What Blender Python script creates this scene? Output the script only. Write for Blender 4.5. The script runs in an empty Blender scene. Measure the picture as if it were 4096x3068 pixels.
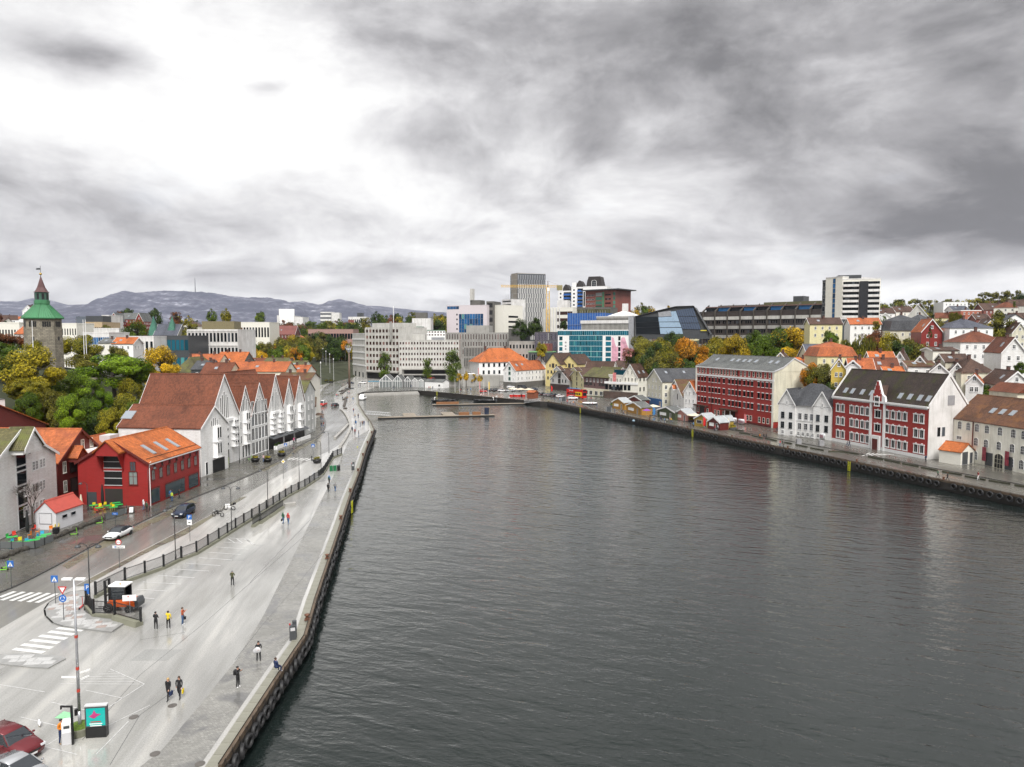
import bpy,bmesh,math,random
from mathutils import Vector,Matrix
from mathutils.geometry import tessellate_polygon
import mathutils.noise as mn
R=random.Random(7)
S=bpy.context.scene
COL=S.collection
pi=math.pi
# ---- camera: a drone 28 m above the quay --------------------------------
CH=28.0;FP=2840.0;TH=math.atan((1534-1345)/FP)
cs,sn=math.cos(TH),math.sin(TH)
cam=bpy.data.cameras.new('camera');co=bpy.data.objects.new('camera',cam);COL.objects.link(co)
cam.sensor_width=36;cam.lens=36*FP/4096;cam.clip_end=30000;cam.clip_start=.5
co.location=(0,0,CH);co.rotation_euler=(pi/2-TH,0,0);S.camera=co
def ray(px,py):
    x=(px-2048)/FP;t=(1534-py)/FP
    return Vector((x,cs+t*sn,-sn+t*cs))
def G(px,py,z=0.0):
    r=ray(px,py);k=(z-CH)/r.z
    return Vector((r.x*k,r.y*k,z))
def P(px,py,d):
    r=ray(px,py);k=d/r.y
    return Vector((r.x*k,d,CH+r.z*k))
def Z(p,py):
    t=(1534-py)/FP
    return CH+p[1]*(t*cs-sn)/(cs+t*sn)
# ---- world: broken overcast ----------------------------------------------
class N:
    T=None
    def __init__(s,o):s.o=o
    @staticmethod
    def m(op,*a,clamp=False):
        n=N.T.nodes.new('ShaderNodeMath');n.operation=op;n.use_clamp=clamp
        for i,v in enumerate(a):
            if isinstance(v,N):N.T.links.new(v.o,n.inputs[i])
            else:n.inputs[i].default_value=v
        return N(n.outputs[0])
    def __add__(s,b):return N.m('ADD',s,b)
    __radd__=__add__
    def __sub__(s,b):return N.m('SUBTRACT',s,b)
    def __rsub__(s,b):return N.m('SUBTRACT',b,s)
    def __mul__(s,b):return N.m('MULTIPLY',s,b)
    __rmul__=__mul__
    def __truediv__(s,b):return N.m('DIVIDE',s,b)
def vec(x,y,z):
    n=N.T.nodes.new('ShaderNodeCombineXYZ')
    for i,v in enumerate((x,y,z)):
        if isinstance(v,N):N.T.links.new(v.o,n.inputs[i])
        else:n.inputs[i].default_value=v
    return N(n.outputs[0])
def sep(v):
    n=N.T.nodes.new('ShaderNodeSeparateXYZ');N.T.links.new(v.o,n.inputs[0]);return [N(o) for o in n.outputs]
def noise(v,sc,det=4,rough=.5,dist=0,col=False):
    n=N.T.nodes.new('ShaderNodeTexNoise');n.inputs['Scale'].default_value=sc;n.inputs['Detail'].default_value=det
    n.inputs['Roughness'].default_value=rough;n.inputs['Distortion'].default_value=dist
    if v:N.T.links.new(v.o,n.inputs['Vector'])
    return N(n.outputs['Color' if col else 'Fac'])
def ramp(f,stops,interp='LINEAR'):
    n=N.T.nodes.new('ShaderNodeValToRGB');n.color_ramp.interpolation=interp
    e=n.color_ramp.elements
    while len(e)<len(stops):e.new(.5)
    for k,(p,c) in enumerate(stops):
        e[k].position=p;e[k].color=(c if isinstance(c,tuple) else (c,c,c))+(1,)
    N.T.links.new(f.o,n.inputs[0]);return N(n.outputs[0])
def mixc(f,a,b,mode='MIX'):
    n=N.T.nodes.new('ShaderNodeMix');n.data_type='RGBA';n.blend_type=mode
    for s_,v in ((n.inputs[0],f),(n.inputs[6],a),(n.inputs[7],b)):
        if isinstance(v,N):N.T.links.new(v.o,s_)
        elif isinstance(v,tuple):s_.default_value=v+(1,)
        else:s_.default_value=v
    return N(n.outputs[2])
wd=bpy.data.worlds.new('World');S.world=wd;wd.use_nodes=True
N.T=wd.node_tree;nt=N.T;nt.nodes.clear()
SUN_EL,SUN_AZ=52,168     # degrees; azimuth from the view axis, minus = left
tc=N(nt.nodes.new('ShaderNodeTexCoord').outputs['Generated'])
dx,dy,dz=sep(tc)
zz=N.m('MAXIMUM',dz,0.0)
cp=vec(dx/(zz+.26)*1.25,dy/(zz+.26)*1.25,0)
w1=noise(cp,.55,3,.5,col=True);wx,wy,wz=sep(w1)
az=N.m('ARCTAN2',dx,dy)+(wx-.5)*.34
el=N.m('ARCSINE',dz)+(wy-.5)*.16
LOBES=[ # display px (2212 wide) x,y, radius x,y, amount in luminance
 (400,130,200,110,.34),(650,290,150,80,.30),(300,330,230,50,.20),(60,270,160,45,.14),(980,420,170,60,.20),(830,530,200,22,.18),(600,80,90,70,.18),(30,60,120,60,.12),(900,520,400,40,.10),
 (225,165,80,24,-.42),(550,225,34,15,-.26),(120,120,110,25,-.10),(140,440,260,45,-.17),(500,500,260,36,-.10),
 (860,90,330,80,-.13),(1350,120,420,130,-.14),(1620,90,420,110,-.24),(1500,400,220,60,.06),
 (1700,300,170,70,-.24),(2040,430,230,110,-.46),(2190,100,160,160,-.16),(1950,500,170,40,-.20),(2090,545,100,30,-.16),(1330,310,50,30,-.22),(960,320,110,35,-.14),(1180,400,120,30,-.10),
 (2060,618,260,18,.40),(1790,560,120,40,.08),(640,608,60,12,.30),(300,590,400,26,-.08),(900,590,300,26,-.04),(160,320,120,30,-.10)]
tot=None
for x,y,rx,ry,a in LOBES:
    r=ray(x*1.8517,y*1.8517).normalized()
    A,E=math.atan2(r.x,r.y),math.asin(r.z)
    u=(az-A)*(1534/rx/1.1);v=(el-E)*(1534/ry/1.1)
    g=N.m('EXPONENT',(u*u+v*v)*-1.0)*a
    tot=g if tot is None else tot+g
n1=noise(cp,1.0,7,.5,.0);n2=noise(cp,3.2,9,.6,.0);n3=noise(vec(az*7.0+(wx-.5),el*13.0+(wy-.5),0),1.0,9,.6,.0)
elr=N.m('ARCSINE',dz)
nh=N.m('MULTIPLY',noise(vec(az*22.0,el*60.0,3.0),1.0,6,.55,.0)-.5,N.m('EXPONENT',elr*-7.0))*.30
# puffs: rounded bright tops against darker creases
pu=noise(vec(az*10.0+(wx-.5)*1.0,el*20.0+(wy-.5)*1.0,7.0),1.0,8,.58,.0)
pus=N.m('SMOOTH_MIN',N.m('MAXIMUM',(pu-.46)*7.0,0.0),1.0,.3)
lum=tot*.85+.575+(n1-.5)*.55+(n2-.5)*.30+(n3-.5)*.56+pus*.07+nh
lum=N.m('MINIMUM',N.m('MAXIMUM',lum,.15),1.12)
ccol=ramp(lum*.8,[(0,(.06,.06,.064)),(.16,(.085,.084,.088)),(.30,(.155,.153,.158)),(.44,(.245,.243,.248)),(.58,(.335,.333,.335)),(.75,(.42,.418,.41)),(1,(.50,.50,.49))])
zen=1.0+N.m('MINIMUM',N.m('MAXIMUM',(elr-.80)*2.2,0.0),1.3)
zn=vec(zen,zen,zen);ccol=mixc(1.0,ccol,zn,'MULTIPLY')
sky=nt.nodes.new('ShaderNodeTexSky');sky.sky_type='NISHITA';sky.sun_disc=False
sky.sun_elevation=math.radians(SUN_EL);sky.sun_rotation=math.radians(SUN_AZ)
blue=N.m('MULTIPLY',N.m('SUBTRACT',n1,.60,clamp=True),2.0,clamp=True)*.5
c10=mixc(1.0,ccol,(10.,10.,10.),'MULTIPLY')
fin=mixc(blue*.5,c10,N(sky.outputs[0]))
bg=nt.nodes.new('ShaderNodeBackground');bg.inputs[1].default_value=.1
nt.links.new(fin.o,bg.inputs[0])
wo=nt.nodes.new('ShaderNodeOutputWorld');nt.links.new(bg.outputs[0],wo.inputs[0])
wd.cycles.sampling_method='MANUAL';wd.cycles.sample_map_resolution=512
sl=bpy.data.lights.new('sun','SUN');sl.energy=1.5;sl.angle=math.radians(25);sl.color=(1,.97,.93)
so=bpy.data.objects.new('sun',sl);COL.objects.link(so)
e_,a_=math.radians(SUN_EL),math.radians(SUN_AZ)
so.rotation_euler=Vector((-math.sin(a_)*math.cos(e_),-math.cos(a_)*math.cos(e_),-math.sin(e_))).to_track_quat('-Z','Y').to_euler()
S.view_settings.view_transform='Standard';S.view_settings.look='None';S.view_settings.exposure=1.52;S.view_settings.gamma=1
S.view_settings.use_curve_mapping=False
S.cycles.max_bounces=5;S.cycles.diffuse_bounces=2;S.cycles.glossy_bounces=3;S.cycles.transparent_max_bounces=6
S.cycles.caustics_reflective=False;S.cycles.caustics_refractive=False;S.cycles.use_adaptive_sampling=True;S.cycles.adaptive_threshold=.02
S.cycles.use_denoising=True
S.cycles.volume_bounces=0
# ---- materials ------------------------------------------------------------
MT={}
def M(name,col=(.5,.5,.5),r=.6,kind='plain',metal=0,em=None,sc=1.0,var=.12,spec=.5,col2=None):
    if name in MT:return MT[name]
    m=bpy.data.materials.new(name);m.use_nodes=True;MT[name]=m
    nt=m.node_tree;N.T=nt;b=nt.nodes['Principled BSDF'];b.inputs['Roughness'].default_value=r;b.inputs['Metallic'].default_value=metal
    b.inputs['Specular IOR Level'].default_value=spec
    tcn=nt.nodes.new('ShaderNodeTexCoord');ob=N(tcn.outputs['Object']);uv=N(tcn.outputs['UV'])
    def L(a,s):nt.links.new(a.o,b.inputs[s])
    def bump(h,st=.5,d=.05):
        n=nt.nodes.new('ShaderNodeBump');n.inputs['Strength'].default_value=st;n.inputs['Distance'].default_value=d
        nt.links.new(h.o,n.inputs['Height']);nt.links.new(n.outputs[0],b.inputs['Normal'])
    def vary(c,v,s=.6,det=6):
        n=noise(ob,s,det,.62)
        return mixc(1.0,c,ramp(n,[(.25,(1-v*2,1-v*2,1-v*2)),(.5,(1.,1.,1.)),(.78,(1+v,1+v,1+v))]),'MULTIPLY')
    c=col;C2=col2 or tuple(x*.6 for x in col)
    if kind=='plain' and var==0:b.inputs['Base Color'].default_value=col+(1,)
    elif kind=='plain':L(vary(col,var,sc),'Base Color')
    elif kind=='clap':   # boarded timber
        u,v,_=sep(uv);f=N.m('FRACT',v/.2)
        line=ramp(f,[(0,.62),(.16,1.),(.9,1.),(1,.85)])
        gr=noise(vec(u*.7,N.m('FLOOR',v/.2),0),1.3,3)
        c1=mixc(1.0,col,line,'MULTIPLY');c1=mixc(1.0,c1,ramp(gr,[(.25,(.88,.87,.86)),(.7,(1.06,1.06,1.06))]),'MULTIPLY')
        st=noise(vec(u*.9,v*.12,0),1.0,4);c1=mixc(1.0,c1,ramp(st,[(.3,(.9,.89,.87)),(.55,(1.,1.,1.))]),'MULTIPLY')
        L(c1,'Base Color');bump(f,.5,.03)
    elif kind=='tile':
        b.inputs['Specular IOR Level'].default_value=.22;b.inputs['Roughness'].default_value=max(r,.5)
        u,v,_=sep(uv);row=N.m('FLOOR',v/(.38*sc));f=N.m('FRACT',v/(.38*sc));cl=N.m('FRACT',u/(.27*sc));ci=N.m('FLOOR',u/(.27*sc))
        wn=nt.nodes.new('ShaderNodeTexWhiteNoise');nt.links.new(vec(ci,row,0).o,wn.inputs[0])
        c1=mixc(1.0,col,ramp(N(wn.outputs[0]),[(0,(.78,.76,.74)),(1,(1.2,1.17,1.13))]),'MULTIPLY')
        c1=mixc(1.0,c1,ramp(f,[(0,.5),(.18,1.),(1,1.08)]),'MULTIPLY')
        c1=mixc(1.0,c1,ramp(N.m('ABSOLUTE',cl-.5),[(.3,1.),(.5,.72)]),'MULTIPLY')
        big=noise(vec(u*.25,v*.12,1.),1.,5,.65)
        c1=mixc(1.0,c1,ramp(big,[(.3,(.55,.55,.55)),(.52,(1.,1.,1.)),(.75,(1.2,1.15,1.08))]),'MULTIPLY')
        if col2:
            ms=noise(vec(u*.35,v*.3,2.),1.,6,.7);c1=mixc(ramp(ms,[(.5,0.),(.66,1.)]),c1,col2)
        L(c1,'Base Color');bump(f+N.m('SINE',cl*6.283)*.35,.7,.06)
    elif kind=='concrete':
        u,v,_=sep(uv)
        st=noise(vec(u*1.2,v*.10,0),1.0,6,.65);big=noise(ob,.25*sc,5,.6)
        c1=mixc(1.0,col,ramp(st,[(.28,(.74,.73,.70)),(.5,(1.,1.,1.)),(.8,(1.08,1.07,1.05))]),'MULTIPLY')
        c1=mixc(1.0,c1,ramp(big,[(.3,(.82,.82,.80)),(.65,(1.06,1.06,1.06))]),'MULTIPLY')
        L(c1,'Base Color')
    elif kind=='stone':
        br=nt.nodes.new('ShaderNodeTexBrick');nt.links.new(uv.o,br.inputs['Vector'])
        br.inputs['Scale'].default_value=1;br.inputs['Brick Width'].default_value=.9*sc;br.inputs['Row Height'].default_value=.36*sc;br.inputs['Mortar Size'].default_value=.03*sc
        br.inputs['Color1'].default_value=col+(1,);br.inputs['Color2'].default_value=tuple(x*.7 for x in col)+(1,);br.inputs['Mortar'].default_value=C2+(1,)
        big=noise(ob,.5,7,.7);c1=mixc(1.0,N(br.outputs[0]),ramp(big,[(.3,(.5,.5,.47)),(.6,(1.1,1.08,1.05))]),'MULTIPLY')
        L(c1,'Base Color');bump(N(br.outputs['Fac'])*-1.0+big*.6,.8,.05)
    elif kind=='cobble':
        u,v,_=sep(ob);wob=noise(ob,.35,2)
        br=nt.nodes.new('ShaderNodeTexBrick');nt.links.new(vec(u,v+wob*1.2,0).o,br.inputs['Vector'])
        br.inputs['Scale'].default_value=1;br.inputs['Brick Width'].default_value=.26*sc;br.inputs['Row Height'].default_value=.16*sc;br.inputs['Mortar Size'].default_value=.016*sc
        br.inputs['Color1'].default_value=col+(1,);br.inputs['Color2'].default_value=tuple(x*.72 for x in col)+(1,);br.inputs['Mortar'].default_value=C2+(1,)
        big=noise(ob,.12,6,.7);pud=noise(ob,.33,5,.55,.6)
        c1=mixc(1.0,N(br.outputs[0]),ramp(big,[(.3,(.7,.7,.68)),(.65,(1.15,1.15,1.12))]),'MULTIPLY')
        pd=ramp(pud,[(.52,0.),(.64,1.)])
        c1=mixc(pd*.6,c1,(.09,.09,.095));L(c1,'Base Color')
        L(ramp(pud,[(.3,r+.12),(.5,r),(.6,.06)]),'Roughness')
        bump((N(br.outputs['Fac'])*-1.0)*(1.0-pd)+noise(ob,6,2)*.2,.35,.02)
    elif kind=='wet':    # wet asphalt / concrete with long streaks of standing water, their sheen painted as paler colour
        b.inputs['Specular IOR Level'].default_value=.95
        x,y,_=sep(ob);rx,ry=x*.99+y*.10,y
        st=noise(vec(rx*.42,ry*.035,0),1.,6,.62,.25);b2=noise(vec(rx*.09,ry*.04,4.),1.,4,.55,.2);fine=noise(ob,9.,3,.7)
        wet=st*.55+b2*.45
        L(ramp(wet,[(.33,r+.22),(.45,r+.08),(.54,r),(.6,.07)]),'Roughness')
        c1=mixc(1.0,col,ramp(st,[(.3,(.72,.72,.70)),(.5,(1.,1.,1.)),(.7,(1.4,1.38,1.35))]),'MULTIPLY')
        c1=mixc(1.0,c1,ramp(fine,[(.2,(.7,.7,.7)),(.8,(1.3,1.3,1.28))]),'MULTIPLY')
        c1=mixc(1.0,c1,ramp(b2,[(.3,(.7,.7,.68)),(.7,(1.3,1.3,1.27))]),'MULTIPLY')
        L(c1,'Base Color');bump(fine*ramp(wet,[(.4,.9),(.58,.06)])+st*.5,.16*sc,.05)
    elif kind=='glass':
        oi=N(nt.nodes.new('ShaderNodeObjectInfo').outputs['Random'])
        L(ramp(oi,[(0,col),(.7,tuple(x*1.5 for x in col)),(.8,tuple(x*.5 for x in col)),(.9,tuple(min(.3,x*4+.04) for x in col)),(1,col)],'CONSTANT'),'Base Color')
        b.inputs['Roughness'].default_value=r;b.inputs['Specular IOR Level'].default_value=.22
        bump(noise(ob,.8,2),.12,.05)
    elif kind=='leaf':
        gi=N(nt.nodes.new('ShaderNodeNewGeometry').outputs['Random Per Island'])
        oi=N(nt.nodes.new('ShaderNodeObjectInfo').outputs['Random'])
        big=noise(ob,.35*sc,4,.6)
        c1=mixc(ramp(big*.75+gi*.25,[(.34,0.),(.64,1.)]),C2,col)
        c1=mixc(1.0,c1,ramp(gi,[(0,(.62,.62,.62)),(1,(1.35,1.35,1.3))]),'MULTIPLY')
        c1=mixc(1.0,c1,ramp(oi,[(0,(.82,.88,.8)),(1,(1.15,1.08,1.1))]),'MULTIPLY')
        L(c1,'Base Color');b.inputs['Specular IOR Level'].default_value=.25
        tr=nt.nodes.new('ShaderNodeBsdfTranslucent');nt.links.new(c1.o,tr.inputs[0]);mx=nt.nodes.new('ShaderNodeMixShader');mx.inputs[0].default_value=.25
        nt.links.new(b.outputs[0],mx.inputs[1]);nt.links.new(tr.outputs[0],mx.inputs[2]);nt.links.new(mx.outputs[0],nt.nodes['Material Output'].inputs[0])
    elif kind=='slabs':
        L(vary(col,var,.8),'Base Color');oi=N(nt.nodes.new('ShaderNodeObjectInfo').outputs['Random'])
        n=noise(ob,1.3,4);L(ramp(n,[(.35,r+.15),(.6,r)]),'Roughness')
    if em:
        b.inputs['Emission Color'].default_value=em[0]+(1,);b.inputs['Emission Strength'].default_value=em[1]
    return m
WHITE=M('white_paint',(.84,.84,.83),.5,'plain',var=.05)
WCLAP=M('white_boards',(.86,.86,.85),.55,'clap')
CREAM=M('cream_paint',(.70,.67,.54),.6,'concrete')
CREAMW=M('cream_white_paint',(.78,.76,.68),.6,'plain',var=.05)
YELW=M('yellow_paint',(.74,.62,.28),.6,'clap')
YEL2=M('pale_yellow_boards',(.78,.72,.42),.6,'clap')
REDP=M('red_render',(.33,.028,.022),.55,'plain',var=.07)
REDC=M('red_boards',(.33,.022,.02),.5,'clap')
DREDC=M('dark_red_boards',(.13,.02,.016),.5,'clap')
OTILE=M('orange_tiles',(.46,.135,.04),.45,'tile')
OTILE2=M('worn_orange_tiles',(.42,.125,.045),.5,'tile',col2=(.26,.075,.035))
BTILE=M('brown_tiles',(.085,.05,.038),.4,'tile')
RTILE=M('red_brown_tiles',(.165,.056,.030),.38,'tile')
MTILE=M('mossy_brown_tiles',(.12,.06,.035),.5,'tile',col2=(.11,.11,.03))
GTILE=M('slate_tiles',(.075,.08,.09),.35,'tile')
OLTILE=M('moss_green_tiles',(.11,.105,.05),.6,'tile',col2=(.12,.13,.035))
GREYR=M('grey_roofing',(.13,.14,.14),.4,'tile')
CONC=M('grey_concrete',(.36,.35,.33),.7,'concrete')
CONCL=M('light_concrete',(.55,.54,.51),.7,'concrete')
CONCW=M('white_concrete',(.72,.71,.70),.6,'concrete')
DCONC=M('dark_concrete',(.13,.125,.115),.7,'concrete')
GLASS=M('window_glass',(.008,.011,.014),.06,'glass')
GLASSB=M('blue_glass',(.02,.10,.24),.05,'glass')
GLASST=M('teal_glass',(.012,.11,.16),.06,'glass')
GLASSR=M('brown_glass',(.045,.022,.018),.1,'glass')
DGREY=M('dark_grey_paint',(.06,.065,.07),.45,'plain')
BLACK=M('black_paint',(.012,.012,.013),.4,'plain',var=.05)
GREY=M('grey_paint',(.3,.3,.31),.5,'plain')
LGREY=M('light_grey_paint',(.55,.55,.56),.5,'plain',var=.06)
STEEL=M('galvanised_steel',(.45,.46,.48),.35,'plain',metal=.7)
# ---- mesh builder ---------------------------------------------------------
class MB:
    def __init__(s,m=None):s.v=[];s.f=[];s.mi=[];s.sm=[];s.k=0;s.X=Matrix() if m is None else m;s.smooth=False
    def face(s,pts):
        b=len(s.v);s.v+=[tuple(s.X@Vector(p)) for p in pts];s.f.append(tuple(range(b,b+len(pts))));s.mi.append(s.k);s.sm.append(s.smooth)
    def mesh(s,vs,fs):
        b=len(s.v);s.v+=[tuple(s.X@Vector(p)) for p in vs]
        for f in fs:s.f.append(tuple(b+i for i in f));s.mi.append(s.k);s.sm.append(s.smooth)
        return s
    def box(s,x0,x1,y0,y1,z0,z1):
        return s.mesh([(x,y,z) for z in (z0,z1) for y in (y0,y1) for x in (x0,x1)],[(0,2,3,1),(4,5,7,6),(0,1,5,4),(2,6,7,3),(0,4,6,2),(1,3,7,5)])
    def bx(s,c,d):
        return s.box(c[0]-d[0]/2,c[0]+d[0]/2,c[1]-d[1]/2,c[1]+d[1]/2,c[2]-d[2]/2,c[2]+d[2]/2)
    def prism(s,poly,a,b,ax='z'):   # polygon extruded along an axis
        def q(p,t):
            if ax=='z':return (p[0],p[1],t)
            if ax=='x':return (t,p[0],p[1])
            return (p[0],t,p[1])
        n=len(poly);ar=sum(poly[i][0]*poly[(i+1)%n][1]-poly[(i+1)%n][0]*poly[i][1] for i in range(n))
        if (ar<0)!=(ax=='y'):poly=poly[::-1]
        vs=[q(p,a) for p in poly]+[q(p,b) for p in poly]
        fs=[tuple(range(n))[::-1],tuple(range(n,2*n))]+[(i,(i+1)%n,n+(i+1)%n,n+i) for i in range(n)]
        return s.mesh(vs,fs)
    def tube(s,p,q,r,r2=None,n=8,cap=True):
        p,q=Vector(p),Vector(q);d=(q-p)
        if d.length<1e-6:return s
        r2=r if r2 is None else r2
        e=d.orthogonal().normalized();g=d.normalized().cross(e)
        vs=[];fs=[]
        for c,rr in ((p,r),(q,r2)):
            for i in range(n):
                a=2*pi*i/n;vs.append(tuple(c+e*math.cos(a)*rr+g*math.sin(a)*rr))
        fs=[(i,(i+1)%n,n+(i+1)%n,n+i) for i in range(n)]
        if cap:fs+=[tuple(range(n))[::-1],tuple(range(n,2*n))]
        return s.mesh(vs,fs)
    def path(s,pts,r,n=6):
        for i in range(len(pts)-1):s.tube(pts[i],pts[i+1],r if not isinstance(r,list) else r[i],r if not isinstance(r,list) else r[i+1],n)
        return s
    def lathe(s,prof,c=(0,0,0),n=16,a0=0):
        vs=[];fs=[];m=len(prof)
        for r,z in prof:
            for i in range(n):
                a=a0+2*pi*i/n;vs.append((c[0]+r*math.cos(a),c[1]+r*math.sin(a),c[2]+z))
        for j in range(m-1):
            for i in range(n):fs.append((j*n+i,j*n+(i+1)%n,(j+1)*n+(i+1)%n,(j+1)*n+i))
        fs+=[tuple(range(n))[::-1],tuple(range((m-1)*n,m*n))]
        return s.mesh(vs,fs)
    def ball(s,c,r,n=10,m=6):
        rr=r if isinstance(r,tuple) else (r,r,r);vs=[];fs=[]
        for j in range(m+1):
            t=pi*j/m
            for i in range(n):
                a=2*pi*i/n;vs.append((c[0]+rr[0]*math.sin(t)*math.cos(a),c[1]+rr[1]*math.sin(t)*math.sin(a),c[2]-rr[2]*math.cos(t)))
        for j in range(m):
            for i in range(n):fs.append((j*n+i,j*n+(i+1)%n,(j+1)*n+(i+1)%n,(j+1)*n+i))
        return s.mesh(vs,fs)
    def data(s,name,mats):
        me=bpy.data.meshes.new(name);me.from_pydata(s.v,[],s.f);me.update()
        for m in (mats if isinstance(mats,(list,tuple)) else [mats]):me.materials.append(m)
        me.polygons.foreach_set('material_index',s.mi)
        me.polygons.foreach_set('use_smooth',s.sm)
        uvl=me.uv_layers.new(name='m');uv=[0.0]*(2*len(me.loops));Zv=Vector((0,0,1))
        for p in me.polygons:
            n=p.normal
            if abs(n.z)>.98 or n.length<.5:t=Vector((1,0,0));b=Vector((0,1,0))
            else:t=Zv.cross(n).normalized();b=n.cross(t)
            for li in p.loop_indices:
                c=me.vertices[me.loops[li].vertex_index].co
                uv[2*li]=c.dot(t);uv[2*li+1]=c.dot(b)
        uvl.data.foreach_set('uv',uv)
        return me
    def build(s,name,mats,parent=None,loc=None):
        return obj(name,s.data(name,mats),parent,loc)
def obj(name,me,parent=None,loc=None,rz=0,mats=None):
    o=bpy.data.objects.new(name,me);COL.objects.link(o)
    if parent:o.parent=parent
    if loc is not None:o.location=loc
    if rz:o.rotation_euler.z=rz
    if mats:
        for i,m in enumerate(mats):o.material_slots[i].link='OBJECT';o.material_slots[i].material=m
    return o
def tag(o,label,cat=None,group=None,kind=None):
    if label:o['label']=label
    if cat:o['category']=cat
    if group:o['group']=group
    if kind:o['kind']=kind
    return o
def thing(name,label,cat,loc=(0,0,0),rz=0,group=None):
    o=bpy.data.objects.new(name,None);COL.objects.link(o);o.location=loc;o.rotation_euler.z=rz;o.empty_display_size=.5
    return tag(o,label,cat,group)
def copy_tree(o,parent=None,label=None,mats=None):
    c=o.copy();COL.objects.link(c);c.parent=parent
    if label:c['label']=label
    if mats and c.data:
        for sl in c.material_slots:
            if sl.material in mats:
                k=mats[sl.material];sl.link='OBJECT';sl.material=k
    for ch in o.children:copy_tree(ch,c,None,mats)
    return c
def dup(o,loc,rz=0,label=None,mats=None,scale=None):
    c=copy_tree(o,None,label,mats);c.location=loc;c.rotation_euler.z=rz
    if scale:c.scale=(scale,)*3
    return c
def struct(name,mb,mats):return tag(mb.build(name,mats),None,None,None,'structure')
def flat(mb,pts,z):
    """a polygon of any shape lying flat"""
    v=[Vector((p[0],p[1],z)) for p in pts];t=tessellate_polygon([v]);fs=[]
    for f in t:
        a,b,c=(v[i] for i in f);fs.append(f if (b-a).cross(c-a).z>0 else f[::-1])
    return mb.mesh(v,fs)
def GP(l,z=0):return [G(x,y,z) for x,y in l]
# ==== setting: water, land, quays, streets ================================
import numpy as np
WZ=-1.9
EL=[(872,3068),(1093,2729),(1170,2614),(1214,2549),(1235,2477),(1257,2400),(1359,2100),(1395,1989),(1431,1896),(1462,1796),(1495,1718),(1480,1687),(1459,1660),(1434,1618),(1431,1575)]
EDGE_L=[Vector((-19.0,-60,0))]+GP(EL)
EDGE_H=GP([(1450,1568),(1669,1561),(1726,1565),(1998,1591),(2161,1606)])
EDGE_R=GP([(2193,1607),(2364,1639),(2475,1659),(2661,1696),(2959,1757),(3109,1787),(3285,1821),(3698,1907),(4096,1988)])
EDGE_R.append(EDGE_R[-1]+(EDGE_R[-1]-EDGE_R[-2]).normalized()*190)
BASIN=EDGE_L+EDGE_H+EDGE_R
def inside(x,y,poly):
    c=False;j=len(poly)-1
    for i in range(len(poly)):
        a,b=poly[i],poly[j]
        if (a[1]>y)!=(b[1]>y) and x<(b[0]-a[0])*(y-a[1])/(b[1]-a[1])+a[0]:c=not c
        j=i
    return c
CP=[]
def cpt(x,y,z):CP.append((x,y,z))
for p in BASIN:cpt(p.x,p.y,0)
for a,b in zip(EDGE_R,EDGE_R[1:]):
    n=Vector(((b-a).y,-(b-a).x,0)).normalized()*-1
    for t in (0,.5):
        q=a.lerp(b,t)
        cpt(q.x,q.y,0);cpt(q.x+n.x*24,q.y+n.y*24,0)
for x,y in ((-60,0),(-60,50),(-60,100),(-75,120),(-62,150),(-62,190),(-75,240),(-62,300),(-80,330),(-60,380),(0,380),(-30,420),(0,430),(40,400),(-90,430),(-40,-100),(60,380)):cpt(x,y,0)
for px,py,d in [(175,1450,200),(60,1460,190),(330,1490,190),(520,1500,220),(120,1560,150),(330,1610,150),(0,1600,150)]:
    q=P(px,py,d);cpt(*q)
for x,y,z in [(-100,170,9),(-88,150,5),(-105,210,10),(-98,240,4),(-110,130,10),(-120,100,8),(-160,150,18),(-200,260,20),(-120,300,5),(-150,350,8),(-220,420,14),(-330,520,24),(-480,620,36),(-300,700,30),(-120,450,3),(-150,560,8),(-230,640,20),(-420,900,42),(-200,900,36),(-160,750,14),(-150,1000,22),(-40,560,6),(-60,700,12),(0,520,4),(0,700,20),(0,1000,36),(60,470,6),(60,620,22),(150,700,34),(100,560,18),(120,430,14),(130,520,24),(60,430,3),(95,380,8),(90,340,3),(120,350,12),(150,380,24),(180,420,30),(110,300,4),(140,300,13),(160,330,22),(200,360,28),(105,260,3),(130,260,8),(160,270,16),(110,225,4),(150,235,11),(190,260,18),(230,340,28),(130,200,6),(160,190,9),(200,210,14),(250,240,20),(300,300,26),(130,160,3),(170,150,8),(240,170,18),(330,450,40),(420,520,44),(500,650,54),(300,600,40),(250,500,33),(200,560,32),(250,800,46),(400,900,56),(600,900,66),(120,900,44),(300,1200,50),(0,1300,40),(-300,1300,44),(-600,1300,50),(800,1200,60),(800,600,64),(600,300,60),(500,0,40),(-400,200,26),(-500,400,34),(-700,700,40),(-400,-50,20),(-200,20,12),(-110,40,3),(150,-50,3),(220,0,8)]:cpt(x,y,z)
CPA=np.array(CP)
def flatland(x,y):return x<0 and y<640 and x>(-102 if y<300 else -106-(y-300)*.40)
def TZ(x,y):
    if flatland(x,y):return 0.0
    d2=(CPA[:,0]-x)**2+(CPA[:,1]-y)**2+25.0
    w=d2**-1.7
    return float((w*CPA[:,2]).sum()/w.sum())
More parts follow.
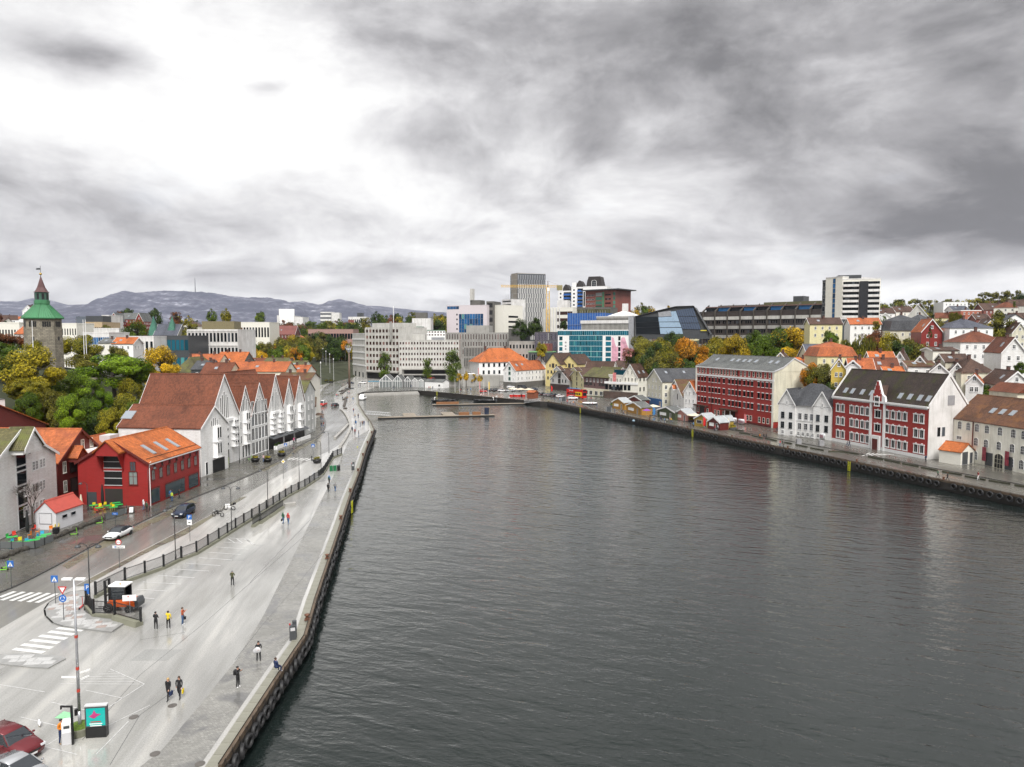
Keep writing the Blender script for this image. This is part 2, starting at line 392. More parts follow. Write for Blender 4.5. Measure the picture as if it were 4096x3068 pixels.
# terrain grid
gx=np.arange(-900,1000,12.0);gy=np.arange(-150,1400,12.0)
XX,YY=np.meshgrid(gx,gy)
ZZ=np.zeros_like(XX);WW=np.zeros_like(XX)
for x,y,z in CP:
    w=((XX-x)**2+(YY-y)**2+25.0)**-1.7;ZZ+=w*z;WW+=w
ZZ/=WW
cx=[sum(p.x for p in BASIN)/len(BASIN),sum(p.y for p in BASIN)/len(BASIN)]
t=MB();vs=[];fs=[];nx=len(gx)
def segd(x,y):
    best=1e9
    for a,b in zip(BASIN,BASIN[1:]):
        abx,aby=b.x-a.x,b.y-a.y;tt=max(0,min(1,((x-a.x)*abx+(y-a.y)*aby)/(abx*abx+aby*aby+1e-9)))
        best=min(best,math.hypot(x-a.x-abx*tt,y-a.y-aby*tt))
    return best
cut=np.zeros(XX.shape,bool)
for j in range(XX.shape[0]):
    for i in range(nx):
        x,y=XX[j,i],YY[j,i];z=ZZ[j,i]-.25
        if -120<x<220 and y<660:
            ins=inside(x,y,BASIN)
            if ins or segd(x,y)<10:cut[j,i]=True
            else:z=min(z,(segd(x,y)-24)*.35-.25) if z>0 else -.25
            if x<0 and z>-.2:
                # level ground of the old quayside town, the hill starts behind it
                lim=-102 if y<300 else -106-(y-300)*.40
                if y<90:lim=-150
                if x>lim and y<640:z=-.25
                elif lim>-9000:z=min(z,(lim-x)*.55-.25)
            if 0<=x<84 and y>330 and y<510:z=-.25
            if 84<=x<108 and 330<y<400:z=-.25
        vs.append((x,y,max(z,-.25)))
for j in range(XX.shape[0]-1):
    for i in range(nx-1):
        if cut[j,i] or cut[j+1,i] or cut[j,i+1] or cut[j+1,i+1]:continue
        a=j*nx+i;fs.append((a,a+1,a+nx+1,a+nx))
t.smooth=True;t.mesh(vs,fs)
GROUND=M('town_ground',(.05,.055,.035),.9,'plain',sc=.12,var=.3,spec=.05)
struct('terrain',t,GROUND)
# the land beyond, out to the horizon
t=MB();t.smooth=True
rings=[(1,0),(1.02,-.1)]
def ringpt(a,r):
    # rectangle edge of the inner terrain growing outwards
    return (math.sin(a)*r,math.cos(a)*r)
for y0,y1,z0,z1 in ((1380,2600,44,30),(2600,5200,30,10),(5200,9500,10,10)):
    n=60
    for i in range(n):
        xa,xb=-9000+18000*i/n,-9000+18000*(i+1)/n
        t.face([(xa,y0,z0),(xb,y0,z0),(xb,y1,z1),(xa,y1,z1)])
for xa,xb in ((-9000,-890),(970,9000)):
    t.face([(xa,-600,30),(xb,-600,30),(xb,1380,44),(xa,1380,44)])
struct('far_land',t,GROUND)
# water
WAT=M('harbour_water',(.010,.014,.014),.03,'plain',var=0,spec=.9)
N.T=WAT.node_tree;nt=WAT.node_tree;b=nt.nodes['Principled BSDF'];b.inputs['IOR'].default_value=1.36;WATER_B=b
ob=N(nt.nodes.new('ShaderNodeTexCoord').outputs['Object']);x,y,_=sep(ob)
# waves run across the harbour: crests long in x, short in y; gusts vary their height
rx,ry=x*.93-y*.36,y*.93+x*.36
h=noise(vec(rx*.16,ry*.42,0),1.,2,.5,.6)*1.5+noise(vec(rx*.45,ry*1.15,3.),1.,3,.55,.5)*.75+noise(vec(x*1.1,y*2.4,5.),1.,3,.6,.4)*.26+noise(vec(x*3.2,y*5.5,9.),1.,2,.6)*.05
gust=ramp(noise(vec(x*.02,y*.012,0),1.,3),[(.3,.75),(.7,1.15)])
bn=nt.nodes.new('ShaderNodeBump');bn.inputs['Strength'].default_value=1.0;bn.inputs['Distance'].default_value=.13
nt.links.new((h*gust).o,bn.inputs['Height']);nt.links.new(bn.outputs[0],b.inputs['Normal'])
gl=nt.nodes.new('ShaderNodeBsdfGlossy');gl.inputs['Roughness'].default_value=.03;gl.inputs['Color'].default_value=(1,.99,.96,1)
lw=nt.nodes.new('ShaderNodeLayerWeight');lw.inputs['Blend'].default_value=.5
df=nt.nodes.new('ShaderNodeBsdfDiffuse');df.inputs['Color'].default_value=(.010,.015,.014,1)
for n_ in (gl,lw,df):nt.links.new(bn.outputs[0],n_.inputs['Normal'])
fr_=N.m('POWER',N(lw.outputs['Facing']),3.4)*.97+.008
mx_=nt.nodes.new('ShaderNodeMixShader');nt.links.new(fr_.o,mx_.inputs[0]);nt.links.new(df.outputs[0],mx_.inputs[1]);nt.links.new(gl.outputs[0],mx_.inputs[2])
nt.links.new(mx_.outputs[0],nt.nodes['Material Output'].inputs[0])
t=MB();t.face([(-140,-150,WZ),(420,-150,WZ),(420,470,WZ),(-140,470,WZ)])
struct('water',t,WAT)
# quays: flat wet paving, with a wall into the water
PLAZA=M('wet_paving',(.36,.355,.35),.17,'wet')
ASPH=M('wet_asphalt',(.17,.167,.16),.14,'wet')
CARP=M('wet_car_park_asphalt',(.28,.277,.27),.15,'wet',sc=.8)
COBB=M('wet_cobbles',(.27,.265,.25),.24,'cobble')
COBY=M('mossy_cobbles',(.18,.165,.115),.32,'cobble')
SLAB=M('granite_slab',(.45,.45,.44),.2,'slabs')
SLABP=M('pink_granite_slab',(.33,.26,.23),.22,'slabs')
QWALL=M('quay_wall_timber',(.018,.015,.012),.6,'plain',var=.3)
def strip(name,a,b,z0,z1,mats,closed=False):
    pass
# left land
LEFT=EDGE_L+[EDGE_H[0]]+[Vector(p+(0,)) for p in ((-75.9,640),(-236,640),(-180,500),(-100,300),(-97,120),(-150,85),(-150,-60))]
q=MB();flat(q,LEFT,0)
struct('quay_left',q,PLAZA)
HEAD=[EDGE_H[0]+Vector((-.01,0,0))]+EDGE_H[1:]+[EDGE_R[0]]+[Vector((57,319,0)),Vector((112,345,0)),Vector((84,520,0)),Vector((-75.89,520,0))]
q=MB();flat(q,HEAD,0);struct('quay_head',q,M('wet_square_paving',(.10,.098,.09),.22,'wet'))
back=[]
for a in EDGE_R:back.append(a+Vector((42,18,0)))
RIGHT=EDGE_R+back[::-1]
q=MB();flat(q,RIGHT,-.004);struct('quay_right',q,M('wet_quay_asphalt',(.095,.09,.08),.24,'wet'))
q=MB()
for a,b in zip(BASIN,BASIN[1:]):
    q.face([(a.x,a.y,-.02),(b.x,b.y,-.02),(b.x,b.y,-4),(a.x,a.y,-4)])
struct('quay_wall',q,QWALL)
# left: car park, road, cobbled strips
ROAD_W=[(-62,50),]+[tuple(p[:2]) for p in GP([(0,2377),(166,2299),(415,2161),(767,1994),(977,1914),(1133,1838),(1187,1787),(1281,1745),(1308,1706),(1296,1663),(1275,1600),(1288,1559),(1330,1525),(1370,1500),(1380,1470)])]
ROAD_E=[(-49,50)]+[tuple(p[:2]) for p in GP([(200,2400),(289,2347),(550,2211),(724,2121),(847,2056),(1021,1954),(1163,1877),(1262,1829),(1356,1784),(1404,1727),(1395,1675),(1365,1642),(1330,1600),(1350,1559),(1390,1535),(1420,1510),(1425,1470)])]
def ribbon(mb,A,B,z,n=90):
    def rs(L):
        L=[Vector((p[0],p[1],0)) for p in L];ds=[0]
        for a,b in zip(L,L[1:]):ds.append(ds[-1]+(b-a).length)
        out=[];k=0
        for i in range(n+1):
            s=ds[-1]*i/n
            while k<len(ds)-2 and ds[k+1]<s:k+=1
            out.append(L[k].lerp(L[k+1],(s-ds[k])/max(1e-6,ds[k+1]-ds[k])))
        return out
    a,b=rs(A),rs(B)
    for i in range(n):mb.face([(a[i].x,a[i].y,z),(b[i].x,b[i].y,z),(b[i+1].x,b[i+1].y,z),(a[i+1].x,a[i+1].y,z)])
    return a,b
# use matched stations so both kerbs keep their pixels
q=MB();RA,RB=ROAD_W,ROAD_E
def smooth(L,it=2):
    L=[Vector((p[0],p[1],0)) for p in L]
    for _ in range(it):
        o=[L[0]]
        for a,b in zip(L,L[1:]):o+=[a.lerp(b,.25),a.lerp(b,.75)]
        o.append(L[-1]);L=o
    return L
RA,RB=smooth(ROAD_W),smooth(ROAD_E)
ROADP=[p for p in RA]+[p for p in RB[::-1]]
flat(q,ROADP,.004)
struct('road',q,ASPH)
q=MB()
def kerb(q,L,w,h,z=0):
    for a,b in zip(L,L[1:]):
        d=(b-a);n=Vector((-d.y,d.x,0)).normalized()*w
        q.mesh([(a.x,a.y,z),(b.x,b.y,z),(b.x+n.x,b.y+n.y,z),(a.x+n.x,a.y+n.y,z),(a.x,a.y,z+h),(b.x,b.y,z+h),(b.x+n.x,b.y+n.y,z+h),(a.x+n.x,a.y+n.y,z+h)],[(0,1,5,4),(1,2,6,5),(2,3,7,6),(3,0,4,7),(4,5,6,7)])
kerb(q,RA,.22,.13)
struct('road_kerb',q,M('dark_kerb',(.06,.058,.055),.35))
q=MB()
# raised pavement on the building side
pav=[p+Vector((-.25,.06,0)) for p in RA if p.y>52 and p.y<262]
flat(q,[Vector((-110,52,0))]+pav+[Vector((-78,262,0)),Vector((-110,262,0))],.12)
struct('pavement',q,M('wet_setts',(.12,.115,.10),.24,'cobble',sc=1.5))
# cobbled verge strips on both sides of the carriageway
q=MB();flat(q,GP([(248,2261),(415,2165),(560,2098),(767,1999),(790,2012),(560,2120),(400,2200),(270,2275)],.012),.016)
flat(q,GP([(1036,1880),(1133,1841),(1187,1790),(1281,1748),(1302,1722),(1255,1766),(1200,1800),(1150,1835),(1060,1885)],.012),.016)
flat(q,GP([(300,2345),(550,2214),(724,2124),(847,2058),(960,1990),(990,1985),(870,2055),(740,2140),(640,2185),(560,2225),(420,2300),(340,2345)],.012),.02)
struct('cobbled_verge',q,COBY)
FENCE=GP([(383,2392),(501,2332),(655,2277),(726,2242),(787,2219),(876,2164),(943,2121),(1008,2081),(1093,2027),(1166,1981),(1220,1954),(1275,1917),(1294,1899),(1311,1871),(1332,1835),(1367,1820)])
# dry wall side: car park asphalt between the fence and the promenade
CPK=[(-62,28),(-44,52),(-41.5,70)]+[tuple(p[:2]) for p in FENCE[1:11]]+[tuple(p[:2]) for p in GP([(1280,1960),(1235,2100),(1108,2353),(1053,2464),(944,2642),(827,2787),(650,2997),(560,3068)])]+[(-27,25)]
q=MB();flat(q,CPK,.005);struct('car_park',q,CARP)
# cobbled promenade between the asphalt and the coping
ed=GP([(560,3068),(650,2997),(827,2787),(944,2642),(1053,2464),(1108,2353),(1235,2100),(1320,1932),(1341,1890),(1392,1769)],0)
qd=[Vector((-20.6,30,0))]+[p+Vector((-1.25,0,0)) for p in EDGE_L[1:12]]
q=MB();flat(q,[Vector((-28.5,30,0))]+ed+qd[::-1],.009);struct('promenade',q,COBB)
# the smoother light strip where the water stands
# seams and repairs in the asphalt
q=MB()
for a,b in [((1337,2040),(808,2500)),((1245,2075),(1000,2330)),((1330,2165),(1180,2350)),((1180,2350),(1050,2500)),((1050,2500),(940,2640)),((808,2500),(560,2700)),((560,2700),(330,2960)),((740,2530),(560,2560)),((700,2760),(560,2860)),((560,2860),(440,3060))]:
    A_,B_=G(*a,.0),G(*b,.0);d_=(B_-A_).normalized();n_=Vector((-d_.y,d_.x,0))*.02
    q.face([(A_.x+n_.x,A_.y+n_.y,.011),(A_.x-n_.x,A_.y-n_.y,.011),(B_.x-n_.x,B_.y-n_.y,.011),(B_.x+n_.x,B_.y+n_.y,.011)])
struct('asphalt_seam',q,M('seam_tar',(.07,.07,.07),.25,'plain',var=0))
q=MB()
for cx_,cy_,w_,h_ in [(620,2620,3.2,2.2),(980,2210,2.2,7),(760,2280,2,4)]:
    c_=G(cx_,cy_,0);q.face([(c_.x-w_/2,c_.y-h_/2,.0085),(c_.x+w_/2,c_.y-h_/2,.0085),(c_.x+w_/2+.3,c_.y+h_/2,.0085),(c_.x-w_/2+.2,c_.y+h_/2,.0085)])
struct('asphalt_patch',q,M('newer_asphalt',(.23,.23,.225),.12,'wet'))
# painted markings
MARK=M('road_marking',(.62,.62,.60),.35,'plain',var=.1,sc=2)
MARKF=M('faded_marking',(.5,.5,.49),.3,'plain',var=.2,sc=3)
def line(q,a,b,w,z):
    a,b=Vector(a),Vector(b);d=(b-a).normalized();n=Vector((-d.y,d.x,0))*w/2
    q.face([(a.x+n.x,a.y+n.y,z),(a.x-n.x,a.y-n.y,z),(b.x-n.x,b.y-n.y,z),(b.x+n.x,b.y+n.y,z)])
def pxline(q,p,r,w,z=.014):line(q,G(*p,z),G(*r,z),w,z)
q=MB()
s3=3.013
for a,b in [((0,870),(180,800)),((20,905),(290,805)),((130,912),(395,812)),((230,918),(490,815)),((340,928),(590,820)),((440,935),(690,825))]:
    pxline(q,(a[0]/s3,2100+a[1]/s3),(b[0]/s3,2100+b[1]/s3),.55,.012)
struct('zebra_crossing',q,MARK)
q=MB()
for a,b in [((690,1240),(1000,1270)),((590,1283),(890,1320)),((480,1333),(800,1370)),((375,1385),(710,1420)),((265,1438),(625,1480)),((165,1492),(530,1535))]:
    pxline(q,(a[0]/s3,2100+a[1]/s3),(b[0]/s3,2100+b[1]/s3),.5,.013)
struct('zebra_crossing',q,MARK)
q=MB()
for a,b in [((440,790),(530,765)),((500,792),(590,765)),((560,795),(650,765)),((620,798),(705,770)),((680,800),(770,770)),((740,803),(830,772))]:
    pxline(q,(1000+a[0]/3.3145,1600+a[1]/3.3145),(1000+b[0]/3.3145,1600+b[1]/3.3145),.5,.012)
struct('zebra_crossing',q,MARK)
q=MB();s4=2.761
for a,b in [((0,1262),(325,1282)),((62,1180),(480,1205)),((0,1352),(185,1365)),((228,1107),(630,1135)),((387,1038),(790,1060)),((537,973),(915,1000)),((677,911),(1040,938)),((775,852),(1138,878)),((865,794),(1222,819)),((950,740),(1300,764)),((1020,695),(1180,705)),((1180,705),(1300,764)),((1000,703),(1070,745)),((1090,700),(1160,750)),((1210,715),(1265,760))]:
    pxline(q,(550+a[0]/s4,1900+a[1]/s4),(550+b[0]/s4,1900+b[1]/s4),.13,.014)
s5=2.917
for a,b in [((0,695),(520,780)),((580,895),(1030,1000)),((1285,512),(1685,688)),((1685,688),(1225,985)),((345,1520),(1060,1090)),((390,1385),(900,1510)),((580,895),(640,870)),((1000,760),(1440,855)),((245,1075),(670,1175)),((1240,1180),(1750,935)),((1120,1510),(1500,1120))]:
    pxline(q,(a[0]/s5,2500+a[1]/s5),(b[0]/s5,2500+b[1]/s5),.07,.014)
for k in range(6):
    pxline(q,((1260-110*k)/s5,2500+(545+28*k)/s5),((1350+55*k)/s5,2500+(535+31*k)/s5),.06,.014)
struct('parking_lines',q,MARKF)
q=MB()
for a,b in [((2600+70,0),(0,0))][:0]:pass
s7=2.3676
for k in range(7):
    pxline(q,(3250+(470+42*k)/s7,1350+(1122-2*k)/s7),(3250+(545+38*k)/s7,1350+(1092+3*k)/s7),.35,.006)
struct('zebra_crossing',q,MARK)
# paved islands at the crossing, slab by slab
def slabs(name,poly,sz,z,h,rot,pink=()):
    pl=[Vector((p[0],p[1],0)) for p in poly]
    base=MB();flat(base,pl,z);kerb(base,pl+[pl[0]],-.15,-h+.0,z)
    o=struct(name,base,M('island_mortar',(.28,.28,.27),.3))
    me={}
    c,s=math.cos(rot),math.sin(rot)
    xs=[p.x*c+p.y*s for p in pl];ys=[-p.x*s+p.y*c for p in pl];k=0
    y=min(ys)
    while y<max(ys):
        x=min(xs)-R.random()*sz
        while x<max(xs):
            w=sz*R.choice((1.0,1.5,2.0));mx,my=x+w/2,y+sz/2
            ok=all(inside(a*c-b*s,a*s+b*c,pl) for a,b in ((x+.02,y+.02),(x+w-.04,y+.02),(x+.02,y+sz-.04),(x+w-.04,y+sz-.04)))
            if ok:
                key=(w,R.random()<.22)
                if key not in me:
                    m=MB();m.box(-w/2+.025,w/2-.025,-sz/2+.025,sz/2-.025,-.02,.018);me[key]=m.data('paving_slab',SLABP if key[1] else SLAB)
                obj('paving_slab',me[key],o,(mx*c-my*s,mx*s+my*c,z+R.uniform(-.004,.004)),rot)
            x+=w
        y+=sz
    return o
s3p=lambda l:[tuple(G(a/s3,2100+b/s3,.1)[:2]) for a,b in l]
slabs('paved_island',s3p([(600,930),(545,1010),(560,1090),(650,1175),(770,1215),(1000,1245),(1340,1285),(1480,1190),(1420,1150),(1130,1110),(1010,1030),(1010,960),(1030,790),(870,800),(740,850)]),.62,.1,.1,.25)
slabs('paved_island',s3p([(0,1560),(330,1545),(480,1558),(760,1580),(795,1605),(580,1720),(380,1710),(0,1670)]),.7,.1,.1,.1)
# coping stones and the rusty edge beam
COPE=M('coping_granite',(.25,.245,.2),.4,'concrete')
RUST=M('rusty_iron',(.13,.055,.03),.6,'plain',var=.35,sc=3)
BEAM=M('edge_timber',(.10,.07,.045),.55,'plain',var=.3)
def along(L,step,off=0):
    out=[];rem=off
    for a,b in zip(L,L[1:]):
        d=(b-a).length;s=rem
        while s<d:out.append((a.lerp(b,s/d),math.atan2((b-a).y,(b-a).x)));s+=step
        rem=s-d
    return out
coping={}
for L,nm in ((EDGE_L[1:],'left'),(EDGE_R,'right')):
    q=MB()
    sgn=1 if nm=='left' else 1
    base=MB()
    base.box(0,.1,0,.1,-.01,0)
    par=thing('quay_edge','rusty timber and iron edge beam along the '+('parking side quay' if nm=='left' else 'quay below the red waterfront buildings'),'quay edge',(0,0,0))
    k=0
    for p,a in along(L,1.35 if nm=='left' else 2.4):
        w=1.35 if nm=='left' else 2.4;k+=1
        if k>230:break
        if nm not in coping:
            m=MB();m.box(.02,w-.02,0,.85,-.1,.035);coping[nm]=m.data('coping_stone',COPE)
        obj('coping_stone',coping[nm],par,(p.x+(0 if nm=='left' else 0),p.y,R.uniform(0,.012)),a)
    for a,b in zip(L,L[1:]):
        d=(b-a);n=Vector((-d.y,d.x,0)).normalized();q.k=0
        X=Matrix.Translation(a)@Matrix.Rotation(math.atan2(d.y,d.x),4,'Z');q.X=X
        q.box(-.05,d.length+.05,-.28,-.02,-.25,.20);q.k=1
        q.box(0,d.length,-.34,-.28,-1.5,-.2);q.box(0,d.length,-.04,.0,.2,.26)
    q.X=Matrix();q.build('edge_beam',[BEAM,QWALL],par)
# bollards and tyre fenders
def bollard():
    m=MB();m.smooth=True;m.lathe([(.2,0),(.17,.1),(.14,.3),(.26,.42),(.27,.5),(.1,.56)],n=12);m.smooth=False;m.bx((0,0,.02),(.6,.5,.05));return m.data('mooring_bollard',RUST)
bm=bollard()
TY=M('tyre_rubber',(.02,.02,.021),.55,'plain',var=.2)
def tyre(r=.52,w=.3):
    m=MB();m.smooth=True;n=20;pr=[(r*.56,-w*.34),(r*.72,-w*.5),(r*.93,-w*.45),(r,-w*.3),(r,w*.3),(r*.93,w*.45),(r*.72,w*.5),(r*.56,w*.34)]
    vs=[];fs=[];k=len(pr)
    for i in range(n):
        a=2*pi*i/n
        for rr,t in pr:vs.append((rr*math.cos(a),t,rr*math.sin(a)))
    for i in range(n):
        for j in range(k):fs.append((i*k+j,i*k+(j+1)%k,((i+1)%n)*k+(j+1)%k,((i+1)%n)*k+j))
    m.mesh(vs,fs);m.smooth=False
    for i in range(n*2):
        a=2*pi*i/(n*2);m.X=Matrix.Rotation(a,4,'Y');m.box(r-.012,r+.012,-w*.3,w*.3,-.012,.012)
    m.X=Matrix();m.k=1
    for s in (-.12,.12):m.tube((s,w*.3,r*.75),(s*.6,w*.5,r+.55),.02,n=5)
    return m.data('tyre',[TY,BLACK])
ty=tyre();ty2=tyre(.62,.3)
# left side: seen edge on and from above, closely packed
for i,(p,a) in enumerate(along(EDGE_L[1:12],1.28,.3)):
    n=Vector((math.sin(a),-math.cos(a),0))
    o=obj('tyre_fender',ty,None,(p.x+n.x*.52,p.y+n.y*.52,-.62+R.uniform(-.08,.06)),a+R.uniform(-.35,.35))
    o.rotation_euler.y=R.uniform(-.1,.1)
    tag(o,'black rubber tyre hung on chains against the parking side quay','tyre','tyre fenders along the parking side quay')
for i,(p,a) in enumerate(along(EDGE_R,1.75,.6)):
    if p.y<112:break
    n=Vector((math.sin(a),-math.cos(a),0))*-1
    n=Vector((math.sin(a),-math.cos(a),0))
    if i%13==12:continue
    o=obj('tyre_fender',ty2,None,(p.x+n.x*.5,p.y+n.y*.5,-.72+R.uniform(-.05,.05)),a+R.uniform(-.12,.12))
    tag(o,'black rubber tyre lying against the quay wall below the waterfront buildings','tyre','tyre fenders along the quay below the red buildings')
for i,(p,a) in enumerate(along(EDGE_L[3:12],19.5,7.2)):
    n=Vector((math.sin(a),-math.cos(a),0))
    tag(obj('mooring_bollard',bm,None,(p.x-n.x*.1,p.y-n.y*.1,.2),a),'rusty iron mooring bollard on the edge beam of the parking side quay','bollard','bollards on the parking side quay')
for i,(p,a) in enumerate(along(EDGE_R,21,12)):
    if p.y<112:break
    n=Vector((math.sin(a),-math.cos(a),0))
    tag(obj('mooring_bollard',bm,None,(p.x-n.x*.1,p.y-n.y*.1,.2),a),'rusty iron mooring bollard on the quay edge below the red buildings','bollard','bollards on the right quay')
# ---- mountains ------------------------------------------------------------
def mountain(name,crest,d,depth,mat,seed,amp=14,base=10):
    pts=[P(x,y,d) for x,y in crest];n=220;L=[]
    xs=[p.x for p in pts]
    for i in range(n+1):
        x=xs[0]+(xs[-1]-xs[0])*i/n;j=0
        while j<len(xs)-2 and xs[j+1]<x:j+=1
        t=(x-xs[j])/(xs[j+1]-xs[j]);t2=t*t*(3-2*t)*.5+t*.5;L.append((x,pts[j].z+(pts[j+1].z-pts[j].z)*t2))
    m=MB();m.smooth=True;vs=[];rows=40
    for j in range(rows+1):
        v=j/rows*1.4-.4     # <0 behind the crest
        for x,z in L:
            y=d-v*depth
            f=(1-abs(v))if v>=0 else 1+v*1.5
            f=max(0,f)**1.25
            nn=mn.fractal(Vector((x/260+seed,y/200,seed)),.9,2.2,6)+.6*mn.fractal(Vector((x/60+y/110,y/60,seed+3)),.8,2.2,4)
            vs.append((x,y,base+(z-base)*f+nn*amp*(.25 if abs(v)<.03 else min(1.,abs(v)*5+.2))*(f*.8+.2)*1.5))
    W=n+1;fs=[(j*W+i+1,j*W+i,(j+1)*W+i,(j+1)*W+i+1) for j in range(rows) for i in range(n)]
    m.mesh(vs,fs);return struct(name,m,mat)
ROCK=M('mountain_rock',(.2,.19,.2),.9,'plain',var=0)
N.T=ROCK.node_tree;nt=ROCK.node_tree
ob=N(nt.nodes.new('ShaderNodeTexCoord').outputs['Object']);x,y,z=sep(ob)
nn=noise(vec(x*.004+z*.012,y*.003,z*.03),1.,10,.68,.5);n2_=noise(ob,.02,8,.65)
sl_=sep(N(nt.nodes.new('ShaderNodeNewGeometry').outputs['Normal']))[2]
nt.links.new(ramp(nn*.6+n2_*.4,[(.36,(.035,.042,.07)),(.50,(.06,.065,.095)),(.57,(.13,.135,.17)),(.66,(.38,.39,.45))]).o,nt.nodes['Principled BSDF'].inputs['Base Color'])  # grey rock shifted to blue: distance haze painted into the colours
mountain('mountain',[(-500,1235),(0,1201),(83,1202),(137,1190),(199,1197),(275,1217),(340,1215),(420,1240)],8200,1800,ROCK,3,8)
mountain('mountain',[(150,1262),(225,1238),(350,1213),(420,1197),(470,1170),(506,1160),(540,1167),(640,1159),(700,1160),(781,1163),(845,1168),(924,1181),(1007,1184),(1062,1188),(1119,1195),(1166,1208),(1213,1235),(1253,1272),(1270,1290)],6000,1700,ROCK,7,22)
mountain('mountain',[(1100,1262),(1165,1205),(1215,1202),(1245,1209),(1275,1217),(1293,1214),(1320,1202),(1361,1193),(1400,1199),(1440,1211),(1475,1222),(1510,1246),(1550,1260),(1600,1290)],6600,1500,ROCK,11,14)
mountain('mountain',[(1360,1250),(1460,1221),(1510,1221),(1600,1231),(1690,1240),(1770,1246),(1900,1262),(2000,1275)],8400,1600,ROCK,5,10)
HZ=bpy.data.materials.new('haze');HZ.use_nodes=True;nt=HZ.node_tree;nt.nodes.clear()
v=nt.nodes.new('ShaderNodeVolumePrincipled');v.inputs['Color'].default_value=(.80,.85,1,1);v.inputs['Density'].default_value=.000027;v.inputs['Anisotropy'].default_value=.0
o_=nt.nodes.new('ShaderNodeOutputMaterial');nt.links.new(v.outputs[0],o_.inputs['Volume'])
m=MB();m.box(-9300,9300,-700,9400,-8,560);hz=m.build('haze',HZ);tag(hz,None,None,None,'stuff')
# ==== buildings ============================================================
def scx(p,z):
    zc=p[1]*cs-(z-CH)*sn
    return 2048+FP*p[0]/zc
def solve(A,u,px,z,hi=200):
    lo_,hi_=-5.0,hi;f=lambda t:scx((A[0]+u[0]*t,A[1]+u[1]*t),z)-px
    a=f(lo_)
    for _ in range(50):
        m=(lo_+hi_)/2
        if (f(m)>0)==(a>0):lo_=m
        else:hi_=m
    return (lo_+hi_)/2
WM={}
def winmesh(w,h,style,fm,gm):
    k=(round(w,2),round(h,2),style,fm.name,gm.name)
    if k in WM:return WM[k]
    m=MB();p=MB();x=w/2
    fr=.09 if style!='thin' else .05
    if style=='glass':p.box(-x,x,-.04,.0,0,h)
    elif style in('arch','trimarch'):
        n=8;r=x;out=[(-x,0),(x,0)]+[(r*math.cos(pi*i/n),h-r*.6+r*.6*math.sin(pi*i/n)) for i in range(n+1)]
        inn=[(a*.86,b*.96+.05) for a,b in out]
        for a,b,c,d in zip(out,out[1:]+out[:1],inn,inn[1:]+inn[:1]):
            m.face([(a[0],-.1,a[1]),(b[0],-.1,b[1]),(d[0],-.1,d[1]),(c[0],-.1,c[1])]);m.face([(a[0],0,a[1]),(b[0],0,b[1]),(b[0],-.1,b[1]),(a[0],-.1,a[1])])
        p.prism(inn,-.05,.0,'y')
        for c in (-x*.3,x*.3):m.box(c-.03,c+.03,-.08,-.04,0,h*.96)
        for c in (.33,.62):m.box(-x,x,-.08,-.04,h*c-.025,h*c+.025)
    else:
        p.box(-x+.02,x-.02,-.035,.0,.02,h-.02)
        if style in('cap','surround'):fr=.0
        else:
         fr=.09 if style!='thin' else .05
        if fr:        m.box(-x,x,-.09,.0,0,fr);m.box(-x,x,-.09,.0,h-fr,h);m.box(-x,-x+fr,-.09,0,fr,h-fr);m.box(x-fr,x,-.09,0,fr,h-fr)
        if style in('w2','w4','w6','w1'):
            if style!='w1':m.box(-.035,.035,-.075,-.036,fr,h-fr)
            rows={'w2':[],'w1':[.5],'w4':[.62],'w6':[.36,.66]}[style]
            for c in rows:m.box(-x+fr,x-fr,-.07,-.036,h*c-.025,h*c+.025)
        if style=='surround':
            m.box(-x-.26,x+.26,-.16,-.0,-.26,-.002);m.box(-x-.19,-x-.002,-.14,0,0,h);m.box(x+.002,x+.19,-.14,0,0,h);m.box(-x-.26,x+.26,-.2,0,h+.002,h+.24);m.box(-.14,.14,-.24,0,h+.25,h+.45)
            m.box(-.025,.025,-.06,-.036,0,h)
        if style=='cap':
            m.box(-x-.12,x+.12,-.2,0,-.15,-.002)
            for i in range(4):
                t=i/4;m.box(-(x+.16)*math.cos(t*1.2),(x+.16)*math.cos(t*1.2),-.15,0,h+.002+.06*i,h+.06*i+.06)
        if style in('w4','w2','w6','w1'):m.box(-x-.05,x+.05,-.13,0,-.09,-.001)
    WM[k]=(m.data('window',fm) if m.v else None,p.data('pane',gm));return WM[k]
FACE={'front':0,'right':pi/2,'left':-pi/2,'back':pi}
